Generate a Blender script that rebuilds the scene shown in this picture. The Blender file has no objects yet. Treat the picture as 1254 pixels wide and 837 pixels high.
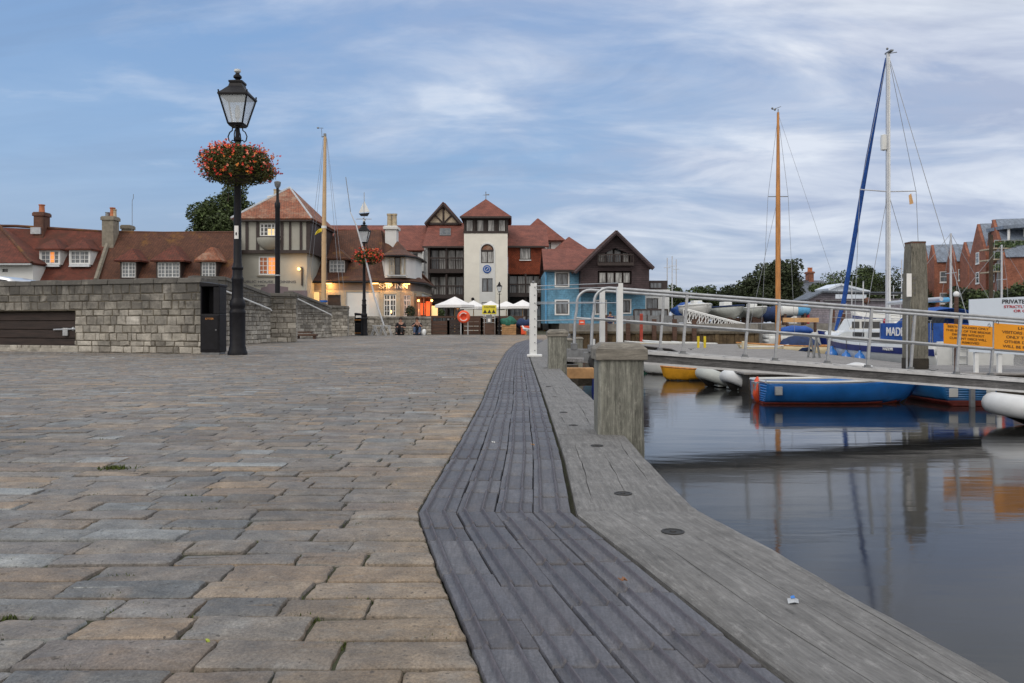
import bpy, math, random
from mathutils import Vector, Matrix
R = random.Random(7)
PI = math.pi
scene = bpy.context.scene
COL = scene.collection
F = 975.0; CX = 627.0; HY = 396.0; CH = 0.65     # focal length in photo pixels, measured horizon, eye height (m)
WZ = -1.03                                       # water level

def PX(px, d): return (px-CX)/F*d
def PZ(py, d): return CH+(HY-py)/F*d

# ------------------------------------------------------------------ materials
def new_mat(name):
    m = bpy.data.materials.new(name); m.use_nodes = True
    nt = m.node_tree; b = nt.nodes['Principled BSDF']
    return m, nt, b
def nd(nt, t, **kw):
    n = nt.nodes.new(t)
    for k, v in kw.items(): setattr(n, k, v)
    return n
def c4(c): return (c[0], c[1], c[2], 1)
def mixc(nt, fac, a, b, blend='MIX'):
    n = nd(nt, 'ShaderNodeMix', data_type='RGBA', blend_type=blend)
    for s, v in ((n.inputs[0], fac), (n.inputs[6], a), (n.inputs[7], b)):
        if isinstance(v, bpy.types.NodeSocket): nt.links.new(v, s)
        elif isinstance(v, (int, float)): s.default_value = v
        else: s.default_value = c4(v)
    return n.outputs[2]
def ramp(nt, fac, stops):
    n = nd(nt, 'ShaderNodeValToRGB'); e = n.color_ramp.elements
    while len(e) < len(stops): e.new(0.5)
    for i, (p, c) in enumerate(stops):
        e[i].position = p; e[i].color = c4(c) if not isinstance(c, (int, float)) else (c, c, c, 1)
    nt.links.new(fac, n.inputs[0]); return n.outputs[0]
def coords(nt, stretch=(1, 1, 1), rot=(0, 0, 0)):
    tc = nd(nt, 'ShaderNodeTexCoord'); mp = nd(nt, 'ShaderNodeMapping')
    mp.inputs['Scale'].default_value = stretch; mp.inputs['Rotation'].default_value = rot
    nt.links.new(tc.outputs['Object'], mp.inputs[0]); return mp.outputs[0]
def noise(nt, vec, scale, detail=4, rough=.6):
    n = nd(nt, 'ShaderNodeTexNoise'); n.inputs['Scale'].default_value = scale
    n.inputs['Detail'].default_value = detail; n.inputs['Roughness'].default_value = rough
    nt.links.new(vec, n.inputs['Vector']); return n.outputs['Fac']
def bump(nt, b, h, strength, dist=.01, prev=None):
    n = nd(nt, 'ShaderNodeBump'); n.inputs['Strength'].default_value = strength
    n.inputs['Distance'].default_value = dist
    nt.links.new(h, n.inputs['Height'])
    if prev: nt.links.new(prev, n.inputs['Normal'])
    nt.links.new(n.outputs[0], b.inputs['Normal']); return n.outputs[0]
def mul(c, k): return tuple(min(1, x*k) for x in c)

def M(name, col, rough=.65, var=.18, ns=4, bs=40, bst=.25, bd=.01, metal=0, col2=None, stretch=(1, 1, 1), island=0, thr=(.35, .65), coat=0):
    m, nt, b = new_mat(name)
    v = coords(nt, stretch)
    f = noise(nt, v, ns, 6)
    f = ramp(nt, f, [(thr[0], 0.0), (thr[1], 1.0)])
    out = mixc(nt, f, mul(col, 1-var), col2 or mul(col, 1+var))
    if island:
        g = nd(nt, 'ShaderNodeNewGeometry')
        r = ramp(nt, g.outputs['Random Per Island'], [(0, 1-island), (1, 1+island)])
        out = mixc(nt, 1.0, out, r, 'MULTIPLY')
    nt.links.new(out, b.inputs['Base Color'])
    b.inputs['Roughness'].default_value = rough; b.inputs['Metallic'].default_value = metal
    b.inputs['Coat Weight'].default_value = coat
    if bst: bump(nt, b, noise(nt, v, bs, 3), bst, bd)
    return m

def BRICK(name, c1, c2, mort, bw, bh, ms=.01, rough=.85, blotch=None, bthr=(.5, .68), bscale=.9, bumpd=.01, yk=1.0, offs=.5):
    m, nt, b = new_mat(name)
    tc = nd(nt, 'ShaderNodeTexCoord'); sp = nd(nt, 'ShaderNodeSeparateXYZ')
    nt.links.new(tc.outputs['Object'], sp.inputs[0])
    mm = nd(nt, 'ShaderNodeMath', operation='MULTIPLY_ADD'); nt.links.new(sp.outputs[1], mm.inputs[0]); mm.inputs[1].default_value = yk; nt.links.new(sp.outputs[0], mm.inputs[2])
    cb = nd(nt, 'ShaderNodeCombineXYZ'); nt.links.new(mm.outputs[0], cb.inputs[0]); nt.links.new(sp.outputs[2], cb.inputs[1])
    bt = nd(nt, 'ShaderNodeTexBrick'); nt.links.new(cb.outputs[0], bt.inputs['Vector'])
    bt.inputs['Color1'].default_value = c4(c1); bt.inputs['Color2'].default_value = c4(c2); bt.inputs['Mortar'].default_value = c4(mort)
    bt.inputs['Scale'].default_value = 1; bt.inputs['Brick Width'].default_value = bw; bt.inputs['Row Height'].default_value = bh
    bt.inputs['Mortar Size'].default_value = ms; bt.inputs['Mortar Smooth'].default_value = .3; bt.offset = offs
    n1 = noise(nt, tc.outputs['Object'], 1.3, 6, .7)
    out = mixc(nt, 1.0, bt.outputs['Color'], ramp(nt, n1, [(.3, .62), (.7, 1.35)]), 'MULTIPLY')
    n3 = noise(nt, tc.outputs['Object'], 7, 3, .7)
    out = mixc(nt, 1.0, out, ramp(nt, n3, [(.3, .75), (.7, 1.25)]), 'MULTIPLY')
    if blotch:
        n2 = noise(nt, tc.outputs['Object'], bscale, 7, .75)
        out = mixc(nt, ramp(nt, n2, [(bthr[0], 0.0), (bthr[1], 1.0)]), out, blotch)
    nt.links.new(out, b.inputs['Base Color']); b.inputs['Roughness'].default_value = rough
    iv = nd(nt, 'ShaderNodeMath', operation='SUBTRACT'); iv.inputs[0].default_value = 1; nt.links.new(bt.outputs['Fac'], iv.inputs[1])
    bump(nt, b, iv.outputs[0], .8, bumpd)
    return m

def EMIT(name, col, s):
    m, nt, b = new_mat(name)
    b.inputs['Base Color'].default_value = c4(col); b.inputs['Emission Color'].default_value = c4(col); b.inputs['Emission Strength'].default_value = s
    return m
def GLASS(name, col, rough=.05, stripes=None):
    m, nt, b = new_mat(name)
    v = coords(nt, (1, 1, .15))
    f = noise(nt, v, 6, 3)
    out = mixc(nt, ramp(nt, f, [(.4, 0.0), (.6, 1.0)]), mul(col, .6), stripes or mul(col, 1.4))
    nt.links.new(out, b.inputs['Base Color']); b.inputs['Roughness'].default_value = .5
    b.inputs['Coat Weight'].default_value = 1; b.inputs['Coat Roughness'].default_value = rough
    return m

MT = {}
MT['black'] = M('black_cast_iron', (.008, .008, .011), .5, .3, 8, 60, .15)
MT['black'].node_tree.nodes['Principled BSDF'].inputs['Specular IOR Level'].default_value = .25
MT['steel'] = M('galvanised_steel', (.42, .44, .46), .42, .14, 9, 60, .1, metal=.55)
MT['chan'] = M('pale_alloy_channel', (.55, .56, .57), .45, .12, 6, 60, .1, metal=.2)
MT['steel_d'] = M('dull_steel', (.2, .21, .22), .55, .2, 9, metal=.4)
MT['white'] = M('white_paint', (.72, .74, .74), .5, .06, 3, 30, .08)
MT['white_rail'] = M('white_rail_paint', (.8, .8, .8), .4, .05, 3, 30, .05)
MT['render'] = M('cream_render', (.80, .785, .71), .8, .05, 1.2, 60, .1)
MT['render_w'] = M('white_render', (.68, .70, .70), .8, .05, 1.2, 60, .1)
MT['render_g'] = M('sage_grey_render', (.37, .37, .33), .85, .07, 1.2, 60, .1)
MT['band'] = M('taupe_fascia', (.20, .17, .16), .7, .08, 2)
MT['purple'] = M('mauve_band_paint', (.16, .13, .15), .7, .08, 2)
MT['cream_st'] = M('cream_stone_trim', (.42, .36, .27), .8, .12, 3)
MT['timber'] = M('dark_stained_timber', (.035, .024, .022), .6, .25, 6)
MT['timber_b'] = M('brown_boarding', (.085, .045, .030), .7, .35, 3, stretch=(.6, .6, 9))
MT['board_d'] = M('near_black_tarred_boards', (.034, .022, .018), .75, .4, 3, stretch=(.6, .6, 9))
MT['siding'] = BRICK('dark_purple_boarding', (.052, .034, .038), (.062, .04, .044), (.02, .013, .015), 30, .16, .012, .7)
MT['blue_b'] = BRICK('blue_boarding', (.12, .30, .45), (.125, .31, .465), (.075, .20, .32), 30, .17, .01, .6)
MT['shed_b'] = BRICK('grey_shed_boarding', (.21, .20, .24), (.25, .23, .26), (.12, .11, .13), 30, .18, .012, .8)
MT['roof'] = BRICK('red_clay_tiles', (.20, .052, .030), (.14, .040, .026), (.035, .014, .011), .17, .085, .012, blotch=(.06, .028, .018), bthr=(.48, .7), bscale=.8)
MT['roof_m'] = BRICK('mossy_clay_tiles', (.135, .052, .028), (.105, .042, .025), (.026, .014, .01), .17, .085, .012, blotch=(.20, .095, .022), bthr=(.53, .66), bscale=.55)
MT['roof_o'] = BRICK('orange_lichened_tiles', (.34, .12, .06), (.24, .09, .05), (.09, .04, .03), .17, .085, .012, blotch=(.36, .25, .18), bthr=(.48, .68), bscale=1.2)
MT['roof_f'] = BRICK('plain_red_brown_tiles', (.22, .070, .048), (.18, .058, .042), (.075, .028, .02), .2, .12, .008)
MT['tilehung'] = BRICK('tile_hung_wall', (.30, .065, .026), (.22, .05, .022), (.09, .025, .013), .18, .11, .012)
MT['brick'] = BRICK('red_brick', (.32, .11, .062), (.25, .088, .052), (.20, .13, .10), .24, .08, .008)
MT['brick_ch'] = BRICK('old_chimney_brick', (.15, .055, .035), (.11, .045, .03), (.10, .08, .06), .24, .08, .012)
MT['slate'] = BRICK('grey_slates', (.10, .12, .15), (.08, .10, .13), (.05, .06, .07), .3, .2, .01, .5)
MT['zinc'] = BRICK('blue_grey_standing_seam', (.17, .21, .27), (.18, .22, .28), (.09, .11, .15), .5, 40, .02, .5, offs=0)
MT['stone_ch'] = M('grey_rendered_chimney', (.23, .21, .17), .9, .2, 4)
MT['pot'] = M('terracotta_pot', (.42, .15, .07), .8, .2, 5)
MT['pot_y'] = M('buff_pot', (.42, .35, .24), .8, .2, 5)
MT['lead'] = M('lead_flashing', (.42, .45, .48), .5, .15, 5)
MT['g_dark'] = GLASS('dark_glass', (.015, .017, .02))
MT['g_mid'] = GLASS('reflecting_glass', (.12, .14, .16))
MT['g_curt'] = GLASS('curtained_glass', (.25, .25, .25), stripes=(.45, .46, .45))
MT['g_warm'] = EMIT('warm_lit_glass', (1, .33, .08), .55)
MT['g_cream'] = EMIT('cream_lit_glass', (1, .72, .34), .45)
MT['glow'] = EMIT('lamp_bulb', (1, .55, .16), 5)
MT['orange_glow'] = EMIT('heater_lit_wall', (1, .20, .06), .32)
MT['mortar'] = M('lime_mortar', (.11, .095, .07), .95, .3, 7, 70, .5)
MT['concrete'] = M('old_concrete', (.24, .23, .21), .9, .25, 2.5, 30, .4)
MT['dirt'] = M('joint_dirt', (.060, .052, .038), 1, .35, 5, 120, .8, col2=(.050, .060, .026))
MT['moss'] = M('joint_moss', (.07, .095, .02), 1, .4, 30, 120, .8, island=.4)
MT['leaf'] = M('tree_foliage', (.050, .075, .022), .7, .35, .5, bst=0, island=.6)
MT['leaf_d'] = M('dark_tree_foliage', (.036, .050, .020), .7, .35, .5, bst=0, island=.6)
MT['leaf_b'] = M('basket_foliage', (.065, .115, .022), .6, .4, 6, bst=0, island=.6, col2=(.13, .10, .02))
MT['fl_red'] = M('red_petals', (.62, .045, .022), .6, .2, 9, bst=0, island=.35)
MT['fl_pink'] = M('salmon_petals', (.75, .25, .16), .6, .2, 9, bst=0, island=.3)
MT['fl_or'] = M('orange_petals', (.72, .22, .03), .6, .2, 9, bst=0, island=.3)
MT['bark'] = M('bark', (.06, .045, .03), .9, .3, 4)
MT['mastwood'] = M('varnished_spar', (.50, .22, .06), .35, .25, 3, stretch=(4, 4, .6), bst=.05)
MT['polewood'] = M('pale_pine_pole', (.52, .36, .20), .5, .15, 3, stretch=(4, 4, .6), bst=.05)
MT['alu'] = M('silver_mast_alloy', (.55, .57, .6), .4, .08, 3, metal=.3, bst=.05)
MT['blue_cv'] = M('royal_blue_canvas', (.012, .075, .32), .75, .25, 5, 25, .4, .02)
MT['navy_cv'] = M('navy_canvas', (.010, .028, .09), .8, .3, 5, 20, .4, .02)
MT['lblue'] = M('light_blue_canvas', (.10, .35, .62), .7, .15, 5)
MT['gel'] = M('white_gelcoat', (.66, .68, .67), .3, .06, 3, 30, .05, coat=.4)
MT['gel_c'] = M('cream_gelcoat', (.62, .54, .36), .4, .1, 3, 30, .05)
MT['hull_bl'] = M('blue_hull_paint', (.02, .17, .55), .33, .18, 2.5, 20, .1, coat=.5)
MT['hull_lb'] = M('mid_blue_hull_paint', (.02, .14, .35), .33, .2, 2.5, 20, .1, coat=.3)
MT['hull_y'] = M('yellow_hull_paint', (.62, .30, .02), .4, .2, 4, 20, .1)
MT['stripe'] = M('navy_hull_stripe', (.015, .03, .17), .35, .08, 3)
MT['antif'] = M('red_antifouling', (.18, .028, .02), .6, .3, 4)
MT['antif_k'] = M('dark_hull_bottom', (.03, .028, .026), .6, .3, 4)
MT['pvc'] = M('white_inflatable_fabric', (.62, .64, .65), .5, .08, 3, 20, .15)
MT['pvc_g'] = M('grey_inflatable_fabric', (.45, .48, .46), .55, .12, 3, 20, .15)
MT['rope'] = M('dark_rope', (.05, .05, .05), .9, .2, 9)
MT['wire'] = M('rigging_wire', (.25, .27, .30), .5, .1, 9, bst=0)
MT['orange'] = M('orange_lifebuoy_plastic', (.80, .10, .035), .5, .1, 4, bst=.05)
MT['sign_or'] = M('amber_sign_board', (.78, .31, .01), .5, .05, 3, bst=.03)
MT['sign_y'] = M('yellow_sign_board', (.72, .62, .04), .5, .05, 3, bst=.03)
MT['banner'] = M('pale_banner_board', (.62, .70, .80), .5, .03, 2, bst=.03)
MT['ink'] = M('black_lettering', (.02, .02, .025), .6, .05, 3, bst=0)
MT['ink_r'] = M('red_lettering', (.45, .03, .05), .6, .05, 3, bst=0)
MT['ink_b'] = M('brown_lettering', (.10, .045, .012), .6, .05, 3, bst=0)
MT['ink_w'] = M('white_lettering', (.8, .8, .78), .6, .05, 3, bst=0)
MT['ink_g'] = M('grey_lettering', (.13, .13, .14), .6, .05, 3, bst=0)
MT['plaque'] = M('blue_plaque_paint', (.01, .09, .35), .4, .1, 3)
MT['umb'] = M('white_parasol_cloth', (.78, .78, .78), .8, .04, 3, bst=.05)
MT['green_cv'] = M('green_net_tarpaulin', (.02, .13, .09), .8, .35, 6, 20, .5, .03)
MT['crate'] = M('pale_fish_crate_wood', (.38, .22, .10), .8, .25, 5)
MT['plankbuff'] = M('buff_sawn_timber', (.60, .36, .16), .7, .12, 5, stretch=(1, 4, 4))
MT['skin'] = M('skin', (.45, .24, .17), .6, .08, 6, bst=0)
MT['cloth_k'] = M('black_cotton', (.012, .012, .015), .9, .2, 12)
MT['jeans'] = M('blue_denim', (.05, .08, .15), .9, .2, 12)
MT['navy_cl'] = M('navy_jacket_cloth', (.015, .025, .09), .9, .2, 12)
MT['hair'] = M('brown_hair', (.03, .018, .01), .7, .3, 20)
MT['gull_w'] = M('white_feathers', (.72, .73, .74), .8, .08, 12)
MT['gull_g'] = M('grey_feathers', (.30, .33, .37), .8, .1, 12)
MT['beak'] = M('yellow_beak', (.6, .35, .05), .5, .1, 5)
MT['rubber'] = M('black_rubber', (.02, .02, .02), .7, .2, 9)
MT['car_s'] = M('silver_car_paint', (.5, .53, .57), .3, .04, 3, metal=.3, bst=0, coat=.6)
MT['car_d'] = M('dark_blue_car_paint', (.03, .05, .08), .3, .04, 3, metal=.2, bst=0, coat=.6)
MT['yellow'] = M('yellow_marker_paint', (.65, .5, .02), .5, .1, 5)
MT['redpaint'] = M('faded_red_paint', (.35, .05, .03), .7, .2, 5)
MT['green_net'] = M('green_balcony_planting', (.10, .19, .07), .8, .5, 3, col2=(.22, .30, .16), island=.4)

# stone with streaky, position dependent colouring
def stone_wall_mat():
    m, nt, b = new_mat('weathered_limestone')
    g = nd(nt, 'ShaderNodeNewGeometry'); v = coords(nt)
    base = ramp(nt, g.outputs['Random Per Island'], [(0, (.20, .185, .16)), (.2, (.37, .345, .30)), (.5, (.50, .47, .41)), (.7, (.27, .255, .225)), (.85, (.44, .41, .35)), (1, (.62, .59, .53))])
    n1 = noise(nt, v, 6, 6, .7)
    out = mixc(nt, 1, base, ramp(nt, n1, [(.3, .6), (.7, 1.25)]), 'MULTIPLY')
    # lichen and soot collected along the upper courses
    sp = nd(nt, 'ShaderNodeSeparateXYZ'); nt.links.new(v, sp.inputs[0])
    n2 = noise(nt, v, 1.6, 6, .75)
    ad = nd(nt, 'ShaderNodeMath', operation='MULTIPLY_ADD'); nt.links.new(sp.outputs[2], ad.inputs[0]); ad.inputs[1].default_value = .33; nt.links.new(n2, ad.inputs[2])
    out = mixc(nt, ramp(nt, ad.outputs[0], [(.62, 0.0), (.98, .88)]), out, (.075, .072, .066))
    nt.links.new(out, b.inputs['Base Color']); b.inputs['Roughness'].default_value = .93
    p = bump(nt, b, noise(nt, v, 22, 6, .7), .7, .03)
    bump(nt, b, noise(nt, v, 90, 4, .7), .5, .008, p)
    return m
MT['stone'] = stone_wall_mat()

def sett_mat():
    m, nt, b = new_mat('worn_stone_setts')
    g = nd(nt, 'ShaderNodeNewGeometry'); v = coords(nt)
    rnd = g.outputs['Random Per Island']
    base = ramp(nt, rnd, [(0, (.095, .100, .106)), (.2, (.150, .140, .134)), (.35, (.105, .095, .086)), (.5, (.165, .142, .122)), (.65, (.130, .140, .148)), (.8, (.205, .160, .118)), (.9, (.12, .105, .098)), (1, (.20, .215, .225))])
    sp = nd(nt, 'ShaderNodeSeparateXYZ'); nt.links.new(v, sp.inputs[0])
    warm = ramp(nt, rnd, [(0, (.150, .132, .112)), (.35, (.22, .165, .11)), (.55, (.165, .155, .14)), (.75, (.19, .155, .12)), (1, (.25, .175, .105))])
    nw = noise(nt, v, .8, 3)
    # a band of warmer stone runs beside the blue ribbed tiles
    ad = nd(nt, 'ShaderNodeMath', operation='MULTIPLY_ADD'); nt.links.new(sp.outputs[0], ad.inputs[0]); ad.inputs[1].default_value = .55; nt.links.new(nw, ad.inputs[2])
    out = mixc(nt, ramp(nt, ad.outputs[0], [(.10, 0.0), (.36, .75)]), base, warm)
    nh = noise(nt, v, 5.5, 4, .6)
    out = mixc(nt, ramp(nt, nh, [(.56, 0.0), (.72, .28)]), out, (.22, .155, .10))
    out = mixc(nt, ramp(nt, nh, [(.30, .35), (.46, 0.0)]), out, (.17, .19, .205))
    n1 = noise(nt, v, 9, 8, .72)
    out = mixc(nt, 1, out, ramp(nt, n1, [(.28, .52), (.5, .95), (.72, 1.5)]), 'MULTIPLY')
    n3 = noise(nt, v, 160, 3, .8)
    out = mixc(nt, 1, out, ramp(nt, n3, [(.3, .65), (.7, 1.4)]), 'MULTIPLY')
    n6 = noise(nt, v, 32, 8, .8)
    out = mixc(nt, ramp(nt, n6, [(.55, 0.0), (.68, .4)]), out, (.30, .30, .28))
    n5 = noise(nt, v, .35, 5, .7)
    out = mixc(nt, 1, out, ramp(nt, n5, [(.35, .78), (.65, 1.18)]), 'MULTIPLY')
    out = mixc(nt, 1, out, (1.27, 1.26, 1.22), 'MULTIPLY')
    # pits
    n4 = noise(nt, v, 55, 2, .5)
    out = mixc(nt, ramp(nt, n4, [(.66, 0.0), (.72, .7)]), out, (.03, .028, .025))
    nt.links.new(out, b.inputs['Base Color'])
    nt.links.new(ramp(nt, n1, [(.3, .5), (.7, .85)]), b.inputs['Roughness'])
    p = bump(nt, b, noise(nt, v, 11, 7, .65), .55, .03)
    bump(nt, b, noise(nt, v, 75, 6, .75), .55, .006, p)
    return m
MT['sett'] = sett_mat()

def nt_scale(nt, sock):      # purplish rib tops, tinted darker to strengthen weak rib shading: -12..+12 mm to 0..1
    n = nd(nt, 'ShaderNodeMath', operation='MULTIPLY_ADD'); nt.links.new(sock, n.inputs[0]); n.inputs[1].default_value = 34; n.inputs[2].default_value = .35; return n.outputs[0]
def tile_mat():
    m, nt, b = new_mat('blue_black_ribbed_tiles')
    g = nd(nt, 'ShaderNodeNewGeometry'); v = coords(nt)
    base = ramp(nt, g.outputs['Random Per Island'], [(0, (.056, .057, .068)), (.35, (.092, .094, .108)), (.7, (.070, .069, .078)), (1, (.104, .105, .116))])
    n1 = noise(nt, v, 8, 8, .72)
    out = mixc(nt, 1, base, ramp(nt, n1, [(.3, .7), (.7, 1.35)]), 'MULTIPLY')
    n2 = noise(nt, v, 130, 3, .8)
    out = mixc(nt, 1, out, ramp(nt, n2, [(.3, .75), (.75, 1.4)]), 'MULTIPLY')
    n3 = noise(nt, v, 19, 5, .7)
    out = mixc(nt, ramp(nt, n3, [(.6, 0.0), (.75, .35)]), out, (.19, .17, .15))
    nt.links.new(out, b.inputs['Base Color'])
    spz = nd(nt, 'ShaderNodeSeparateXYZ'); nt.links.new(v, spz.inputs[0])
    wr = ramp(nt, nt_scale(nt, spz.outputs[2]), [(.36, 0.0), (.62, .55)])
    out = mixc(nt, wr, out, (.062, .052, .062))
    ns_ = noise(nt, coords(nt, (1, .08, 1)), 150, 4, .8)
    out = mixc(nt, 1, out, ramp(nt, ns_, [(.35, .8), (.65, 1.25)]), 'MULTIPLY')
    n9 = noise(nt, v, 11, 7, .8)
    out = mixc(nt, ramp(nt, n9, [(.60, 0.0), (.74, .45)]), out, (.17, .165, .16))
    nt.links.new(out, b.inputs['Base Color'])
    nt.links.new(ramp(nt, n1, [(.3, .42), (.7, .7)]), b.inputs['Roughness'])
    bump(nt, b, noise(nt, v, 70, 5, .7), .3, .004)
    return m
MT['tile'] = tile_mat()

def weathered_wood(name, axis, c1, c2, dark, crack=.5):
    m, nt, b = new_mat(name)
    st = [1, 1, 1]; st[axis] = .045
    v = coords(nt, tuple(st)); v2 = coords(nt)
    gr = noise(nt, v, 130, 6, .75)
    st2 = [1, 1, 1]; st2[axis] = .16
    blot = noise(nt, coords(nt, tuple(st2)), 26, 7, .8)
    out = mixc(nt, ramp(nt, gr, [(.3, 0.0), (.7, 1.0)]), c1, c2)
    out = mixc(nt, ramp(nt, blot, [(.44, 0.0), (.66, .4)]), out, mul(c2, 1.15))
    st3 = [1, 1, 1]; st3[axis] = .02
    cr = noise(nt, coords(nt, tuple(st3)), 15, 2, .45)
    # thin long cracks: narrow band of a stretched noise
    ck = ramp(nt, cr, [(.491, 0.0), (.499, .9), (.501, .9), (.509, 0.0)])
    brk = ramp(nt, noise(nt, v2, 2.3, 3), [(.5, 0.0), (.6, 1.0)])
    ckm = mixc(nt, 1, ck, brk, 'MULTIPLY')
    if axis != 1: out = mixc(nt, ckm, out, dark)
    g2 = noise(nt, coords(nt, tuple(x*(1 if i_ != axis else .9) for i_, x in enumerate(st))), 42, 5, .8)
    out = mixc(nt, 1, out, ramp(nt, g2, [(.32, .72 if axis == 1 else .45), (.5, 1.0), (.68, 1.25 if axis == 1 else 1.6)]), 'MULTIPLY')
    st4 = [1, 1, 1]; st4[axis] = .3
    lc = noise(nt, coords(nt, tuple(st4)), 46, 9, .82)
    out = mixc(nt, ramp(nt, lc, [(.53, 0.0), (.64, .5)]), out, mul(c2, 1.8))
    out = mixc(nt, ramp(nt, lc, [(.34, .5), (.45, 0.0)]), out, dark)
    mo = noise(nt, v2, 3.0, 6, .75)
    out = mixc(nt, 1, out, ramp(nt, mo, [(.3, .72), (.7, 1.2)]), 'MULTIPLY')
    nt.links.new(out, b.inputs['Base Color']); b.inputs['Roughness'].default_value = .85
    inv = nd(nt, 'ShaderNodeInvert'); nt.links.new(ckm, inv.inputs['Color'])
    p = bump(nt, b, inv.outputs[0], 1.0 if axis != 1 else 0.0, .02)
    bump(nt, b, gr, crack, .008, p)
    return m
MT['coping'] = weathered_wood('weathered_quay_beam', 1, (.118, .117, .115), (.20, .198, .192), (.02, .02, .018), .6)
MT['postwood'] = weathered_wood('weathered_post_timber', 2, (.10, .105, .088), (.26, .26, .225), (.025, .025, .02), 1.0)
MT['capwood'] = weathered_wood('weathered_cap_timber', 0, (.15, .14, .12), (.22, .205, .175), (.03, .03, .025), .5)
MT['deck'] = weathered_wood('grey_deck_boards', 0, (.18, .175, .17), (.26, .25, .24), (.05, .05, .05), .4)
MT['fascia'] = weathered_wood('gangway_side_timber', 0, (.06, .06, .065), (.13, .13, .13), (.02, .02, .02), .8)
MT['pile'] = weathered_wood('tall_pile_timber', 2, (.10, .095, .075), (.20, .19, .155), (.02, .02, .017), 1.0)
def wet_wood():
    return M('wet_weeded_timber', (.028, .022, .014), .5, .4, 5, 30, .6, .03)
MT['wet'] = wet_wood()
MT['quaywall'] = M('brown_timber_quay_face', (.085, .055, .032), .85, .45, 1.5, 14, .7, .05, col2=(.16, .115, .06))

def water_mat():
    m, nt, b = new_mat('harbour_water')
    b.inputs['Base Color'].default_value = (.014, .014, .013, 1)
    b.inputs['Roughness'].default_value = .075; b.inputs['IOR'].default_value = 1.36
    v = coords(nt, (.35, 1.3, 1))
    n = noise(nt, v, 1.6, 3, .5)
    nr = noise(nt, coords(nt, (.12, .6, 1)), .7, 3)
    nt.links.new(ramp(nt, nr, [(.35, .05), (.65, .12)]), b.inputs['Roughness'])
    p = bump(nt, b, n, .10, .05)
    bump(nt, b, noise(nt, coords(nt, (.5, 2.5, 1)), 9, 2, .5), .07, .006, p)
    return m
MT['water'] = water_mat()
def lamp_glass():
    m, nt, b = new_mat('lantern_glass')
    b.inputs['Base Color'].default_value = (.75, .82, .88, 1); b.inputs['Roughness'].default_value = .25
    b.inputs['Transmission Weight'].default_value = .0; b.inputs['Alpha'].default_value = .55
    b.inputs['Coat Weight'].default_value = 1
    return m
MT['lglass'] = lamp_glass()

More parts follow.
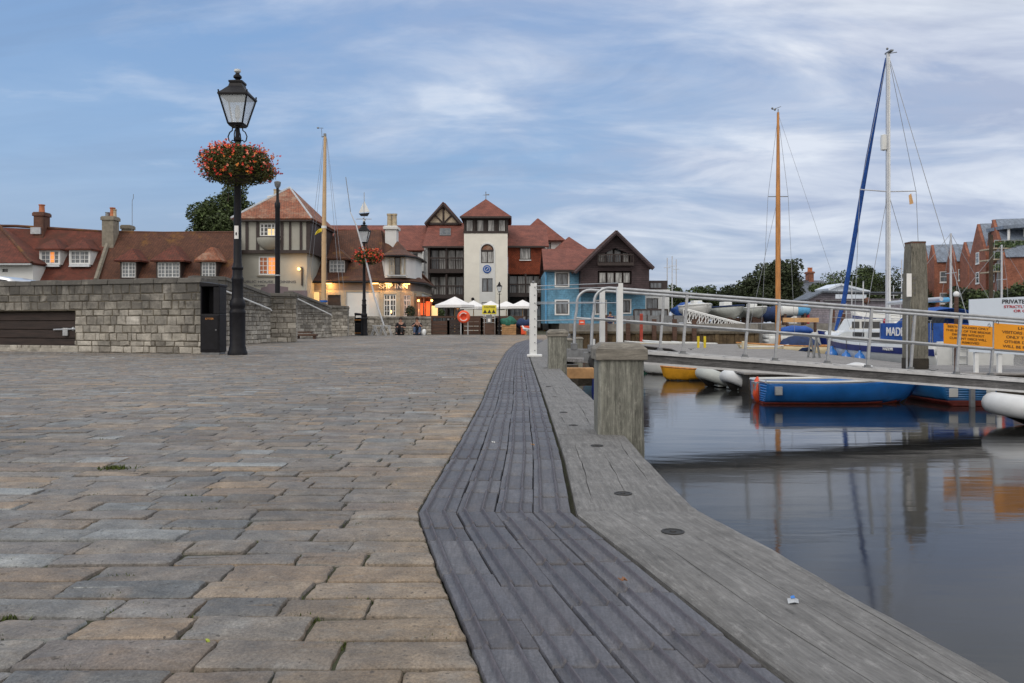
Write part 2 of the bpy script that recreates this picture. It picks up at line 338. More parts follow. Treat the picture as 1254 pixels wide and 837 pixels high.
# ------------------------------------------------------------------ mesh helpers
def org(p):
    v = Vector((0, 0, 0))
    while p is not None:
        v += Vector(p.location); p = p.parent
    return v
class MB:
    def __init__(s): s.v = []; s.f = []
    def add(s, vs, fs):
        o = len(s.v); s.v += [tuple(x) for x in vs]; s.f += [tuple(i+o for i in f) for f in fs]; return s
    def poly(s, vs): return s.add(vs, [tuple(range(len(vs)))])
    def box(s, x0, x1, y0, y1, z0, z1):
        vs = [(x, y, z) for z in (z0, z1) for y in (y0, y1) for x in (x0, x1)]
        return s.add(vs, [(0, 2, 3, 1), (4, 5, 7, 6), (0, 1, 5, 4), (2, 6, 7, 3), (0, 4, 6, 2), (1, 3, 7, 5)])
    def hexa(s, bot, top):      # two quads, same winding (counter clockwise from above)
        return s.add(list(bot)+list(top), [(3, 2, 1, 0), (4, 5, 6, 7), (0, 1, 5, 4), (1, 2, 6, 5), (2, 3, 7, 6), (3, 0, 4, 7)])
    def prism_y(s, pts, y0, y1):   # pts (x,z)
        n = len(pts)
        return s.add([(x, y0, z) for x, z in pts]+[(x, y1, z) for x, z in pts],
                     [tuple(range(n)), tuple(range(2*n-1, n-1, -1))]+[(i, i+n, (i+1) % n+n, (i+1) % n) for i in range(n)])
    def prism_z(s, pts, z0, z1):   # pts (x,y)
        n = len(pts)
        return s.add([(x, y, z0) for x, y in pts]+[(x, y, z1) for x, y in pts],
                     [tuple(range(n-1, -1, -1)), tuple(range(n, 2*n))]+[(i, (i+1) % n, (i+1) % n+n, i+n) for i in range(n)])
    def tube(s, path, r, n=8, cap=True):
        P = [Vector(p) for p in path]; rs = r if isinstance(r, (list, tuple)) else [r]*len(P)
        o = len(s.v); up = None
        for i, p in enumerate(P):
            t = (P[min(i+1, len(P)-1)]-P[max(i-1, 0)]).normalized()
            if up is None:
                up = Vector((0, 0, 1)) if abs(t.z) < .9 else Vector((1, 0, 0))
            a = t.cross(up)
            if a.length < 1e-5: a = t.cross(Vector((0, 1, 0)))
            a.normalize(); b = a.cross(t).normalized(); up = b
            for k in range(n):
                q = 2*PI*k/n; s.v.append(tuple(p+a*math.cos(q)*rs[i]+b*math.sin(q)*rs[i]))
        for i in range(len(P)-1):
            for k in range(n):
                k2 = (k+1) % n
                s.f.append((o+i*n+k, o+i*n+k2, o+(i+1)*n+k2, o+(i+1)*n+k))
        if cap:
            s.f.append(tuple(o+k for k in range(n-1, -1, -1))); s.f.append(tuple(o+(len(P)-1)*n+k for k in range(n)))
        return s
    def lathe(s, prof, n=20, c=(0, 0), sq=False):   # prof (r,z)
        o = len(s.v)
        for r, z in prof:
            for k in range(n):
                q = 2*PI*(k+.5)/n; s.v.append((c[0]+r*math.cos(q), c[1]+r*math.sin(q), z))
        for i in range(len(prof)-1):
            for k in range(n):
                k2 = (k+1) % n; s.f.append((o+i*n+k, o+i*n+k2, o+(i+1)*n+k2, o+(i+1)*n+k))
        s.f.append(tuple(o+k for k in range(n-1, -1, -1))); s.f.append(tuple(o+(len(prof)-1)*n+k for k in range(n)))
        return s
    def ball(s, c, r, n=10, m=6):
        rx, ry, rz = r if isinstance(r, (tuple, list)) else (r, r, r)
        o = len(s.v)
        for i in range(m+1):
            t = PI*i/m; rr = max(math.sin(t), .02)
            for k in range(n):
                q = 2*PI*k/n; s.v.append((c[0]+rx*rr*math.cos(q), c[1]+ry*rr*math.sin(q), c[2]-rz*math.cos(t)))
        for i in range(m):
            for k in range(n):
                k2 = (k+1) % n; s.f.append((o+i*n+k, o+i*n+k2, o+(i+1)*n+k2, o+(i+1)*n+k))
        s.f.append(tuple(o+k for k in range(n-1, -1, -1))); s.f.append(tuple(o+m*n+k for k in range(n)))
        return s
    def torus(s, c, Rr, r, ax='y', n=24, m=10, a0=0, a1=2*PI, k=(1, 1)):
        closed = abs(a1-a0-2*PI) < 1e-6; pts = []
        N = n if closed else n+1
        o = len(s.v)
        for i in range(N):
            a = a0+(a1-a0)*i/n
            for j in range(m):
                b = 2*PI*j/m; rr = Rr+r*math.cos(b); h = r*math.sin(b)
                u, w = rr*math.cos(a)*k[0], rr*math.sin(a)*k[1]
                s.v.append((c[0]+u, c[1]+h, c[2]+w) if ax == 'y' else ((c[0]+u, c[1]+w, c[2]+h) if ax == 'z' else (c[0]+h, c[1]+u, c[2]+w)))
        for i in range(n):
            i2 = (i+1) % N if closed else i+1
            for j in range(m):
                j2 = (j+1) % m; s.f.append((o+i*m+j, o+i2*m+j, o+i2*m+j2, o+i*m+j2))
        return s
    def build(s, name, mat, parent=None, local=False, bevel=0, solid=0, smooth=False, loc=None):
        me = bpy.data.meshes.new(name)
        of = Vector((0, 0, 0)) if (local or parent is None) else org(parent)
        if loc is not None: of = Vector(loc)
        me.from_pydata([(x-of.x, y-of.y, z-of.z) for x, y, z in s.v], [], s.f); me.update()
        if isinstance(mat, str): mat = MT[mat]
        me.materials.append(mat)
        o = bpy.data.objects.new(name, me); COL.objects.link(o)
        if parent is not None: o.parent = parent
        if loc is not None: o.location = loc
        if smooth:
            me.shade_smooth()
            try: me.set_sharp_from_angle(angle=math.radians(40))
            except Exception: pass
        if solid:
            q = o.modifiers.new('thickness', 'SOLIDIFY'); q.thickness = solid; q.offset = 0
        if bevel:
            q = o.modifiers.new('bevel', 'BEVEL'); q.width = bevel; q.segments = 2; q.limit_method = 'ANGLE'
        return o

def tag(o, label, cat, group=None, kind=None):
    if label: o['label'] = label
    if cat: o['category'] = cat
    if group: o['group'] = group
    if kind: o['kind'] = kind
    return o
def thing(name, label, cat, loc=(0, 0, 0), rz=0, group=None):
    o = bpy.data.objects.new(name, None); COL.objects.link(o); o.empty_display_size = .1
    o.location = loc; o.rotation_euler = (0, 0, rz)
    return tag(o, label, cat, group)
def struct(o): o['kind'] = 'structure'; return o
def copy_tree(o, parent=None, loc=None, rz=None, label=None):
    c = o.copy(); COL.objects.link(c); c.parent = parent
    if loc is not None: c.location = loc
    if rz is not None: c.rotation_euler = (0, 0, rz)
    if label: c['label'] = label
    for ch in [x for x in COL.objects if x.parent == o]: copy_tree(ch, c)
    return c

def text(s, x, z, y, w, h, mat, parent, depth=.004, local=False, face=None):
    """mesh lettering in a vertical plane facing -y, centred at x,z, fitted to w x h"""
    cu = bpy.data.curves.new('lettering', 'FONT'); cu.body = s; cu.align_x = 'CENTER'; cu.align_y = 'CENTER'; cu.extrude = .01; cu.offset = .012
    ob = bpy.data.objects.new('tmp', cu); COL.objects.link(ob)
    dg = bpy.context.evaluated_depsgraph_get(); me = bpy.data.meshes.new_from_object(ob.evaluated_get(dg))
    bpy.data.objects.remove(ob); bpy.data.curves.remove(cu)
    xs = [v.co.x for v in me.vertices]; ys = [v.co.y for v in me.vertices]
    kx = w/(max(xs)-min(xs)); ky = h/(max(ys)-min(ys)); mx = (max(xs)+min(xs))/2; my = (max(ys)+min(ys))/2
    of = Vector((0, 0, 0)) if local else org(parent)
    for v in me.vertices:
        X = (v.co.x-mx)*kx; Z = (v.co.y-my)*ky; D = -v.co.z*depth/.01
        if face: P = face(X, Z, D)
        else: P = Vector((x+X, y+D, z+Z))
        v.co = P-of
    me.materials.clear(); me.materials.append(MT[mat]); me.update()
    o = bpy.data.objects.new('lettering', me); COL.objects.link(o); o.parent = parent
    return o

# ------------------------------------------------------------------ building helpers
def wall_holes(mb, x0, x1, z0, z1, y, holes, rev=.14):
    xs = sorted({x0, x1, *[h[0] for h in holes], *[h[1] for h in holes]}); zs = sorted({z0, z1, *[h[2] for h in holes], *[h[3] for h in holes]})
    xs = [a for a in xs if x0 <= a <= x1]; zs = [a for a in zs if z0 <= a <= z1]
    for i in range(len(xs)-1):
        for j in range(len(zs)-1):
            cx = (xs[i]+xs[i+1])/2; cz = (zs[j]+zs[j+1])/2
            if any(h[0] < cx < h[1] and h[2] < cz < h[3] for h in holes): continue
            mb.poly([(xs[i], y, zs[j]), (xs[i+1], y, zs[j]), (xs[i+1], y, zs[j+1]), (xs[i], y, zs[j+1])])
    for a, b, c, d in holes:
        Y = y+rev
        mb.poly([(a, y, c), (a, y, d), (a, Y, d), (a, Y, c)]); mb.poly([(b, y, d), (b, y, c), (b, Y, c), (b, Y, d)])
        mb.poly([(a, y, d), (b, y, d), (b, Y, d), (a, Y, d)]); mb.poly([(b, y, c), (a, y, c), (a, Y, c), (b, Y, c)])
        mb.poly([(a, Y+.1, c), (b, Y+.1, c), (b, Y+.1, d), (a, Y+.1, d)])
def body(mb, x0, x1, z0, z1, y0, y1, holes=()):
    wall_holes(mb, x0, x1, z0, z1, y0, holes)
    mb.poly([(x0, y0, z0), (x0, y0, z1), (x0, y1, z1), (x0, y1, z0)]); mb.poly([(x1, y0, z1), (x1, y0, z0), (x1, y1, z0), (x1, y1, z1)])
    mb.poly([(x1, y1, z0), (x0, y1, z0), (x0, y1, z1), (x1, y1, z1)]); mb.poly([(x0, y0, z1), (x1, y0, z1), (x1, y1, z1), (x0, y1, z1)])
def window(parent, x0, x1, z0, z1, y, cols=2, rows=3, fm='white', pm='g_mid', fw=.06, inset=.05, bar=.028, mull=None, lab=None):
    mb = MB(); Y0 = y+inset; Y1 = Y0+.05
    mb.box(x0, x0+fw, Y0, Y1, z0, z1); mb.box(x1-fw, x1, Y0, Y1, z0, z1)
    mb.box(x0+fw, x1-fw, Y0, Y1, z0, z0+fw); mb.box(x0+fw, x1-fw, Y0, Y1, z1-fw, z1)
    for i in range(1, cols):
        x = x0+(x1-x0)*i/cols; b = fw*.6 if (mull and i in mull) else bar/2
        mb.box(x-b, x+b, Y0+.003, Y1-.004, z0+fw, z1-fw)
    for j in range(1, rows):
        z = z0+(z1-z0)*j/rows; mb.box(x0+fw, x1-fw, Y0+.008, Y1-.008, z-bar/2, z+bar/2)
    w = mb.build('window', fm, parent)
    if lab: w['label'] = lab
    MB().box(x0+fw*.5, x1-fw*.5, Y1-.02, Y1, z0+fw*.5, z1-fw*.5).build('pane', pm, w)
    return w
def chimney(parent, x0, x1, y0, y1, z0, z1, mat, pots, cap=.07):
    mb = MB(); mb.box(x0, x1, y0, y1, z0, z1-.28); mb.box(x0-cap, x1+cap, y0-cap, y1+cap, z1-.28, z1-.06); mb.box(x0-cap*.4, x1+cap*.4, y0-cap*.4, y1+cap*.4, z1-.06, z1)
    c = mb.build('chimney', mat, parent, bevel=.02)
    for (px_, r, h, pm) in pots:
        MB().lathe([(r*1.1, z1), (r, z1+.05), (r*.9, z1+h*.85), (r*1.1, z1+h*.88), (r*1.1, z1+h), (r*.8, z1+h)], 12, (px_, (y0+y1)/2)).build('chimney_pot', pm, c, smooth=True)
    return c
def gable_roof_x(mb, x0, x1, yf, yr, yb, ze, zr, zb=None):
    zb = ze if zb is None else zb
    mb.poly([(x0, yf, ze), (x1, yf, ze), (x1, yr, zr), (x0, yr, zr)]); mb.poly([(x1, yb, zb), (x0, yb, zb), (x0, yr, zr), (x1, yr, zr)])
def hip_roof(mb, x0, x1, y0, y1, ze, ra, rb, zr):
    """eaves rectangle, ridge from ra=(x,y) to rb=(x,y)"""
    a, b = (ra[0], ra[1], zr), (rb[0], rb[1], zr)
    e = [(x0, y0, ze), (x1, y0, ze), (x1, y1, ze), (x0, y1, ze)]
    same = (Vector(a)-Vector(b)).length < .01
    if same:
        for i in range(4): mb.poly([e[i], e[(i+1) % 4], a])
    elif abs(ra[1]-rb[1]) < abs(ra[0]-rb[0]):
        mb.poly([e[0], e[1], b, a]); mb.poly([e[1], e[2], b]); mb.poly([e[2], e[3], a, b]); mb.poly([e[3], e[0], a])
    else:
        mb.poly([e[0], e[1], a]); mb.poly([e[1], e[2], b, a]); mb.poly([e[2], e[3], b]); mb.poly([e[3], e[0], a, b])

# ------------------------------------------------------------------ foliage
def leaves(mb, blobs, n, size, rg, shell=.55, flat=.0):
    tot = sum(b[3]*b[4]*b[5] for b in blobs)
    for b in blobs:
        k = int(n*b[3]*b[4]*b[5]/tot)
        for _ in range(k):
            while True:
                x, y, z = rg.uniform(-1, 1), rg.uniform(-1, 1), rg.uniform(-1, 1); q = x*x+y*y+z*z
                if q < 1 and rg.random() < shell+(1-shell)*q: break
            if rg.random() < .12:
                s_ = rg.uniform(1.0, 1.18); x *= s_; y *= s_; z *= s_
            c = Vector((b[0]+x*b[3], b[1]+y*b[4], b[2]+z*b[5]))
            s = size*rg.uniform(.5, 1.3)
            u = Vector((rg.gauss(0, 1), rg.gauss(0, 1), rg.gauss(0, .6))).normalized()
            w = u.cross(Vector((rg.gauss(0, 1), rg.gauss(0, 1), rg.gauss(0, 1)))).normalized()
            o = len(mb.v)
            mb.v += [tuple(c+u*s), tuple(c+w*s*.5), tuple(c-u*s), tuple(c-w*s*.5)]
            mb.f.append((o, o+1, o+2, o+3))
def tree(name, label, x, y, z0, blobs, n, size, mat='leaf', trunk=.2, group=None, seed=1, th=None):
    rg = random.Random(seed)
    t = thing(name, label, 'tree', (x, y, z0), 0, group)
    bl = []
    for b in blobs:                       # break each lobe up into smaller ones so that gaps show
        for _ in range(7):
            a = rg.uniform(0, 2*PI); e = rg.uniform(-.8, 1); r = rg.uniform(.45, .8)
            k = rg.uniform(.28, .5)
            bl.append((b[0]+math.cos(a)*b[3]*r*math.cos(e), b[1]+math.sin(a)*b[4]*r*math.cos(e), b[2]+b[5]*r*math.sin(e), b[3]*k, b[4]*k, b[5]*k))
        bl.append((b[0], b[1], b[2], b[3]*.7, b[4]*.7, b[5]*.7))
    m = MB(); leaves(m, bl, n, size, rg); m.build('crown', mat, t)
    tr = MB(); top = max(b[2] for b in blobs)
    tr.tube([(x, y, z0-.2), (x+.05, y, z0+(top-z0)*.5), (x, y, top)], [trunk, trunk*.7, trunk*.25], 8)
    for b in bl[::2]: tr.tube([(x, y, z0+(b[2]-z0)*.45), (b[0], b[1], b[2])], [trunk*.4, trunk*.1], 5)
    tr.build('trunk', 'bark', t)
    return t
# ================================================================== camera, light, sky
cd = bpy.data.cameras.new('camera'); cam = bpy.data.objects.new('camera', cd); COL.objects.link(cam)
cam.location = (0, 0, CH); cam.rotation_euler = (PI/2, 0, 0)
cd.sensor_width = 36; cd.lens = 28; cd.shift_y = -(418.5-HY)/1254; cd.clip_end = 6000; cd.clip_start = .05
scene.camera = cam
scene.view_settings.view_transform = 'Standard'; scene.view_settings.look = 'None'; scene.view_settings.exposure = 0.0
SUN_EL = math.radians(22); SUN_AZ = math.radians(60)     # azimuth measured from +Y towards +X
sd = bpy.data.lights.new('sun', 'SUN'); sd.energy = .9; sd.angle = math.radians(25); sd.color = (1, .93, .85)
so = bpy.data.objects.new('sun', sd); COL.objects.link(so)
so.rotation_euler = (math.radians(50), 0, math.radians(-35))
w = bpy.data.worlds.new('World'); scene.world = w; w.use_nodes = True
nt = w.node_tree; bg = nt.nodes['Background']
sky = nd(nt, 'ShaderNodeTexSky', sky_type='NISHITA'); sky.sun_disc = False
sky.sun_elevation = math.radians(14); sky.sun_rotation = math.radians(200); sky.air_density = 1.6; sky.dust_density = .6; sky.ozone_density = 3.5
tc = nd(nt, 'ShaderNodeTexCoord'); sp = nd(nt, 'ShaderNodeSeparateXYZ'); nt.links.new(tc.outputs['Generated'], sp.inputs[0])
def mth(op, a, b=None, c=None):
    n = nd(nt, 'ShaderNodeMath', operation=op)
    for i, v in enumerate((a, b, c)):
        if v is None: continue
        if isinstance(v, (int, float)): n.inputs[i].default_value = v
        else: nt.links.new(v, n.inputs[i])
    return n.outputs[0]
z = mth('MAXIMUM', sp.outputs[2], 0.0)
zz = mth('ADD', z, .16)
cb = nd(nt, 'ShaderNodeCombineXYZ')
nt.links.new(mth('DIVIDE', sp.outputs[0], zz), cb.inputs[0]); nt.links.new(mth('DIVIDE', sp.outputs[1], zz), cb.inputs[1]); cb.inputs[2].default_value = 3.3
def wn(scale, stretch, rot, det, ro, dist=0, off=(0, 0, 0)):
    mp = nd(nt, 'ShaderNodeMapping'); mp.inputs['Scale'].default_value = stretch; mp.inputs['Rotation'].default_value = (0, 0, rot); mp.inputs['Location'].default_value = off
    nt.links.new(cb.outputs[0], mp.inputs[0])
    n = nd(nt, 'ShaderNodeTexNoise'); n.inputs['Scale'].default_value = scale; n.inputs['Detail'].default_value = det; n.inputs['Roughness'].default_value = ro
    n.inputs['Distortion'].default_value = dist
    nt.links.new(mp.outputs[0], n.inputs['Vector']); return n.outputs['Fac']
big = wn(.62, (.9, 1.1, 1), .4, 6, .56, .5)
streak = wn(1.7, (.9, 1.35, 1), .35, 7, .55, .5)
fine = wn(5.0, (.8, 1.6, 1), .3, 6, .65, .6)
base = ramp(nt, z, [(0, (.42, .48, .60)), (.06, (.37, .48, .66)), (.18, (.29, .47, .75)), (.36, (.21, .39, .71)), (.7, (.13, .26, .52)), (1, (.10, .21, .44))])
nish = mixc(nt, 1, sky.outputs[0], (.09, .09, .09), 'MULTIPLY')
base = mixc(nt, .12, base, nish)
# brighter towards the right of the view
right = mth('MULTIPLY_ADD', sp.outputs[0], .46, 0.02)
m1 = mth('ADD', mth('MULTIPLY_ADD', streak, .50, mth('MULTIPLY', big, .76)), right)
m1 = mth('ADD', m1, mth('MULTIPLY_ADD', fine, .22, -.11))
cm = ramp(nt, m1, [(.48, .10), (.66, .50), (.84, .92)])
hz = ramp(nt, z, [(.02, .4), (.12, .85), (.3, 1.0)])
cm = mixc(nt, 1, cm, hz, 'MULTIPLY')
cloudc = mixc(nt, ramp(nt, streak, [(.40, 0.0), (.64, 1.0)]), (.45, .51, .67), (.82, .86, .94))
skyc = mixc(nt, cm, base, cloudc)
# greyer undersides
dk = ramp(nt, wn(1.1, (.4, 1.6, 1), .3, 6, .6, .4, (5, 2, 0)), [(.5, 0.0), (.68, .45)])
dk = mixc(nt, 1, dk, ramp(nt, z, [(.08, 0.0), (.3, 1.0)]), 'MULTIPLY')
skyc = mixc(nt, dk, skyc, (.21, .29, .45))
# unseen sky overhead and behind the viewer, made pale and bright to light the scene
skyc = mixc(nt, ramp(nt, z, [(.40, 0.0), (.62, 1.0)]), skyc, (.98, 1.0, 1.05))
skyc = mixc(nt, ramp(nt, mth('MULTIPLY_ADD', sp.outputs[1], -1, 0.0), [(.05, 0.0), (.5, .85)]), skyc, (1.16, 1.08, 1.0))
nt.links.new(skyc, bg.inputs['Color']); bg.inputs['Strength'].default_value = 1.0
if hasattr(scene, 'cycles'):
    scene.cycles.use_denoising = True

# ================================================================== quay lines (left of strip, right of strip, outer edge) as x at distance y
def lerp_tab(tab):
    def f(d):
        if d <= tab[0][0]:
            (a, b), (c, e) = tab[0], tab[1]
        else:
            for i in range(len(tab)-1):
                (a, b), (c, e) = tab[i], tab[i+1]
                if d <= c: break
        return b+(e-b)*(d-a)/(c-a)
    return f
Lx = lerp_tab([(1.437, -.044), (2.156, -.205), (2.745, -.324), (4.4, -.287), (6.7, -.25), (10.7, -.24), (18.6, -.13), (26, .12), (34, .8)])
Rx = lerp_tab([(1.437, .513), (1.79, .428), (2.73, .218), (3.87, .25), (6.7, .28), (16.3, .35), (21, .55), (26, .85), (34, 1.5)])
Ox = lerp_tab([(1.41, .907), (1.99, .80), (2.38, .735), (2.80, .645), (3.82, .645), (6.7, .70), (9, .68), (15.5, .72), (18, .85), (24, 1.35), (34, 2.3), (49, 3.6)])

# ---- land as one sheet, harbour basin left open
far = 900
edge = [(Ox(d)-.02, d) for d in (-2, 0, 1.41, 2.8, 3.82, 6.7, 9, 15.5, 18, 24, 34, 49)]
g = MB()
for i in range(len(edge)-1):
    g.poly([(-far, edge[i][1], -.030), (edge[i][0], edge[i][1], -.030), (edge[i+1][0], edge[i+1][1], -.030), (-far, edge[i+1][1], -.030)])
g.poly([(-far, -40, -.030), (edge[0][0]+.0, -40, -.030), (edge[0][0], -2, -.030), (-far, -2, -.030)])
g.poly([(-far, 49, -.030), (3.6, 49, -.030), (3.6, 52, -.030), (-far, 52, -.030)])
g.poly([(-far, 52, -.030), (3.6, 52, -.030), (3.6, far, -.030), (-far, far, -.030)])
struct(g.build('ground', 'dirt'))
g = MB(); zs = .62
pts = [(3.6, 50.2), (15.5, 50.2), (18, 62), (34, 63), (70, 60), (far, 60), (far, far), (3.6, far)]
g.prism_z(pts, -2.2, zs); struct(g.build('shore', 'concrete'))
g = MB(); g.poly([(-far, -300, WZ), (far, -300, WZ), (far, far, WZ), (-far, far, WZ)]); struct(g.build('water', 'water'))
# raised roadway behind the stone wall
g = MB(); g.prism_z([(-60, 19.6), (-12.5, 19.6), (-9.2, 24), (-9.2, 28.6), (-9.9, 41), (-60, 41)], -.02, .66); struct(g.build('road', 'concrete'))

sb = MB(); dl = [-1, 0, 1.437, 2.156, 2.745, 4.4, 6.7, 10.7, 18.6, 26, 30]
for a, b in zip(dl, dl[1:]): sb.poly([(-45, a, -.011), (Lx(a)-.003, a, -.011), (Lx(b)-.003, b, -.011), (-45, b, -.011)])
for a, b in ((17, 21), (21, 24), (24, 26), (26, 30)): sb.poly([(Rx(a)+.006, a, -.011), (Ox(a)-.1, a, -.011), (Ox(b)-.1, b, -.011), (Rx(b)+.006, b, -.011)])
sb.poly([(-45, 30, -.011), (Ox(30)-.1, 30, -.011), (Ox(49)-.1, 49, -.011), (-45, 49, -.011)])
struct(sb.build('sand_bed', 'dirt'))
# ---- setts: every stone real
sm = MB()
def stone_near(x0, x1, y0, y1, rg, xe=None):
    z = rg.uniform(-.003, .002); tx = rg.uniform(-.003, .003); ty = rg.uniform(-.0025, .0025)
    j = lambda: rg.uniform(-.005, .005)
    c = [(x0+j(), y0+j()), (x1+j(), y0+j()), (x1+j(), y1+j()), (x0+j(), y1+j())]
    if xe: c[1] = (xe[0], c[1][1]); c[2] = (xe[1], c[2][1])
    mx, my = (x0+x1)/2, (y0+y1)/2
    r = rg.uniform(.005, .014); ring = []
    for i in range(4):
        p = Vector(c[i]); a = (Vector(c[i-1])-p).normalized(); b = (Vector(c[(i+1) % 4])-p).normalized(); L = (Vector(c[(i+1) % 4])-p).length
        ring += [p+a*r, p+(a+b)*r*.33, p+b*r]
        for k in (1, 2, 3):
            q = p+b*(r+(L-2*r)*k/4)
            nrm = Vector((mx, my))-q; ring.append(q+nrm.normalized()*rg.uniform(-.002, .005))
    n = len(ring); o = len(sm.v); C = Vector((mx, my))
    lev = [(0, -.035), (0, -.010), (.0025, -.0035), (.008, -.001), (.02, 0)]
    hts = [rg.uniform(-.0025, .0025) for _ in ring]
    for ins, zz_ in lev:
        for k, p in enumerate(ring):
            d = C-p; q = p+Vector((max(-ins, min(ins, d.x)), max(-ins, min(ins, d.y))))
            h = hts[k] if ins > .01 else hts[k]*.5
            sm.v.append((q.x, q.y, z+zz_+h+tx*(q.x-mx)/.15+ty*(q.y-my)/.06))
    sm.v.append((mx, my, z+rg.uniform(0, .004)))
    for l in range(len(lev)-1):
        for k in range(n):
            k2 = (k+1) % n; sm.f.append((o+l*n+k, o+l*n+k2, o+(l+1)*n+k2, o+(l+1)*n+k))
    t = o+(len(lev)-1)*n
    for k in range(n): sm.f.append((t+k, t+(k+1) % n, o+len(lev)*n))
def stone_far(x0, x1, y0, y1, rg):
    z = rg.uniform(-.004, .003); j = lambda: rg.uniform(-.004, .004); i_ = .012
    sm.hexa([(x0, y0, z-.03), (x1, y0, z-.03), (x1, y1, z-.03), (x0, y1, z-.03)],
            [(x0+j(), y0+j(), z-.01), (x1+j(), y0+j(), z-.01), (x1+j(), y1+j(), z-.01), (x0+j(), y1+j(), z-.01)])
    sm.f.pop(-5)        # open the middle and put the worn top on
    o = len(sm.v)-4
    sm.v += [(x0+i_, y0+i_, z+j()*.4), (x1-i_, y0+i_, z+j()*.4), (x1-i_, y1-i_, z+j()*.4), (x0+i_, y1-i_, z+j()*.4)]
    for k in range(4): sm.f.append((o+k, o+(k+1) % 4, o+4+(k+1) % 4, o+4+k))
    sm.f.append((o+4, o+5, o+6, o+7))
rg = random.Random(3)
def wall_limit(d):      # nothing is laid behind the stone walls
    if d < 18.9: return -30
    if d < 23.4: return -9.8
    return -9.3
d = .62
while d < 44.4:
    h = rg.uniform(.112, .138) if d < 12 else (rg.uniform(.12, .15) if d < 22 else rg.uniform(.17, .22))
    y0, y1 = d, d+h; gap = rg.uniform(.002, .0045)
    xr = Lx(d+h/2)-.008 if d < 30 else Rx(d)+.2
    # beyond the end of the ribbed strip the setts run on to the kerb
    segs = [(max(-(.66*d+2.0), wall_limit(d)), xr)]
    if d >= 30: segs = [(max(-(.66*d+2.0), wall_limit(d)), Ox(d)-.45)]
    if d >= 17 and d < 30: segs.append((Rx(d+h/2)+.012, Ox(d)-.40))
    sk = rg.uniform(-.004, .004)
    for a, b in segs:
        x = b
        while x > a:
            L = rg.uniform(.15, .235) if rg.random() < .42 else rg.uniform(.24, .36)
            if d > 22: L *= 1.35
            if x-L < a+.08: L = x-a
            if L < .05: break
            x0 = x-L
            if d < 7: stone_near(x0+gap/2, x-gap/2, y0+gap/2+rg.uniform(0, .003), y1-gap/2, rg, (Lx(y0)-.004, Lx(y1)-.004) if x == b else None)
            else: stone_far(x0+gap/2, x-gap/2, y0+gap/2, y1-gap/2, rg)
            x = x0
    d = y1
struct(sm.build('paving', 'sett', smooth=True))
# moss tufts in the joints
mo = MB()
for _ in range(420):
    d = rg.uniform(1.5, 9); x = rg.uniform(-.66*d, Lx(d)-.05)
    if rg.random() < .55: continue
    for _ in range(rg.randint(6, 26)):
        px_, py_ = x+rg.gauss(0, .018), d+rg.gauss(0, .006); hh = rg.uniform(.002, .009); a = rg.uniform(0, 6.28); q = rg.uniform(.002, .005)
        o = len(mo.v); mo.v += [(px_-q*math.cos(a), py_-q*math.sin(a), -.012), (px_+q*math.cos(a), py_+q*math.sin(a), -.012), (px_+rg.gauss(0, .004), py_+rg.gauss(0, .004), -.004+hh)]; mo.f.append((o, o+1, o+2))
for cx_, cy_, n_ in ((-1.77, 3.55, 260), (-2.37, 2.95, 60), (-.92, 2.05, 0)):
    for _ in range(n_):
        px_, py_ = cx_+rg.gauss(0, .03), cy_+rg.gauss(0, .012); hh = rg.uniform(.006, .022); a = rg.uniform(0, 6.28); q = rg.uniform(.002, .006)
        o = len(mo.v); mo.v += [(px_-q*math.cos(a), py_-q*math.sin(a), -.006), (px_+q*math.cos(a), py_+q*math.sin(a), -.006), (px_+rg.gauss(0, .008), py_+rg.gauss(0, .006), hh)]; mo.f.append((o, o+1, o+2))
tag(mo.build('moss', 'moss'), 'green moss growing in the joints between the setts', 'moss', kind='stuff')

# ---- ribbed tile strip, four tiles wide
tm = MB()
prof = [(0.0, -.018), (.010, -.003), (.025, 0), (.135, 0), (.150, .0015), (.175, .0090), (.20, .0120), (.225, .0115), (.25, .0070), (.275, .0015), (.29, 0), (.60, 0), (.615, .0015), (.64, .0090), (.665, .0120), (.69, .0115), (.715, .0070), (.74, .0015), (.755, 0), (.975, 0), (.990, -.003), (1.0, -.018)]
rg = random.Random(11)
for c in range(4):
    d = .55+rg.uniform(0, .2)
    while d < 32:
        L = .245 if d < 12 else .5
        L *= rg.choice((.62, .95, 1.0, 1.05, 1.3))
        y0, y1 = d, d+L
        if y0 < 2.70 and y1 > 2.66: y1 = 2.745
        dz = rg.uniform(-.002, .002); dx = rg.uniform(-.003, .003); tl = rg.uniform(-.003, .003)
        o = len(tm.v); ys = [y0+.0006, y0+.0022, y0+.006, (y0*2+y1)/3, (y0+2*y1)/3, y1-.006, y1-.0022, y1-.0006]
        zd = [-.016, -.004, 0, 0, 0, 0, -.004, -.016]
        for yy, zq in zip(ys, zd):
            l, r = Lx(yy), Rx(yy)-.012
            for u, zp in prof:
                uu = (c+.003+u*.994)/4
                t_ = (yy-y0)/(y1-y0)
                tm.v.append((l+(r-l)*uu+dx, yy, zp+zq+dz-.002+tl*(t_-.5)))
        n = len(prof)
        for i in range(len(ys)-1):
            for k in range(n-1): tm.f.append((o+i*n+k, o+i*n+k+1, o+(i+1)*n+k+1, o+(i+1)*n+k))
        d = y1
tm2 = tm.build('pavement', 'tile', smooth=True); struct(tm2)

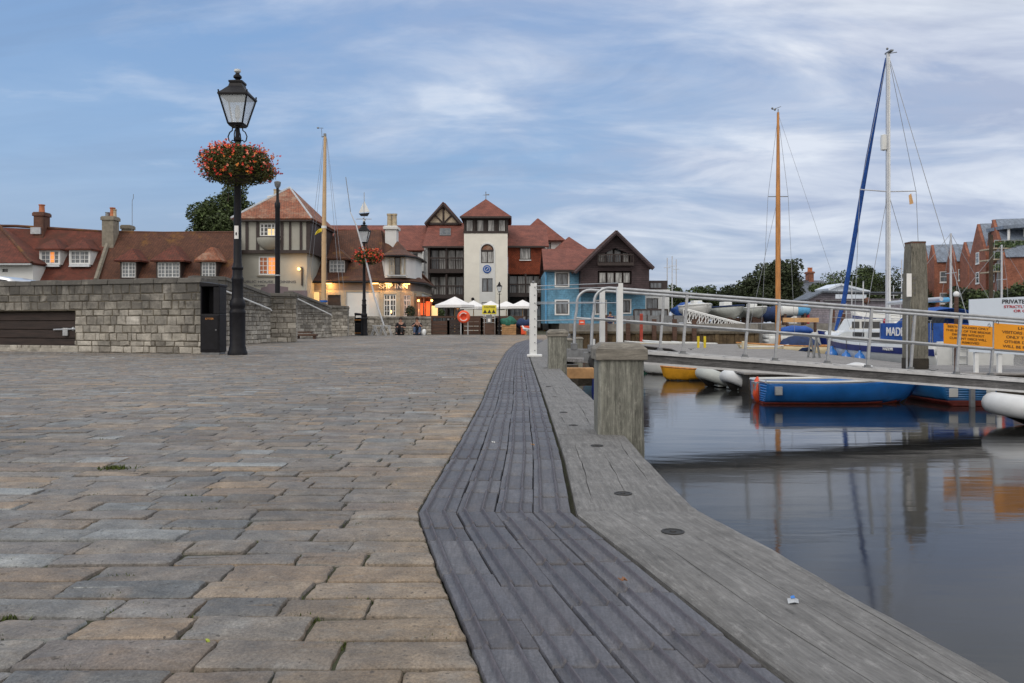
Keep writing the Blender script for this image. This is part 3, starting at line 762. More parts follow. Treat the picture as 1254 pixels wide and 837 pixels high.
# ---- kerb of heavy beams along the water
rgk = random.Random(31)
def beam(d0, d1, first=False):
    n = 60 if d1 < 5 else 24; ys = [d0+(d1-d0)*i/n for i in range(n+1)]
    if d0 < 2.8 < d1: ys = sorted(ys+[2.73, 2.80])
    a = Vector(((Rx(d0)+Ox(d0))/2, d0, 0)); ang = 0
    if first: ang = math.atan2(.28, 1.31)
    rot = Matrix.Rotation(ang, 4, 'Z')
    base_u = [.62, .74, .88, .30] if first else [.25+rgk.uniform(-.1, .1), .55+rgk.uniform(-.1, .1), .82+rgk.uniform(-.05, .05)]
    crk = [(u, rgk.uniform(0, 6), rgk.uniform(-.5, .5), rgk.uniform(0, .3), rgk.uniform(.55, 1.0), rgk.uniform(.6, 1)) for u in base_u]
    mb = MB(); rows = []; Wd = .43
    for y in ys:
        l, r = Rx(y)+.006, Ox(y); row = []; tt = (y-d0)/(d1-d0)
        g1 = .003 if y in (ys[0], ys[-1]) else 0
        top = lambda u: .004-g1+.0018*math.sin(y*9+u*7)+.001*math.sin(y*23+u*19)
        row.append((l, y, -.2)); row.append((l, y, -.006)); us = [(.03, 0)]
        for k, (u, ph, sl_, t0, t1, wd) in enumerate(sorted(crk)):
            c = u+.025*math.sin(y*1.7+ph)+.010*math.sin(y*6.1+ph*2)+.004*math.sin(y*21+ph)
            s_ = max(0, min(1, (tt-t0)*6))*max(0, min(1, (t1-tt)*6)); e = .0005+.0028*s_*wd*(.6+.4*math.sin(y*13+ph))
            us += [(c-.03, 0), (c-e/Wd, 0), (c, -.016*s_), (c+e/Wd, 0), (c+.03, 0)]
        us.append((.965, 0))
        pv = 0
        for u, dz in us: u = max(u, pv+.0005); pv = u; row.append((l+(r-l)*min(u, .975), y, top(u)+dz))
        row.append((r-.008+.002*math.sin(y*11), y, -.003)); row.append((r, y, -.022+.004*math.sin(y*7))); row.append((r, y, -.34))
        rows.append(row)
    n = len(rows[0])
    for row in rows:
        for p in row:
            q = rot.inverted() @ (Vector(p)-a); mb.v.append(tuple(q))
    for i in range(len(rows)-1):
        for k in range(n-1): mb.f.append((i*n+k, i*n+k+1, (i+1)*n+k+1, (i+1)*n+k))
    mb.f.append(tuple(range(n-1, -1, -1))); mb.f.append(tuple((len(rows)-1)*n+k for k in range(n)))
    ob = mb.build('kerb', 'coping', local=True, smooth=True); ob.location = a; ob.rotation_euler = (0, 0, ang)
    return struct(ob)
beam(.4, 2.76, True)
for a, b in ((2.764, 4.66), (4.668, 6.55), (6.558, 8.85), (8.858, 11.6), (11.61, 14.2), (14.21, 17.0), (17.01, 21), (21.01, 26), (26.01, 33), (33.01, 49)): beam(a, b)
# bolt recesses in the beams
for px_, py_, w_ in ((824, 653, .036), (763, 606, .034), (731, 547, .034), (702, 522, .03), (690, 506, .03), (680, 487, .03), (672, 474, .03)):
    dd = CH*F/(py_-HY); x_ = PX(px_, dd)
    b = MB(); b.lathe([(w_, -.004), (w_, .0062), (w_*.8, .0072), (w_*.75, .0050), (w_*.3, .0050), (w_*.25, .0085), (.002, .0085)], 14)
    ob = b.build('bolt_plug', 'rubber', local=True, smooth=True); ob.location = (x_, dd, 0); tag(ob, None, None, 'bolt plugs along the quay edge beams'); ob['kind'] = 'structure'
# timber quay face under the beams
qf = MB()
for i in range(len(edge)-1):
    (xa, ya), (xb, yb) = edge[i], edge[i+1]
    n = max(1, int((yb-ya)/.3))
    for k in range(n):
        a = (xa+(xb-xa)*k/n, ya+(yb-ya)*k/n); b = (xa+(xb-xa)*(k+.96)/n, ya+(yb-ya)*(k+.96)/n)
        qf.hexa([(a[0]-.3, a[1], -2.4), (a[0]-.04, a[1], -2.4), (b[0]-.04, b[1], -2.4), (b[0]-.3, b[1], -2.4)], [(a[0]-.3, a[1], -.1), (a[0]-.04, a[1], -.1), (b[0]-.04, b[1], -.1), (b[0]-.3, b[1], -.1)])
tag(qf.build('quay_wall', 'quaywall'), 'brown vertical timber planks facing the quay under the edge beams', 'quay wall')

# litter on the strip and the kerb
def leaf(px_, py_, s, mat, label, name='fallen_leaf', cat='leaf', zz_=.012):
    dd = CH*F/(py_-HY); x_ = PX(px_, dd); m = MB(); n = 8
    vs = [(0, 0, .006)]
    for k in range(n):
        a = 2*PI*k/n; r = s*(1 if k % 2 else .6)*(.55 if k in (2, 6) else 1); vs.append((r*math.cos(a), r*.6*math.sin(a), .002+.009*abs(math.sin(a*1.5+1))))
    m.add(vs, [(0, 1+k, 1+(k+1) % n) for k in range(n)])
    o = m.build(name, mat, local=True, solid=.0015); o.location = (x_, dd, zz_); o.rotation_euler = (.1, .1, R.uniform(0, 3)); tag(o, label, cat)
MT['lf1'] = M('dry_brown_leaf', (.24, .11, .05), .8, .3, 30); MT['lf2'] = M('yellow_leaf', (.35, .42, .06), .8, .2, 30)
leaf(762, 719, .018, 'lf1', 'dry brown leaf lying on the ribbed tiles near the front')
leaf(652, 549, .014, 'crate', 'small tan leaf lying on the ribbed tiles near the timber post')
leaf(254, 797, .010, 'lf2', 'tiny yellow green leaf on the front left setts')
dd = CH*F/(742-HY); m = MB(); m.add([(-.013, -.006, 0), (0, -.009, .004), (.012, -.004, 0), (.014, .006, .006), (.001, .009, .002), (-.011, .006, .007), (0, 0, .012)], [(0, 1, 6), (1, 2, 6), (2, 3, 6), (3, 4, 6), (4, 5, 6), (5, 0, 6)])
o = m.build('foil_wrapper', 'lead', local=True, solid=.001); o.location = (PX(971, dd), dd, .007); tag(o, 'crumpled silver and blue foil scrap on the quay edge beam', 'litter')
m = MB(); m.add([(-.006, -.003, .011), (.004, -.004, .012), (.003, .003, .016), (-.005, .003, .014)], [(0, 1, 2, 3)]); m.build('printed_patch', 'hull_bl', o, local=True, solid=.001)
leaf(604, 546, .012, 'white', 'small white paper scrap on the ribbed tiles', 'paper_scrap', 'litter')

# ================================================================== timber posts at the edge
def timber_post(x0, x1, y0, y1, zt, cap, label, zb=-2.2, group='square timber posts along the quay edge'):
    cx_, cy_ = (x0+x1)/2, (y0+y1)/2
    t = thing('timber_post', label, 'post', (cx_, cy_, -.34), 0, group)
    m = MB(); n = 10; rgp = random.Random(int(x0*1000))
    # shaft with slightly worn, wavering arrises
    o = 0; rows = []
    for k in range(n+1):
        zz_ = zb+(zt-cap-zb)*k/n; j = lambda: rgp.uniform(-.004, .004); c = .014
        rows.append([(x0+c+j(), y0+j(), zz_), (x1-c, y0+j(), zz_), (x1+j(), y0+c, zz_), (x1+j(), y1-c, zz_), (x1-c, y1, zz_), (x0+c, y1, zz_), (x0+j(), y1-c, zz_), (x0+j(), y0+c, zz_)])
    for r_ in rows: m.v += r_
    for k in range(n):
        for q in range(8): m.f.append((k*8+q, k*8+(q+1) % 8, (k+1)*8+(q+1) % 8, (k+1)*8+q))
    m.f.append(tuple(n*8+q for q in range(8)))
    m.build('shaft', 'postwood', t)
    e = .018; c = MB()
    b_ = [(x0-e, y0-e), (x1+e, y0-e), (x1+e, y1+e), (x0-e, y1+e)]
    c.hexa([(x, y, zt-cap) for x, y in b_], [(x, y, zt-.035) for x, y in b_]); c.f.pop(-5)
    o = len(c.v)-4; c.v += [(x0+.025, y0+.025, zt), (x1-.025, y0+.025, zt), (x1-.025, y1-.025, zt), (x0+.025, y1-.025, zt)]
    for k in range(4): c.f.append((o+k, o+(k+1) % 4, o+4+(k+1) % 4, o+4+k))
    c.f.append((o+4, o+5, o+6, o+7))
    c.build('cap', 'capwood', t, bevel=.006)
    return t
timber_post(.500, .765, 4.60, 4.87, .535, .10, 'nearest square weathered timber post with chamfered cap at the quay edge')
timber_post(.515, .78, 11.3, 11.57, .56, .10, 'smaller looking square timber post just beyond the nearest one, left of the gangway')
timber_post(1.10, 1.26, 16.6, 16.8, .34, .06, 'low square post at the landing behind the white hoops')
timber_post(1.62, 1.80, 20.2, 20.4, .30, .06, 'short far square post right of the crab pots')

# short buffer timber seen below between the posts
t = thing('fender_block', 'short slanted timber block bolted outside the edge beams behind the nearest post', 'timber block', (.86, 8.4, -.5))
MB().hexa([(.75, 7.9, -1.6), (.95, 7.9, -1.6), (.95, 8.3, -1.6), (.75, 8.3, -1.6)], [(.75, 7.9, -.10), (.95, 7.9, -.20), (.95, 8.3, -.20), (.75, 8.3, -.10)]).build('block', 'postwood', t, bevel=.01)
MB().lathe([(.02, -.12), (.02, -.08)], 8, (.85, 8.1)).build('bolt', 'steel_d', t)

# ================================================================== stone walls
def stone_face(mb, p0, p1, zb, zt0, zt1, rg, rowh=(.11, .175), lens=(.16, .40), holes=(), proud=.03):
    """coursed rubble on the face of a line p0->p1; outward is to the right of the direction"""
    P0, P1 = Vector((p0[0], p0[1], 0)), Vector((p1[0], p1[1], 0)); D = (P1-P0); Ln = D.length; D.normalize(); N = Vector((D.y, -D.x, 0))
    zt = lambda s: zt0+(zt1-zt0)*s/Ln
    z = zb
    top = max(zt0, zt1)
    while z < top-.02:
        h = rg.uniform(*rowh)*rg.choice((.72, 1, 1, 1.2))
        if top-(z+h) < .07: h = top-z
        s = -rg.uniform(0, .15)
        while s < Ln-.02:
            L = rg.uniform(*lens)
            if rg.random() < .3: L *= rg.uniform(.45, .7)
            elif rg.random() < .2: L *= 1.35
            a = max(0, s)+.010; b = min(Ln, s+L)-.010
            if Ln-b < .1: b = Ln
            s += L
            if b-a < .05: continue
            skip = False
            for (ha, hb, hz0, hz1) in holes:
                m_ = (a+b)/2
                if ha < m_ < hb and hz0 < z+h/2 < hz1: skip = True
                elif ha < b and hb > a and hz0 < z+h/2 < hz1:
                    if m_ < ha: b = min(b, ha)
                    else: a = max(a, hb)
            if skip or b-a < .04: continue
            za, zc = z+.008, z+h-.008
            t0, t1 = min(zc, zt(a)-.01), min(zc, zt(b)-.01)
            if max(t0, t1) < za+.03: continue
            t0 = max(t0, za+.01); t1 = max(t1, za+.01)
            pr = rg.uniform(proud*.3, proud); j = lambda: rg.uniform(-.009, .009); i_ = rg.uniform(.014, .028)
            q = lambda s_, zz, off: tuple(P0+D*s_+N*off+Vector((0, 0, zz)))
            back = [(a, za), (b, za), (b, t1), (a, t0)]
            o = len(mb.v)
            mb.v += [q(x, y, -.03) for x, y in back]
            mid = [(a+j()*1.2, za+j()*1.2), (b+j()*1.2, za+j()*1.2), (b+j()*1.2, t1+min(0, j()*1.6)), (a+j()*1.2, t0+min(0, j()*1.6))]
            mb.v += [q(x, y, pr*.45) for x, y in mid]
            cx_, cz_ = (a+b)/2, (za+max(t0, t1))/2
            frn = [(x+(i_ if x < cx_ else -i_), y+(i_*.8 if y < cz_ else -i_*.8)) for x, y in mid]
            if t1-za > .04 and t0-za > .04:
                mb.v += [q(x, y, pr+j()*.6) for x, y in frn]
                for k in range(4): mb.f.append((o+4+k, o+4+(k+1) % 4, o+8+(k+1) % 4, o+8+k))
                mb.f.append((o+8, o+9, o+10, o+11))
            else: mb.f.append((o+4, o+5, o+6, o+7))
            for k in range(4): mb.f.append((o+k, o+(k+1) % 4, o+4+(k+1) % 4, o+4+k))
        z += h
def cop_stones(mb, p0, p1, z0, z1, th, rg, lens=(.45, .8), h=.11, over=.05):
    P0, P1 = Vector((p0[0], p0[1], 0)), Vector((p1[0], p1[1], 0)); D = (P1-P0); Ln = D.length; D.normalize(); N = Vector((D.y, -D.x, 0)); s = 0
    while s < Ln-.01:
        L = min(rg.uniform(*lens), Ln-s)
        if Ln-s-L < .15: L = Ln-s
        a, b = s+.005, s+L-.005; za = z0+(z1-z0)*a/Ln; zc = z0+(z1-z0)*b/Ln; o_ = over+rg.uniform(-.01, .01)
        q = lambda s_, off, zz: tuple(P0+D*s_+N*off+Vector((0, 0, zz)))
        e = rg.uniform(-.008, .008)
        mb.hexa([q(a, o_, za-h), q(b, o_, zc-h), q(b, -th-over, zc-h), q(a, -th-over, za-h)], [q(a, o_-.02, za+e), q(b, o_-.02, zc+e), q(b, -th-over+.02, zc+e), q(a, -th-over+.02, za+e)])
        s += L
def stone_wall(name, label, runs, th=.42, seed=1, cat='wall', loc=None, extra_faces=(), rowh=(.11, .175), lens=(.16, .40)):
    rg = random.Random(seed); t = thing(name, label, cat, loc or (runs[0][0][0], runs[0][0][1], 0))
    st, co, cp = MB(), MB(), MB()
    for r_ in runs:
        p0, p1, zb, z0, z1 = r_[:5]; holes = r_[5] if len(r_) > 5 else ()
        stone_face(st, p0, p1, zb, z0-.1, z1-.1, rg, holes=holes, rowh=rowh, lens=lens)
        P0, P1 = Vector((*p0, 0)), Vector((*p1, 0)); D = (P1-P0).normalized(); N = Vector((D.y, -D.x, 0)); Ln = (P1-P0).length
        cuts = [0, Ln]
        for h in holes: cuts += [max(0, h[0]), min(Ln, h[1])]
        cuts = sorted(set(cuts))
        for i in range(len(cuts)-1):
            a, b = cuts[i], cuts[i+1]; za, zc = z0+(z1-z0)*a/Ln-.11, z0+(z1-z0)*b/Ln-.11
            bot = zb-.2; cover = [h for h in holes if h[0] <= (a+b)/2 <= h[1]]
            q = lambda s_, off, zz: tuple(P0+D*s_+N*off+Vector((0, 0, zz)))
            if cover:
                co.hexa([q(a, -.24, bot), q(b, -.24, bot), q(b, -th, bot), q(a, -th, bot)], [q(a, -.24, za), q(b, -.24, zc), q(b, -th, zc), q(a, -th, za)])
                bot = cover[0][3]; co.hexa([q(a, 0, bot), q(b, 0, bot), q(b, -.238, bot), q(a, -.238, bot)], [q(a, 0, za), q(b, 0, zc), q(b, -.238, zc), q(a, -.238, za)])
            else:
                co.hexa([q(a, 0, bot), q(b, 0, bot), q(b, -th, bot), q(a, -th, bot)], [q(a, 0, za), q(b, 0, zc), q(b, -th, zc), q(a, -th, za)])
        if not (len(r_) > 6 and r_[6] == 'nocap'): cop_stones(cp, p0, p1, z0, z1, th, rg)
    co.build('mortar_core', 'mortar', t); st.build('stonework', 'stone', t); cp.build('coping', 'stone', t, bevel=.012)
    return t
wl0, wl1 = (-13.6, 19.2), (-6.50, 16.72)
L_ = (Vector(wl1)-Vector(wl0)).length; U = (Vector(wl1)-Vector(wl0)).normalized()
# opening with flood boards, measured along the wall
sR = L_-.605*5.78-.0
wall = stone_wall('stone_wall', 'long low weathered stone wall at the left with a boarded recess and flat coping', [(wl0, wl1, 0, 1.62, 1.61, [(1.2, sR, .10, .93)])], th=.45, seed=5, loc=(-9, 17.6, 0))
# its end face
ef = MB(); stone_face(ef, wl1, (-6.35, 17.16), 0, 1.5, 1.5, random.Random(8), rowh=(.14, .2), lens=(.2, .45)); ef.build('stonework', 'stone', wall)
Nn = Vector((U.y, -U.x))
def onwall(s, off): p = Vector(wl0)+U*s+Nn*off; return (p.x, p.y)
t = thing('flood_board', 'dark brown timber flood boards filling the recess in the stone wall', 'boards', (*onwall(3, -.1), 0))
for k in range(4):
    a, b = onwall(1.22, -.12), onwall(sR-.02, -.12); a2, b2 = onwall(1.22, -.17), onwall(sR-.02, -.17); z0 = .11+k*.2; z1 = z0+.185
    MB().hexa([(*a, z0), (*b, z0), (*b2, z0), (*a2, z0)], [(*a, z1), (*b, z1), (*b2, z1), (*a2, z1)]).build('board', 'board_d', t, bevel=.008)
m = MB(); a = onwall(sR-.75, -.10); b = onwall(sR-.05, -.10); m.tube([(*a, .50), (*b, .52)], .022); m.build('latch_bar', 'steel', t)
m = MB(); a = onwall(sR-.38, -.08); m.box(a[0]-.06, a[0]+.06, a[1]-.02, a[1]+.03, .36, .54); m.build('latch_plate', 'steel', t, bevel=.01); MB().ball((a[0]+.2, a[1]-.02, .52), .05).build('latch_knob', 'steel', t)
m = MB(); a, b = onwall(1.2, .02), onwall(sR+.1, .02); a2, b2 = onwall(1.2, -.2), onwall(sR+.1, -.2)
m.hexa([(*a, -.02), (*b, -.02), (*b2, -.02), (*a2, -.02)], [(*a, .08), (*b, .08), (*b2, .08), (*a2, .08)]); m.build('threshold', 'stone', wall, bevel=.01)

q = lambda px_, d: (PX(px_, d), d)
stone_wall('stone_wall', 'sloping stone wall behind the nearest lamp post, with a pale handrail on it', [(q(236, 22.6), q(276, 23.2), 0, 2.0, 2.0), (q(276, 23.2), q(331, 26.8), 0, 2.0, 1.64)], seed=21, th=.4)
stone_wall('stone_pier', 'square stone pier between the two sloping walls at the foot of the slim lamp column', [(q(330, 27.0), q(362.5, 27.2), 0, 1.68, 1.66), (q(362.5, 27.2), q(364, 28.6), 0, 1.66, 1.66)], seed=22, cat='pier', th=.9)
stone_wall('stone_wall', 'second sloping stone wall running down to the right towards the pub', [(q(358, 33.2), q(406, 36.0), 0, 1.98, 1.43)], seed=23, th=.4)
stone_wall('stone_pier', 'end stone pier at the foot of the second sloping wall', [(q(404, 38.8), q(425.5, 39.2), 0, 1.52, 1.5), (q(425.5, 39.2), q(427, 41), 0, 1.5, 1.5)], seed=24, cat='pier', th=.9)
def handrail(pa, da, pb, db, label, off=.22):
    a = Vector((PX(pa[0], da), da, PZ(pa[1], da))); b = Vector((PX(pb[0], db), db, PZ(pb[1], db)))
    t = thing('handrail', label, 'handrail', a, 0, 'handrails on the sloping walls')
    MB().tube([a+Vector((-.15, 0, -.02)), a, b, b+Vector((.03, .05, -.05))], .026).build('rail', 'white', t, smooth=True)
    for k in (.1, .5, .9):
        p = a.lerp(b, k); MB().tube([p, p+Vector((0, .12, -.04)), p+Vector((-.02, .2+off*.6, -.04))], .012, 6).build('bracket', 'steel_d', t)
handrail((272, 355), 22.7, (331, 379), 26.4, 'pale handrail on the sloping wall just right of the nearest lamp post')
handrail((362, 365), 32.8, (405, 385.5), 35.5, 'pale handrail on the second sloping wall nearer the pub')
stone_wall('stone_wall', 'low grey rubble wall below the pub behind the seated pair', [(q(420, 43.2), q(528, 44.5), 0, 1.04, 1.02)], seed=25, rowh=(.12, .17), lens=(.2, .4), th=.35)
# dark bench boards at the foot of the second wall
t = thing('timber_bench', 'low dark timber planks stacked at the foot of the second sloping wall', 'bench', (PX(376, 33), 33, 0))
m = MB(); m.box(PX(363, 33), PX(389, 33), 32.7, 33.1, .12, .20); m.box(PX(365, 33), PX(383, 33), 32.75, 33.05, .24, .30); m.build('seat', 'timber_b', t, bevel=.01)
m = MB(); m.box(PX(365, 33), PX(367, 33), 32.75, 33.05, 0, .12); m.build('leg', 'timber_b', t); m = MB(); m.box(PX(385, 33), PX(387, 33), 32.75, 33.05, 0, .12); m.build('leg', 'timber_b', t)

# ================================================================== litter bins
def bin_(x, y, label, h=1.45, w=.42, rz=0, letter=None):
    t = thing('litter_bin', label, 'litter bin', (x, y, 0), rz, 'black litter bins')
    dp = .4
    m = MB(); m.box(-w/2, w/2, -dp/2, dp/2, .05, h*.56); m.box(-w/2, -w/2+.03, -dp/2, dp/2, h*.56, h-.1); m.box(w/2-.13, w/2, -dp/2, dp/2, h*.56, h-.1)
    m.box(-w/2+.03, w/2-.13, dp/2-.03, dp/2, h*.56, h-.1); m.build('housing', 'black', t, local=True, bevel=.012)
    m = MB(); m.hexa([(-w/2-.01, -dp/2-.02, h-.1), (w/2+.01, -dp/2-.02, h-.1), (w/2+.01, dp/2+.02, h-.1), (-w/2-.01, dp/2+.02, h-.1)], [(-w/2-.01, -dp/2-.02, h), (w/2+.01, -dp/2-.02, h-.05), (w/2+.01, dp/2+.02, h-.05), (-w/2-.01, dp/2+.02, h+.02)]); m.build('lid', 'black', t, local=True, bevel=.01)
    m = MB(); m.box(-w/2+.02, w/2-.02, -dp/2+.02, dp/2-.02, 0, .05); m.build('plinth', 'steel_d', t, local=True)
    m = MB(); m.box(-w/2+.03, w/2-.03, -dp/2-.012, -dp/2, .10, h*.54); m.build('door', 'black', t, local=True, bevel=.006)
    m = MB(); m.tube([(w/2-.07, -dp/2-.022, h*.34), (w/2-.07, -dp/2-.010, h*.34)], .016, 10); m.build('lock', 'steel_d', t, local=True)
    return t
bn = bin_(PX(260.5, 16.5), 16.55, 'tall black litter bin with open front beside the nearest lamp post', 1.5, .40)
text('LITTER', 0, .74, -.214, .17, .035, 'mastwood', bn, local=True)
bn = bin_(PX(440, 41.6), 41.9, 'squat black litter bin beside the second lamp post, white panel on top', 1.18, .52)
m = MB(); m.box(-.2, .2, -.212, -.201, .93, 1.05); m.build('notice', 'ink_w', bn, local=True)
MB().box(-.27, .27, -.215, -.195, .80, .83).build('gold_band', 'mastwood', bn, local=True); MB().box(-.27, .27, -.215, -.195, .12, .15).build('gold_band', 'mastwood', bn, local=True)

# ================================================================== heritage lamps
def lamp(x, y, s, label, sticker=False, basket=None, vane=None, seed=1):
    """s: height in metres divided by the 345 units measured on the nearest one"""
    t = thing('street_lamp', label, 'street lamp', (x, y, 0), 0, 'ornate black street lamps')
    u = s
    prof = [(11.6, 0), (11.8, 3), (10.4, 6), (10.2, 9), (9.4, 11), (9.4, 50), (9.7, 51), (9.7, 53), (8.6, 55), (8.4, 57), (9.3, 59), (9.6, 62), (8.8, 66), (7.4, 68), (6.8, 70), (6.6, 90), (7.3, 92), (7.3, 94), (6.0, 96), (5.9, 104), (6.8, 105), (7.0, 107), (5.6, 109), (5.2, 112), (4.8, 113), (4.5, 165), (4.0, 220), (4.7, 221), (4.7, 224), (3.4, 226), (2.9, 262), (4.6, 263), (4.6, 266), (2.6, 268), (2.4, 279)]
    m = MB(); m.lathe([(r*u, z*u) for r, z in prof], 20); 
    m.build('column', 'black', t, local=True, smooth=True)
    if True:
        m = MB()
        for a in (0, PI/2, PI, 3*PI/2):      # scroll brackets under the lantern
            pts = [(3, 262), (6.5, 263.5), (8, 261), (10.5, 263), (11.6, 268), (9.6, 273), (6.4, 275.5), (6.2, 279)]
            m.tube([(r*u*math.cos(a), r*u*math.sin(a), z*u) for r, z in pts], .75*u, 6)
        m.build('scroll_bracket', 'black', t, local=True, smooth=True)
        rot = [(math.cos(a), math.sin(a)) for a in (PI/4, 3*PI/4, 5*PI/4, 7*PI/4)]
        S2 = math.sqrt(2)
        def ring(hw, z): return [(c*hw*S2*u, s_*hw*S2*u, z*u) for c, s_ in rot]
        lan = thing_part('lantern', t)
        m = MB(); b0, b1 = ring(8.2, 280), ring(8.9, 282.5); m.hexa(b0, b1)
        for k in range(4):
            a, b = ring(8.6, 282)[k], ring(17, 316)[k]; m.tube([a, b], 1.05*u, 6)
            a2, b2 = ring(17, 316)[k], ring(17, 316)[(k+1) % 4]; m.tube([a2, b2], 1.2*u, 6)
            c1, c2 = ring(8.6, 282.5)[k], ring(8.6, 282.5)[(k+1) % 4]; m.tube([c1, c2], 1.2*u, 6)
            m.tube([b, (b[0]*1.02, b[1]*1.02, b[2]+5*u)], .9*u, 6)
        m.build('lantern_frame', 'black', lan, local=True)
        for k in range(4):
            a, b = ring(8.1, 283), ring(16.3, 315); k2 = (k+1) % 4
            MB().poly([a[k], a[k2], b[k2], b[k]]).build('lantern_pane', 'lglass', lan, local=True)
        m = MB(); m.lathe([(2, 280), (2, 292), (1, 293)], 10) if False else m.lathe([(1.6*u, 281*u), (1.6*u, 290*u), (3*u, 291*u), (3.2*u, 300*u), (1.5*u, 306*u)], 10); m.build('lamp_mantle', 'white', lan, local=True, smooth=True)
        m = MB(); lv = [ring(18.3, 315.5), ring(18.3, 317.5), ring(14.6, 321), ring(8.5, 328), ring(7.5, 332), ring(8.4, 333), ring(8.4, 335), ring(3, 337)]
        for r_ in lv: m.v += r_
        for i in range(len(lv)-1):
            for k in range(4): m.f.append((i*4+k, i*4+(k+1) % 4, (i+1)*4+(k+1) % 4, (i+1)*4+k))
        m.f.append((3, 2, 1, 0)); o = (len(lv)-1)*4; m.f.append((o, o+1, o+2, o+3))
        m.build('lantern_roof', 'black', lan, local=True)
        m = MB(); m.lathe([(a*u, z*u) for a, z in [(2.4, 336), (2.6, 338), (5, 340), (5, 342), (2.6, 344.5), (2.2, 346)]], 12); m.build('finial', 'black', lan, local=True, smooth=True)
        m = MB(); m.lathe([(a*u, z*u) for a, z in [(2.2, 346), (4.0, 347.5), (4.0, 350), (1, 351)]], 12); m.build('light_sensor', 'white', lan, local=True, smooth=True)
    if sticker:
        m = MB()
        for k in range(5):
            a0 = -PI/2-.55+.22*k; a1 = a0+.22; r = 4.75*u
            m.poly([(r*math.cos(a0), r*math.sin(a0), 142*u), (r*math.cos(a1), r*math.sin(a1), 142*u), (r*math.cos(a1), r*math.sin(a1), 158*u), (r*math.cos(a0), r*math.sin(a0), 158*u)])
        st = m.build('notice_label', 'ink_w', t, local=True, solid=.003)
        m = MB(); m.ball((0, -4.9*u, 148*u), (1.0*u, .1*u, 2.2*u)); m.build('printed_mark', 'ink', st, local=True)
    return t
def thing_part(name, parent):
    o = bpy.data.objects.new(name, None); COL.objects.link(o); o.parent = parent; return o
def basket(x, y, z, rx, rz, label, seed, nl, nf, ls, fs, red=.6):
    t = thing('hanging_basket', label, 'flower basket', (x, y, z), 0, 'flower baskets on the lamp posts')
    rg = random.Random(seed)
    m = MB(); m.lathe([(rx*.2, z-rz*.8), (rx*.4, z-rz*.65), (rx*.55, z-rz*.35), (rx*.6, z-rz*.1), (rx*.1, z-rz*.12)], 18, (x, y)); m.build('bowl', 'timber', t, smooth=True)
    bl = [(x, y, z-rz*.05, rx*.88, rx*.88, rz*.88)]
    for k in range(12):
        a = k*2*PI/12+rg.uniform(-.2, .2); bl.append((x+math.cos(a)*rx*.72, y+math.sin(a)*rx*.72, z+rg.uniform(-.35, .2)*rz, rx*.3, rx*.3, rz*.42))
    for k in range(5):
        a = k*2*PI/5; bl.append((x+math.cos(a)*rx*.35, y+math.sin(a)*rx*.35, z+rz*.45, rx*.35, rx*.35, rz*.4))
    m = MB(); leaves(m, bl, nl, ls, rg, .35); m.build('foliage', 'leaf_b', t)
    fm = {'fl_red': MB(), 'fl_pink': MB(), 'fl_or': MB()}
    for _ in range(nf):
        a = rg.uniform(0, 2*PI); e = rg.uniform(-.75, 1.0); r = rg.uniform(.86, 1.12)
        if rg.random() < .08: r *= 1.12
        c = Vector((x+math.cos(a)*math.cos(e)*rx*r, y+math.sin(a)*math.cos(e)*rx*r, z+math.sin(e)*rz*r*.92))
        k = 'fl_red' if rg.random() < red else ('fl_pink' if rg.random() < .55 else 'fl_or')
        nrm = (c-Vector((x, y, z))).normalized(); s = fs*rg.uniform(.5, 1.15)
        for p in range(rg.randint(3, 6)):
            u_ = Vector((rg.gauss(0, 1), rg.gauss(0, 1), rg.gauss(0, 1))).normalized(); w_ = nrm.cross(u_).normalized(); cc = c+u_*s*.6
            o = len(fm[k].v); fm[k].v += [tuple(cc+u_*s), tuple(cc+w_*s*.7), tuple(cc-u_*s*.7), tuple(cc-w_*s*.7)]; fm[k].f.append((o, o+1, o+2, o+3))
    for k, nm in (('fl_red', 'red_flowers'), ('fl_pink', 'salmon_flowers'), ('fl_or', 'orange_flowers')): fm[k].build(nm, k, t)['kind'] = 'stuff'
    return t
u1 = 16.3/F
lx, ly = PX(290, 16.3), 16.35
l1 = lamp(lx, ly, u1*1.0, 'nearest tall black street lamp, a flower basket round its column, at the sloping wall', sticker=True)
basket(lx, ly, PZ(202, 16.3), 46*u1, 28.5*u1, 'large flower basket of red and orange blooms on the nearest lamp', 4, 15000, 520, .030, .027, .66)
u2 = 41.5/F*(140/347)
l2 = lamp(PX(446, 41.5), 41.5, u2, 'second black street lamp with a white sailing ship weathervane on top')
l3 = lamp(PX(611.5, 43.6), 43.6, 43.6/F*66/351, 'small distant black street lamp standing by the netting crate')
basket(PX(451, 41.4), 41.4, PZ(314.5, 41.5), 17.5*41.5/F, 12*41.5/F, 'smaller flower basket packed with red flowers on the second lamp', 9, 4500, 300, .045, .042, .75)
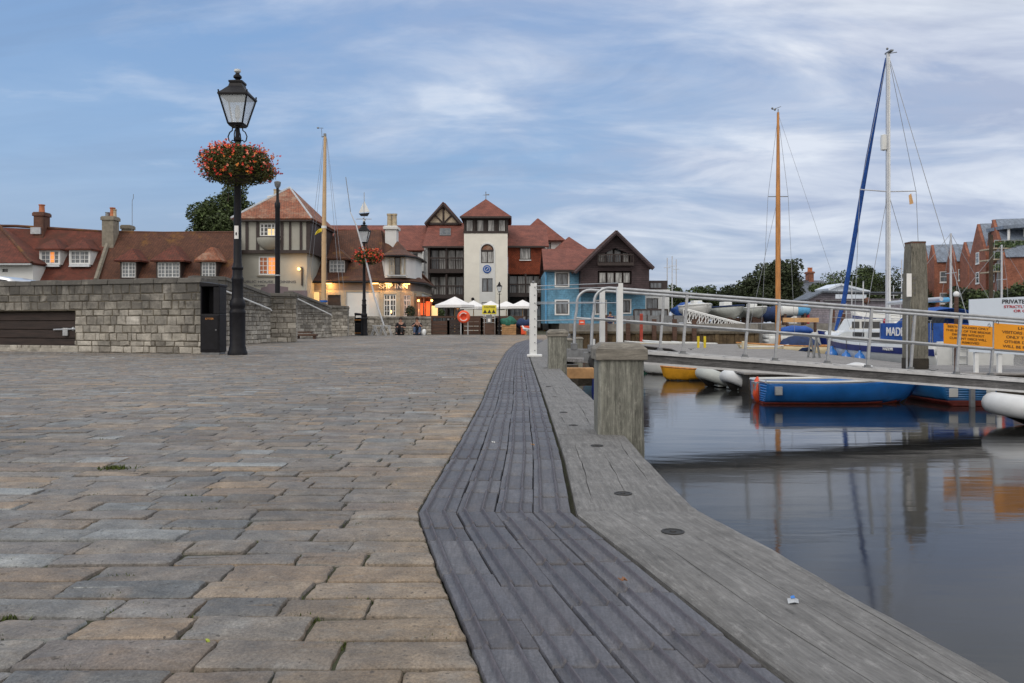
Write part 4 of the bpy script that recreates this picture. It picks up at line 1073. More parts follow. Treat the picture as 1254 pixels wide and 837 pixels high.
# ship weathervane
d2 = 41.5; lan = [o for o in COL.objects if o.parent == l2 and o.name.startswith('lantern')][0]
def p2(px_, py_): return (PX(px_, d2), PZ(py_, d2))
m = MB(); x, z1 = p2(446, 236); _, z0 = p2(446, 272); m.tube([(x, d2, z0-.1), (x, d2, z1)], .02, 6); a = p2(436, 268.5); b = p2(455, 268.5); m.tube([(a[0], d2, a[1]), (b[0], d2, b[1])], .02, 6); m.tube([(x, d2-.4, a[1]), (x, d2+.4, a[1])], .02, 6); m.build('vane_spindle', 'steel', l2)
m = MB(); m.prism_y([p2(*p) for p in ((439.5, 262), (452.5, 261), (450, 265), (442, 265))], d2-.05, d2+.05); v = m.build('ship_hull', 'black', l2)
m = MB(); m.prism_y([p2(*p) for p in ((445, 248), (445.4, 260.5), (439.5, 261))], d2-.012, d2+.012); m.prism_y([p2(*p) for p in ((446, 246), (452.8, 260), (446, 260.5))], d2-.012, d2+.012); m.build('ship_sail', 'white', v)
# slim modern column
d = 28.6; x = PX(340, d)
t = thing('lamp_column', 'slim plain black lamp column rising behind the square stone pier', 'lamp column', (x, d, .66))
m = MB(); zt = PZ(224, d); zm = PZ(244, d); m.lathe([(.09, .66), (.085, zm-.35), (.10, zm-.3), (.10, zm-.15), (.06, zm-.1), (.05, zm), (.045, zt-.15)], 14, (x, d)); m.build('column', 'black', t, smooth=True)
m = MB(); m.lathe([(.05, zt-.2), (.10, zt-.12), (.12, zt+.02), (.07, zt+.05)], 14, (x, d)); m.build('lamp_head', 'steel_d', t, smooth=True)
m = MB(); m.lathe([(.095, 1.6), (.095, 1.65)], 12, (x, d)); m.lathe([(.095, 2.35), (.095, 2.39)], 12, (x, d)); m.build('strap', 'steel', t)
# ================================================================== left cottages (about 52 m away)
def E(d): return (lambda p: PX(p, d)), (lambda p: PZ(p, d))
d = 52.0; X, Z = E(d)
def dormer(parent, xa, xb, zs, zh, ztop, y, roofm, fm='white', cols=4, rows=3, pm='g_mid', cheek='white', slope=1.1, mull=(2,), frame='white', over=.22, stone=None):
    """window xa..xb, sill zs, head zh, little hipped roof up to ztop; main roof rises back by `slope`"""
    D = thing_part('dormer', parent)
    back = y+(zh-zs)/slope+.6
    b = MB(); f = .09
    wall_holes(b, xa-f, xb+f, zs-.08, zh+f, y, [(xa, xb, zs, zh)], .08)
    b.poly([(xa-f, y, zs-.08), (xa-f, y, zh+f), (xa-f, back, zh+f), (xa-f, back, zs-.08)]); b.poly([(xb+f, y, zh+f), (xb+f, y, zs-.08), (xb+f, back, zs-.08), (xb+f, back, zh+f)])
    b.build('cheek', cheek if frame == 'white' else frame, D)
    window(D, xa, xb, zs, zh, y, cols, rows, fm, pm, .05, .03, mull=mull)
    r = MB(); xm = (xa+xb)/2; hw = (xb-xa)/2; yb = y+(ztop-zs)/slope+.5
    e0, e1 = xa-f-over, xb+f+over; yf = y-.25; zr = zh+f
    yr = yf+hw+over
    r.poly([(e0, yf, zr), (e1, yf, zr), (xm, yr, ztop)]); r.poly([(e1, yf, zr), (e1, yb, zr), (xm, yb+.5, ztop), (xm, yr, ztop)]); r.poly([(e0, yb, zr), (e0, yf, zr), (xm, yr, ztop), (xm, yb+.5, ztop)])
    r.poly([(e0, yf, zr-.02), (e0, yb, zr-.02), (e1, yb, zr-.02), (e1, yf, zr-.02)])
    r.build('dormer_roof', roofm, D, solid=.08)
    return D

# cottage A
t = thing('cottage', 'leftmost red tiled cottage with two small white dormers and a tall brick chimney', 'cottage', (X(85), d, .66), 0, 'red roofed cottages behind the stone wall')
yf, yr, yb = d, d+2.7, d+5.4; ze, zr = Z(345), PZ(279, yr)
Xr = lambda p: PX(p, yr)
m = MB(); m.poly([(X(-60), yf, ze), (X(120), yf, ze), (Xr(134), yr, zr-.35), (Xr(-60), yr, zr+.1)]); m.poly([(X(120), yb, ze), (X(-60), yb, ze), (Xr(-60), yr, zr+.1), (Xr(134), yr, zr-.35)]); m.build('roof', 'roof', t, solid=.14)
m = MB(); m.tube([(Xr(-60), yr, zr+.14), (Xr(20), yr, zr+.10), (Xr(60), yr, zr-.04), (Xr(134), yr, zr-.31)], .10, 8); m.build('ridge_tiles', 'roof_m', t)
m = MB(); m.tube([(X(118), yf-.05, ze+.1), (Xr(137), yr, zr-.2)], .16, 6); m.build('verge', 'stone_ch', t)
m = MB(); body(m, X(-60), X(119), .5, ze-.02, yf+.3, yb-.3); m.build('wall', 'render_w', t)
chimney(t, Xr(46.5), Xr(58.5), yr-.5, yr+.3, zr-.9, PZ(261, yr), 'brick_ch', [(Xr(52.5), .19, .55, 'pot')])
m = MB(); m.box(Xr(44), Xr(56), yr-.62, yr-.5, PZ(288, yr), PZ(280, yr)); m.build('flashing', 'lead', t)
sl = (zr-ze)/(yr-yf)
for xa, xb, pm in ((50, 72, 'g_mid'), (86.5, 109, 'g_mid')):
    y_ = yf+(Z(323)-ze)/sl-.35; X, Z = E(y_); z_s, z_h = Z(323), Z(307.5)
    dm = dormer(t, X(xa), X(xb), z_s, z_h, Z(292), y_, 'roof', cols=4, rows=3, slope=sl, pm=pm, over=.14)
    if xa == 50: MB().box(X(61.5), X(66.5), y_+.046, y_+.057, Z(321.5), Z(309)).build('lit_curtain', 'g_warm', dm)
    MB().hexa([(X(xa-1.5), y_-.12, z_s-.22), (X(xb+1.5), y_-.12, z_s-.22), (X(xb+1.5), y_+.1, z_s-.18), (X(xa-1.5), y_+.1, z_s-.18)], [(X(xa-.5), y_-.02, z_s-.02), (X(xb+.5), y_-.02, z_s-.02), (X(xb+.5), y_+.1, z_s-.02), (X(xa-.5), y_+.1, z_s-.02)]).build('sill', 'lead', dm)
X, Z = E(d)
# projecting wing with a hipped roof at far left
t = thing('cottage_wing', 'low white walled wing with a hipped red roof at the far left edge', 'house', (X(-10), d-1, .66))
X, Z = E(d-1.2)
ap_ = (PX(-3, d+1.6), d+1.6); zp_ = PZ(276, d+1.6)
m = MB(); hip_roof(m, X(-75), X(39), d-1.2, d+2.4, Z(323)-.0, (PX(-60, d+1.6), d+1.6), ap_, zp_); m.build('roof', 'roof', t, solid=.14)
m = MB(); m.tube([(X(39), d-1.2, Z(322)), (ap_[0], ap_[1], zp_+.1)], .11, 8); m.build('hip_tiles', 'roof_m', t)
m = MB(); body(m, X(-70), X(36), .5, Z(324), d-.8, d+.6, [(X(-2), X(5), Z(333), Z(329))]); m.build('wall', 'render_w', t)
MB().box(X(-2), X(5), d-.7, d-.68, Z(333), Z(329)).build('pane', 'g_dark', t)
m = MB(); m.box(X(-75), X(39), d-1.34, d-1.2, Z(325), Z(323)); m.build('gutter', 'steel', t)
X, Z = E(d)
# cottage B
t = thing('cottage', 'middle red tiled cottage with three dormers and dark trim next to the pub gable', 'cottage', (X(210), d, .66), 0, 'red roofed cottages behind the stone wall')
zr = PZ(286, yr); ze = Z(350)
m = MB(); m.poly([(X(120), yf, ze), (X(292), yf, ze), (Xr(292), yr, zr), (Xr(138), yr, zr+.05)]); m.poly([(X(292), yb, ze), (X(120), yb, ze), (Xr(138), yr, zr+.05), (Xr(292), yr, zr)]); m.build('roof', 'roof_m', t, solid=.14)
m = MB(); m.tube([(Xr(138), yr, zr+.09), (Xr(200), yr, zr+.02), (Xr(292), yr, zr+.05)], .10, 8); m.build('ridge_tiles', 'roof_m', t)
m = MB(); body(m, X(121), X(291), .5, ze-.02, yf+.3, yb-.3); m.build('wall', 'render_w', t)
chimney(t, Xr(133), Xr(147), yr-.9, yr-.1, zr-2.2, PZ(267, yr), 'stone_ch', [(Xr(142.5), .17, .62, 'pot'), (Xr(145), .13, .5, 'pot_y'), (Xr(136.5), .15, .3, 'steel_d')])
chimney(t, PX(152, yr+1), PX(162, yr+1), yr+.6, yr+1.3, zr-.5, PZ(276.5, yr+1), 'stone_ch', [])
m = MB(); m.tube([(Xr(162), yr, zr), (Xr(162), yr, PZ(246, yr)), (Xr(163.5), yr, PZ(243, yr)), (Xr(163.5), yr, PZ(238, yr))], .018, 5); m.build('aerial', 'steel_d', t)
sl = (zr-ze)/(yr-yf)
for xa, xb, rm, cc, mu, zt in ((149, 166, 'roof', 4, (2,), 304), (193, 220, 'roof', 6, (2, 4), 300), (247, 264, 'roof_o', 4, (2,), 302)):
    y_ = yf+(Z(340)-ze)/sl-.3; X, Z = E(y_); z_s, z_h = Z(340), Z(321.5)
    dormer(t, X(xa), X(xb), z_s, z_h, Z(zt), y_, rm, cols=cc, rows=4, slope=sl, mull=mu, frame='timber', over=.3)

# parked cars whose roofs show over the wall
def car(x, y, z, paint, label):
    t = thing('parked_car', label, 'car', (x, y, z), 0, 'cars parked on the raised road')
    m = MB(); L = 2.1
    m.prism_y([(-L, .28), (-L, .72), (-1.3, .90), (1.2, .88), (L, .70), (L, .28)], -.86, .86); m.build('body', paint, t, local=True, bevel=.06)
    m = MB(); m.prism_y([(-1.45, .885), (-.85, 1.36), (-.4, 1.44), (.35, 1.44), (.75, 1.36), (1.25, .885)], -.74, .74); m.build('cabin', paint, t, local=True, bevel=.08)
    for s in (-1, 1):
        m = MB(); m.prism_y([(-1.2, .93), (-.8, 1.30), (-.1, 1.36), (-.1, .93)], s*.75-.006, s*.75+.006); m.build('side_window', 'g_dark', t, local=True)
        m = MB(); m.prism_y([(0, .93), (0, 1.36), (.6, 1.32), (1.0, .93)], s*.75-.006, s*.75+.006); m.build('side_window', 'g_dark', t, local=True)
        for wx in (-1.3, 1.3):
            w_ = MB().torus((wx, s*.80, .31), .23, .09, 'y', 16, 8).build('wheel', 'rubber', t, local=True, smooth=True)
            MB().torus((wx, s*.80, .31), .10, .1, 'y', 12, 6).build('rim', 'steel', w_, local=True, smooth=True)
    for s in (-.6, .6): MB().ball((-2.08, s, .66), (.05, .16, .08)).build('tail_light', 'ink_r', t, local=True)
    for s in (-.6, .6): MB().ball((2.08, s, .62), (.05, .16, .08)).build('headlight', 'lead', t, local=True)
car(PX(-2, 25), 25.2, .66, 'car_s', 'silver car whose roof just shows above the left end of the stone wall')
car(PX(38, 27.5), 27.7, .66, 'car_d', 'dark blue car whose roof just shows above the stone wall, right of the silver one')
# ================================================================== timber framed pub gable
d = 55.0; X, Z = E(d)
t = thing('timber_framed_pub', 'grey rendered pub front with timber framed upper floor and pyramid red roof', 'pub', (X(335), d, 0))
g0 = .3
wx0, wx1 = X(291), X(376)
holes = [(X(317), X(338.5), Z(337), Z(314.5))]
m = MB(); body(m, wx0, wx1, g0, Z(309), d, d+7, holes); m.build('wall', 'render_g', t)
m = MB(); body(m, wx0-.02, X(381), Z(309), Z(272), d-.25, d+6.5, [(X(320), X(338.5), Z(290), Z(274.5))]); m.build('upper_wall', 'render_g', t)
y = d-.30
for a, b in ((290.5, 293), (302.5, 306), (315.5, 319), (345, 348.5), (355.5, 358), (368.5, 371.5), (376.5, 381.5)):
    MB().box(X(a), X(b), y-.02, y+.045, Z(307), Z(273)).build('timber_stud', 'timber', t)
m = MB(); m.box(X(290), X(382), y-.05, y+.045, Z(311), Z(307)); m.box(X(317), X(345), y-.04, y+.04, Z(292.5), Z(290)); m.build('timber_rail', 'timber', t)
m = MB(); m.box(X(381), X(381)+.04, y, d+6.5, Z(311), Z(272)); m.build('side_boarding', 'timber', t)
m = MB(); m.box(X(288.5), X(384), y-.32, y-.2, Z(272.5), Z(269.8)); m.box(X(288.5)-.02, X(384)+.02, y-.2, d+6.8, Z(272.5), Z(271)); m.build('eaves_board', 'timber', t)
m = MB(); apex = (X(338.5)+.1, d+3.0); hip_roof(m, X(287), X(385), y-.35, d+7, Z(270), apex, (apex[0], apex[1]+.5), PZ(231, d+3)); m.build('roof', 'roof_o', t, solid=.12)
za = PZ(231, d+3)
m = MB(); m.tube([(X(287), y-.35, Z(269)), (apex[0], apex[1], za+.05)], .10, 6); m.build('hip_tiles', 'lead', t); m = MB(); m.tube([(X(385), y-.35, Z(269)), (apex[0], apex[1], za+.05)], .07, 6); m.build('hip_tiles', 'lead', t)
window(t, X(317), X(338.5), Z(337), Z(314.5), d, 4, 4, 'white', 'g_mid', .08, .0, .04, (2,), lab='lower white window with one open casement')
MB().box(X(329), X(337.5), d+.016, d+.027, Z(335.5), Z(315.5)).build('lit_curtain', 'g_warm', t)
MB().box(X(319), X(327), d+.016, d+.027, Z(335), Z(316)).build('lit_curtain', 'pot', t)
MB().box(X(315.5), X(340), d-.12, d+.01, Z(339.3), Z(337.5)).build('sill', 'stone_ch', t, bevel=.01)
window(t, X(320), X(338.5), Z(290), Z(274.5), d-.25, 4, 3, 'white', 'g_dark', .07, .0, .04, (1, 3), lab='upper white window in the timber framing')
MB().box(X(329.5), X(337.5), d-.234, d-.223, Z(289), Z(281)).build('lit_curtain', 'g_cream', t)
m = MB(); m.lathe([(.05, Z(308)), (.35, Z(306.5)), (.62, Z(303)), (.80, Z(298)), (.85, Z(294)), (.85, Z(292.5))], 20, (X(331), d-.1)); m.build('oriel_base', 'render_g', t, smooth=True)
chimney(t, X(297), X(313), d+6.5, d+7.5, Z(275), PZ(241, d+7)+.0, 'render_w', [(X(302), .22, .55, 'pot_y'), (X(309.5), .2, .45, 'steel_d')], .22)
text('PUBLIC HOUSE & DINING', X(329), Z(345.3), d-.02, X(366)-X(299), .17, 'ink_g', t, .01)
text('ROOMS', X(318), Z(350.0), d-.02, .75, .12, 'ink_g', t, .01)
m = MB(); m.prism_y([(X(319), Z(358)), (X(353), Z(358)), (X(353), Z(352)), (X(342), Z(350.5)), (X(340), Z(347.5)), (X(328), Z(348)), (X(327), Z(351)), (X(320), Z(352.5))], d-.015, d-.003); m.build('painted_ship_emblem', 'purple', t)
m = MB(); m.box(wx0, wx1+.03, d-.012, d-.002, Z(375), Z(356)); m.build('plinth_band', 'purple', t)
m = MB(); m.box(X(369.5), X(371), d-.14, d-.02, Z(350), Z(328)); m.build('sign_bracket', 'timber', t)
lm = thing('wall_lamp', 'small glowing wall lamp on the right of the timber framed pub front', 'wall lamp', (X(368), d-.2, Z(330)), 0, 'glowing wall lamps on the inn')
MB().ball((X(367.5), d-.3, Z(330)), .11).build('bulb', 'glow', lm); MB().tube([(X(367.5), d-.3, Z(328.5)), (X(370), d-.08, Z(327.5))], .025, 6).build('arm', 'black', lm)
def pt(x, y, z, e, r=.12, c=(1, .50, .14)):
    l = bpy.data.lights.new('lamp_light', 'POINT'); l.energy = e; l.color = c; l.shadow_soft_size = r; o = bpy.data.objects.new('lamp_light', l); COL.objects.link(o); o.location = (x, y, z)
pt(X(366.5), d-.7, Z(329), 22)
# link roof between pub front and the inn (steep brown tiles)
# ================================================================== Ship Inn
d = 57.0; X, Z = E(d)
t = thing('corner_inn', 'white walled inn with swept mossy brown roof, rounded corner and warm lamps', 'inn', (X(440), d, 0))
ezz = Z(345)
# plan outline of the eaves (x, y): straight front then a rounded corner running back
xs0 = X(372); cxr, cyr, rr = X(478), d+3.6, X(512)-X(478)
def arc(r_, n=12, a0=-PI/2-.35, a1=.25):
    return [(cxr+r_*1.0*math.cos(a0+(a1-a0)*k/n), cyr+(r_+1.4)*math.sin(a0+(a1-a0)*k/n)) for k in range(n+1)]
def outline(o_): return [(xs0, d-o_), (X(400), d-o_), (X(430), d-o_), (X(452), d-o_)] + arc(rr+o_) + [(cxr+rr+o_, d+9)]
el = outline(.35); wlp = outline(0)
m = MB(); o = 0
rows = [[(x, y, ezz) for x, y in el]]
ridge = []
for x, y in el:
    rx = min(max(x, X(393)), X(452)); ridge.append((rx, d+5.2 if x < cxr else d+6.0, PZ(283, d+5.2)))
for k, (u_, dz) in enumerate(((.18, .10), (.45, .36), (.75, .72), (1, 1))):
    rows.append([(e[0]+(r_[0]-e[0])*u_, e[1]+(r_[1]-e[1])*u_, ezz+(r_[2]-ezz)*dz) for e, r_ in zip(el, ridge)])
for r_ in rows: m.v += r_
n = len(el)
for i in range(len(rows)-1):
    for k in range(n-1): m.f.append((i*n+k, i*n+k+1, (i+1)*n+k+1, (i+1)*n+k))
m.poly([(xs0, d+10, ezz), (cxr+rr+.35, d+9, ezz), (X(452), d+6.0, PZ(283, d+5.2)), (X(393), d+5.2, PZ(283, d+5.2))])
m.build('roof', 'roof_m', t, solid=.13)
m = MB(); m.tube([(X(390), d+5.2, PZ(283, d+5.2)+.05), (X(452), d+5.4, PZ(283, d+5.2)+.05)], .11, 8); m.build('ridge_tiles', 'roof_f', t)
m = MB(); m.tube([(x, y-.04, ezz-.08) for x, y in outline(.42)], .07, 6); m.build('gutter', 'black', t)
# curved wall in bands: plinth/white wall, moulding, taupe fascia
def band(name, mat, z0, z1, off, th=.06, pts=None, a=0, b=None):
    P = (pts or outline(off))[a:b]; m = MB()
    for i in range(len(P)-1):
        (xa, ya), (xb, yb) = P[i], P[i+1]; v = Vector((xb-xa, yb-ya)).normalized(); nx, ny = v.y, -v.x
        m.hexa([(xa, ya, z0), (xb, yb, z0), (xb-nx*th, yb-ny*th, z0), (xa-nx*th, ya-ny*th, z0)], [(xa, ya, z1), (xb, yb, z1), (xb-nx*th, yb-ny*th, z1), (xa-nx*th, ya-ny*th, z1)])
    return m.build(name, mat, t)
P = outline(0)
band('wall', 'render_w', 0, Z(356.5), 0, .3)
band('fascia', 'band', Z(356), ezz+.02, .02, .3)
band('moulding', 'cream_st', Z(357.6), Z(356), .08, .1)
band('soffit', 'timber', ezz-.02, ezz+.03, .36, .5)
m = MB(); m.box(xs0, X(396), d-.03, d-.005, 0, Z(357.6)); m.build('cream_bay', 'cream_st', t)
m = MB(); m.box(xs0+.1, X(391), d-.05, d-.034, Z(371), Z(357.8)); m.build('lit_fascia_panel', 'g_cream', t)
m = MB(); m.box(X(396.5), X(402), d-.14, d-.004, 0, Z(357.7)); m.box(X(418), X(424), d-.14, d-.004, 0, Z(357.7)); m.box(X(402), X(418), d-.14, d-.004, Z(361.5), Z(357.7)); m.build('stone_surround', 'cream_st', t)
m = MB(); m.box(X(402), X(418), d-.05, d-.006, .3, Z(361.5)); m.build('doorway', 'timber', t)
# ground floor windows with stone surrounds, set on the curve
def on_arc(px_, off=.02):
    # find outline point with this screen x (measured at d)
    A = outline(off); x = X(px_)
    for i in range(4, len(A)-1):
        if A[i][0] <= x <= A[i+1][0]:
            u_ = (x-A[i][0])/(A[i+1][0]-A[i][0]); return A[i][1]+(A[i+1][1]-A[i][1])*u_
    return A[3][1]
def bay_window(xa, xb, zs, zh, cols, rows_, lab):
    ya, yb_ = on_arc(xa, .12), on_arc(xb, .12); a, b = Vector((X(xa), ya, 0)), Vector((X(xb), yb_, 0)); D = (b-a); L = D.length; ang = math.atan2(D.y, D.x)
    W = thing_part('window', t); W.location = a-org(t); W.rotation_euler = (0, 0, ang); W['label'] = lab
    s = MB(); s.box(-.30, 0, -.10, .1, zs-.25, zh+.2); s.box(L, L+.30, -.10, .1, zs-.25, zh+.2); s.box(0, L, -.10, .1, zh, zh+.2); s.box(0, L, -.12, .1, zs-.25, zs); s.build('surround', 'cream_st', W, local=True, bevel=.012)
    f = MB(); f.box(0, .08, -.03, .05, zs, zh); f.box(L-.08, L, -.03, .05, zs, zh); f.box(.08, L-.08, -.03, .05, zs, zs+.08); f.box(.08, L-.08, -.03, .05, zh-.08, zh)
    for i in range(1, cols): b_ = .055 if i == cols//2 else .022; f.box(L*i/cols-b_, L*i/cols+b_, -.02, .045, zs+.08, zh-.08)
    for j in range(1, rows_): b_ = .05 if j == rows_-1 else .02; zz_ = zs+(zh-zs)*j/rows_; f.box(.08, L-.08, -.012, .04, zz_-b_, zz_+b_)
    f.build('frame', 'white', W, local=True)
    f = MB(); f.box(.03, L-.03, .02, .035, zs+.03, zh-.03); f.build('pane', 'g_dark', W, local=True)
    f = MB(); f.ball((L*.55, -.0, zs+.35), (.09, .02, .12)); f.build('lit_table_lamp', 'glow', W, local=True)
bay_window(469.5, 485, Z(388), Z(360.5), 4, 4, 'wide white paned window on the rounded corner')
bay_window(492.5, 500.5, Z(388), Z(361), 4, 4, 'narrow white paned window on the rounded corner')
bay_window(507.5, 509.5, Z(386), Z(362), 2, 4, 'window on the far turn of the corner')
text('SHIP INN', X(478.5), Z(350.5), on_arc(476)-.12, X(497)-X(464), .36, 'ink_w', t, .03, face=lambda a, b, c: Vector((X(481)+a, on_arc(481+a/57*F, .06)+c-.03, Z(350.5)+b)))
# dormer on the left part of the roof
sl = (PZ(283, d+5.2)-ezz)/5.5
dormer(t, X(400), X(419), Z(337), Z(318), Z(303), d+.9, 'roof_m', cols=4, rows=4, slope=.9, mull=(2,), frame='timber', over=.25)
# big corner dormer with its own bell roof
D = thing_part('dormer', t); yb = d-.05; D['label'] = 'large half round corner dormer'
bx0, bx1 = X(470.5), X(503.5)
m = MB(); c0 = (X(487), d+1.5); aa = lambda r_, n=14: [(c0[0]+r_*math.cos(a)*1.0, c0[1]+r_*.8*math.sin(a)) for a in [-PI*1.05+PI*1.1*k/n for k in range(n+1)]]
rb = (bx1-bx0)/2
Pn = [(X(460), d+2.6), (X(471), d+.3), (X(497), d+.3), (X(505), d+1.8), (X(507), d+5), (X(460), d+5)]
m.prism_z(Pn, Z(340), Z(313)); m.build('cheek', 'render_w', D)
wz0, wz1 = Z(336.5), Z(315); yy = d+.22
for a, b in ((476, 483), (490, 495.5)):
    f = MB(); f.box(X(a), X(b), yy-.06, yy, wz0, wz1); f.build('shutter', 'cream_st', D)
window(D, X(476), X(483), wz0, wz1, yy-.13, 3, 4, 'cream_st', 'g_curt', .05, .0, .03)
window(D, X(483.3), X(490), wz0, wz1, yy-.13, 1, 2, 'timber', 'g_dark', .04, .0, .03)
window(D, X(490.3), X(496), wz0, wz1, yy-.13, 1, 1, 'cream_st', 'g_curt', .06, .0, .03)
MB().box(X(473), X(498.5), yy-.2, yy-.02, Z(338.5), Z(336.7)).build('sill', 'lead', D)
m = MB(); ap = (X(478), d+3.6); zap = PZ(297, d+3.6)
ev = [(X(458), d+3.5), (X(467), d-.1), (X(480), d-.45), (X(496), d-.35), (X(508), d+1.2), (X(511), d+3), (X(511), d+6), (X(458), d+6)]
rows = [[(x, y, Z(313.5)) for x, y in ev], [(x+(ap[0]-x)*.3, y+(ap[1]-y)*.3, Z(309)) for x, y in ev], [(x+(ap[0]-x)*.65, y+(ap[1]-y)*.65, Z(302.5)) for x, y in ev], [(x+(ap[0]-x)*.97, y+(ap[1]-y)*.97, zap) for x, y in ev]]
for r_ in rows: m.v += r_
n = len(ev)
for i in range(3):
    for k in range(n): m.f.append((i*n+k, i*n+(k+1) % n, (i+1)*n+(k+1) % n, (i+1)*n+k))
m.f.append(tuple(3*n+k for k in range(n))); m.build('dormer_roof', 'roof_m', D, solid=.1)
m = MB(); m.tube([(x, y-.02, Z(314.3)) for x, y in ev[:7]], .07, 6); m.build('dormer_gutter', 'black', D)
# gap boarding between inn and apartments
chimney(t, X(459), X(474), d+4.6, d+5.8, Z(300), PZ(277.5, d+5), 'render_w', [(X(463.5), .2, 1.0, 'pot_y'), (X(470), .2, 1.0, 'pot_y')], .14)
labs = ['glowing wall lamp at the left end of the inn fascia', 'glowing wall lamp above the dark inn doorway', 'glowing wall lamp left of the inn name', 'glowing wall lamp above the inn name', 'glowing wall lamp right of the inn name on the curve']
for (px_, e), lab in zip(((381, 30), (404, 34), (461, 26), (476, 26), (497.5, 24)), labs):
    yy = (d if px_ < 455 else on_arc(px_))-.46
    lm = thing('wall_lamp', lab, 'wall lamp', (X(px_), yy, Z(346)), 0, 'glowing wall lamps on the inn')
    MB().box(X(px_)-.28, X(px_)+.28, yy-.05, yy+.05, Z(347.2), Z(347.2)+.07).build('shade', 'black', lm, bevel=.01)
    MB().box(X(px_)-.22, X(px_)+.22, yy-.03, yy+.03, Z(347.2)-.07, Z(347.2)-.002).build('bulb', 'glow', lm)
    MB().tube([(X(px_), yy, Z(347.2)+.08), (X(px_), yy+.44, Z(347.2)+.08)], .02, 6).build('arm', 'black', lm)
    pt(X(px_), yy+.05, Z(348.6)-.05, e*(2.0 if px_ < 410 else .8), .1)
t2 = thing('shrub', 'clipped round green shrub in a tub at the right end of the inn', 'shrub', (X(506), d-1.5, .9))
m = MB(); leaves(m, [(X(506), d-1.5, Z(382), .33, .33, .42)], 900, .06, random.Random(4)); m.build('foliage', 'leaf_d', t2); m = MB(); m.lathe([(.2, .8), (.26, Z(387))], 12, (X(506), d-1.5)); m.build('tub', 'timber', t2)
# ================================================================== apartment block beyond (70 m)
d = 70.0; X, Z = E(d); G = 0.0
def holes_win(lst): return [(X(a), X(b), Z(c), Z(e)) for a, b, c, e in lst]
def balcony_bay(t, xa, xb, levels, y, mat='timber', rows=None):
    """glazed recesses with a projecting balcony: levels = (window top, rail top, rail bottom, fascia bottom) in pixels"""
    for (wt, rt, rbm, fb) in levels:
        n = 4; 
        for i in range(n):
            a = X(xa)+(X(xb)-X(xa))*i/n; b = X(xa)+(X(xb)-X(xa))*(i+1)/n
            w_ = MB(); w_.box(a+.04, b-.04, y+.9, y+.93, Z(rbm), Z(wt)); f = MB(); f.box(a, a+.05, y+.84, y+.92, Z(rbm), Z(wt)); f.box(b-.05, b, y+.84, y+.92, Z(rbm), Z(wt)); f.box(a+.05, b-.05, y+.84, y+.92, Z(wt)-.06, Z(wt))
            fo = f.build('window', mat, t); w_.build('pane', ('g_curt', 'g_mid', 'g_curt', 'g_curt')[(i+int(wt)) % 4], fo)
        b = thing_part('balcony', t)
        m = MB(); m.box(X(xa)-.1, X(xb)+.1, y-.5, y+1.0, Z(fb), Z(rbm)); m.build('balcony_floor', mat, b)
        m = MB(); m.box(X(xa)-.05, X(xb)+.05, y-.46, y-.38, Z(rt)-.12, Z(rt)); m.build('handrail', mat, b)
        m = MB(); k = 14
        for i in range(k+1):
            x = X(xa)+(X(xb)-X(xa))*i/k; wd = .07 if i in (0, k, k//2) else .022; m.box(x-wd, x+wd, y-.44, y-.40, Z(rbm)-.001, Z(rt)-.1)
        m.build('baluster', mat, b)
    for x in (X(xa)-.12, X(xb)-.02, (X(xa)+X(xb))/2-.07): MB().box(x, x+.16, y-.3, y-.14, Z(levels[-1][3])-2.2, Z(levels[0][0])+.1).build('post', mat, t)
t = thing('apartment_block', 'long red roofed apartment block with dark timber balconies either side of a cream tower', 'apartment block', (X(560), d, G))
# left link roof behind the inn
m = MB(); ye = d+1; gable_roof_x(m, X(380), X(521), ye, ye+5, ye+10, Z(306), PZ(277, ye+5)); m.build('roof', 'roof_f', t, solid=.14)
m = MB(); body(m, X(380), X(519), G, Z(306), d+1.3, d+9, holes_win([(503, 509.5, 326, 309)])); m.build('wall', 'render_w', t)
window(t, X(503), X(509.5), Z(326), Z(309), d+1.3, 1, 1, 'timber', 'g_dark', .05, .02)
m = MB(); m.box(X(503), X(519), d+1.2, d+1.28, Z(333), Z(331.5)); m.box(X(503), X(519), d+1.2, d+1.28, Z(308), Z(305.5)); m.build('timber_rail', 'timber', t)
m = MB(); m.tube([(X(520), d+.1, Z(306)), (X(520), d+.1, .2)], .07, 6); m.build('drainpipe', 'steel_d', t); m = MB(); m.tube([(X(517), d+1.1, Z(306)), (X(512), d+.9, Z(352)), (X(512), d+.9, .2)], .07, 6); m.build('drainpipe', 'white', t)
# left balcony bay
m = MB(); body(m, X(519), X(569), G, Z(303), d+1.2, d+10); m.build('wall', 'render_w', t)
m = MB(); m.box(X(519), X(524.5), d+.3, d+.95, G, Z(303)); m.build('pilaster', 'render_w', t)
m = MB(); m.box(X(525), X(568.5), d+1.0, d+1.15, G, Z(303)); m.build('boarding', 'timber', t)
balcony_bay(t, 526, 567.5, [(305, 316, 330, 335), (338, 350, 361, 366)], d)
m = MB(); gable_roof_x(m, X(518), X(570), d-.5, d+5, d+10, Z(303.5), PZ(274, d+5)); m.build('roof', 'roof_f', t, solid=.14)
m = MB(); m.box(X(518), X(570), d-.62, d-.5, Z(304.5), Z(302.5)); m.build('gutter', 'timber', t)
def on_roof(px_, u_): y_ = d-.5+5.5*u_; z_ = Z(303.5)+(PZ(274, d+5)-Z(303.5))*u_; return Vector((PX(px_, y_), y_, z_))
def slab(px0, px1, u0, u1, off, th):
    nn = Vector((0, -(PZ(274, d+5)-Z(303.5)), 5.5)).normalized(); q_ = [on_roof(px0, u0), on_roof(px1, u0), on_roof(px1, u1), on_roof(px0, u1)]; return MB().hexa([tuple(p+nn*off) for p in q_], [tuple(p+nn*(off+th)) for p in q_])
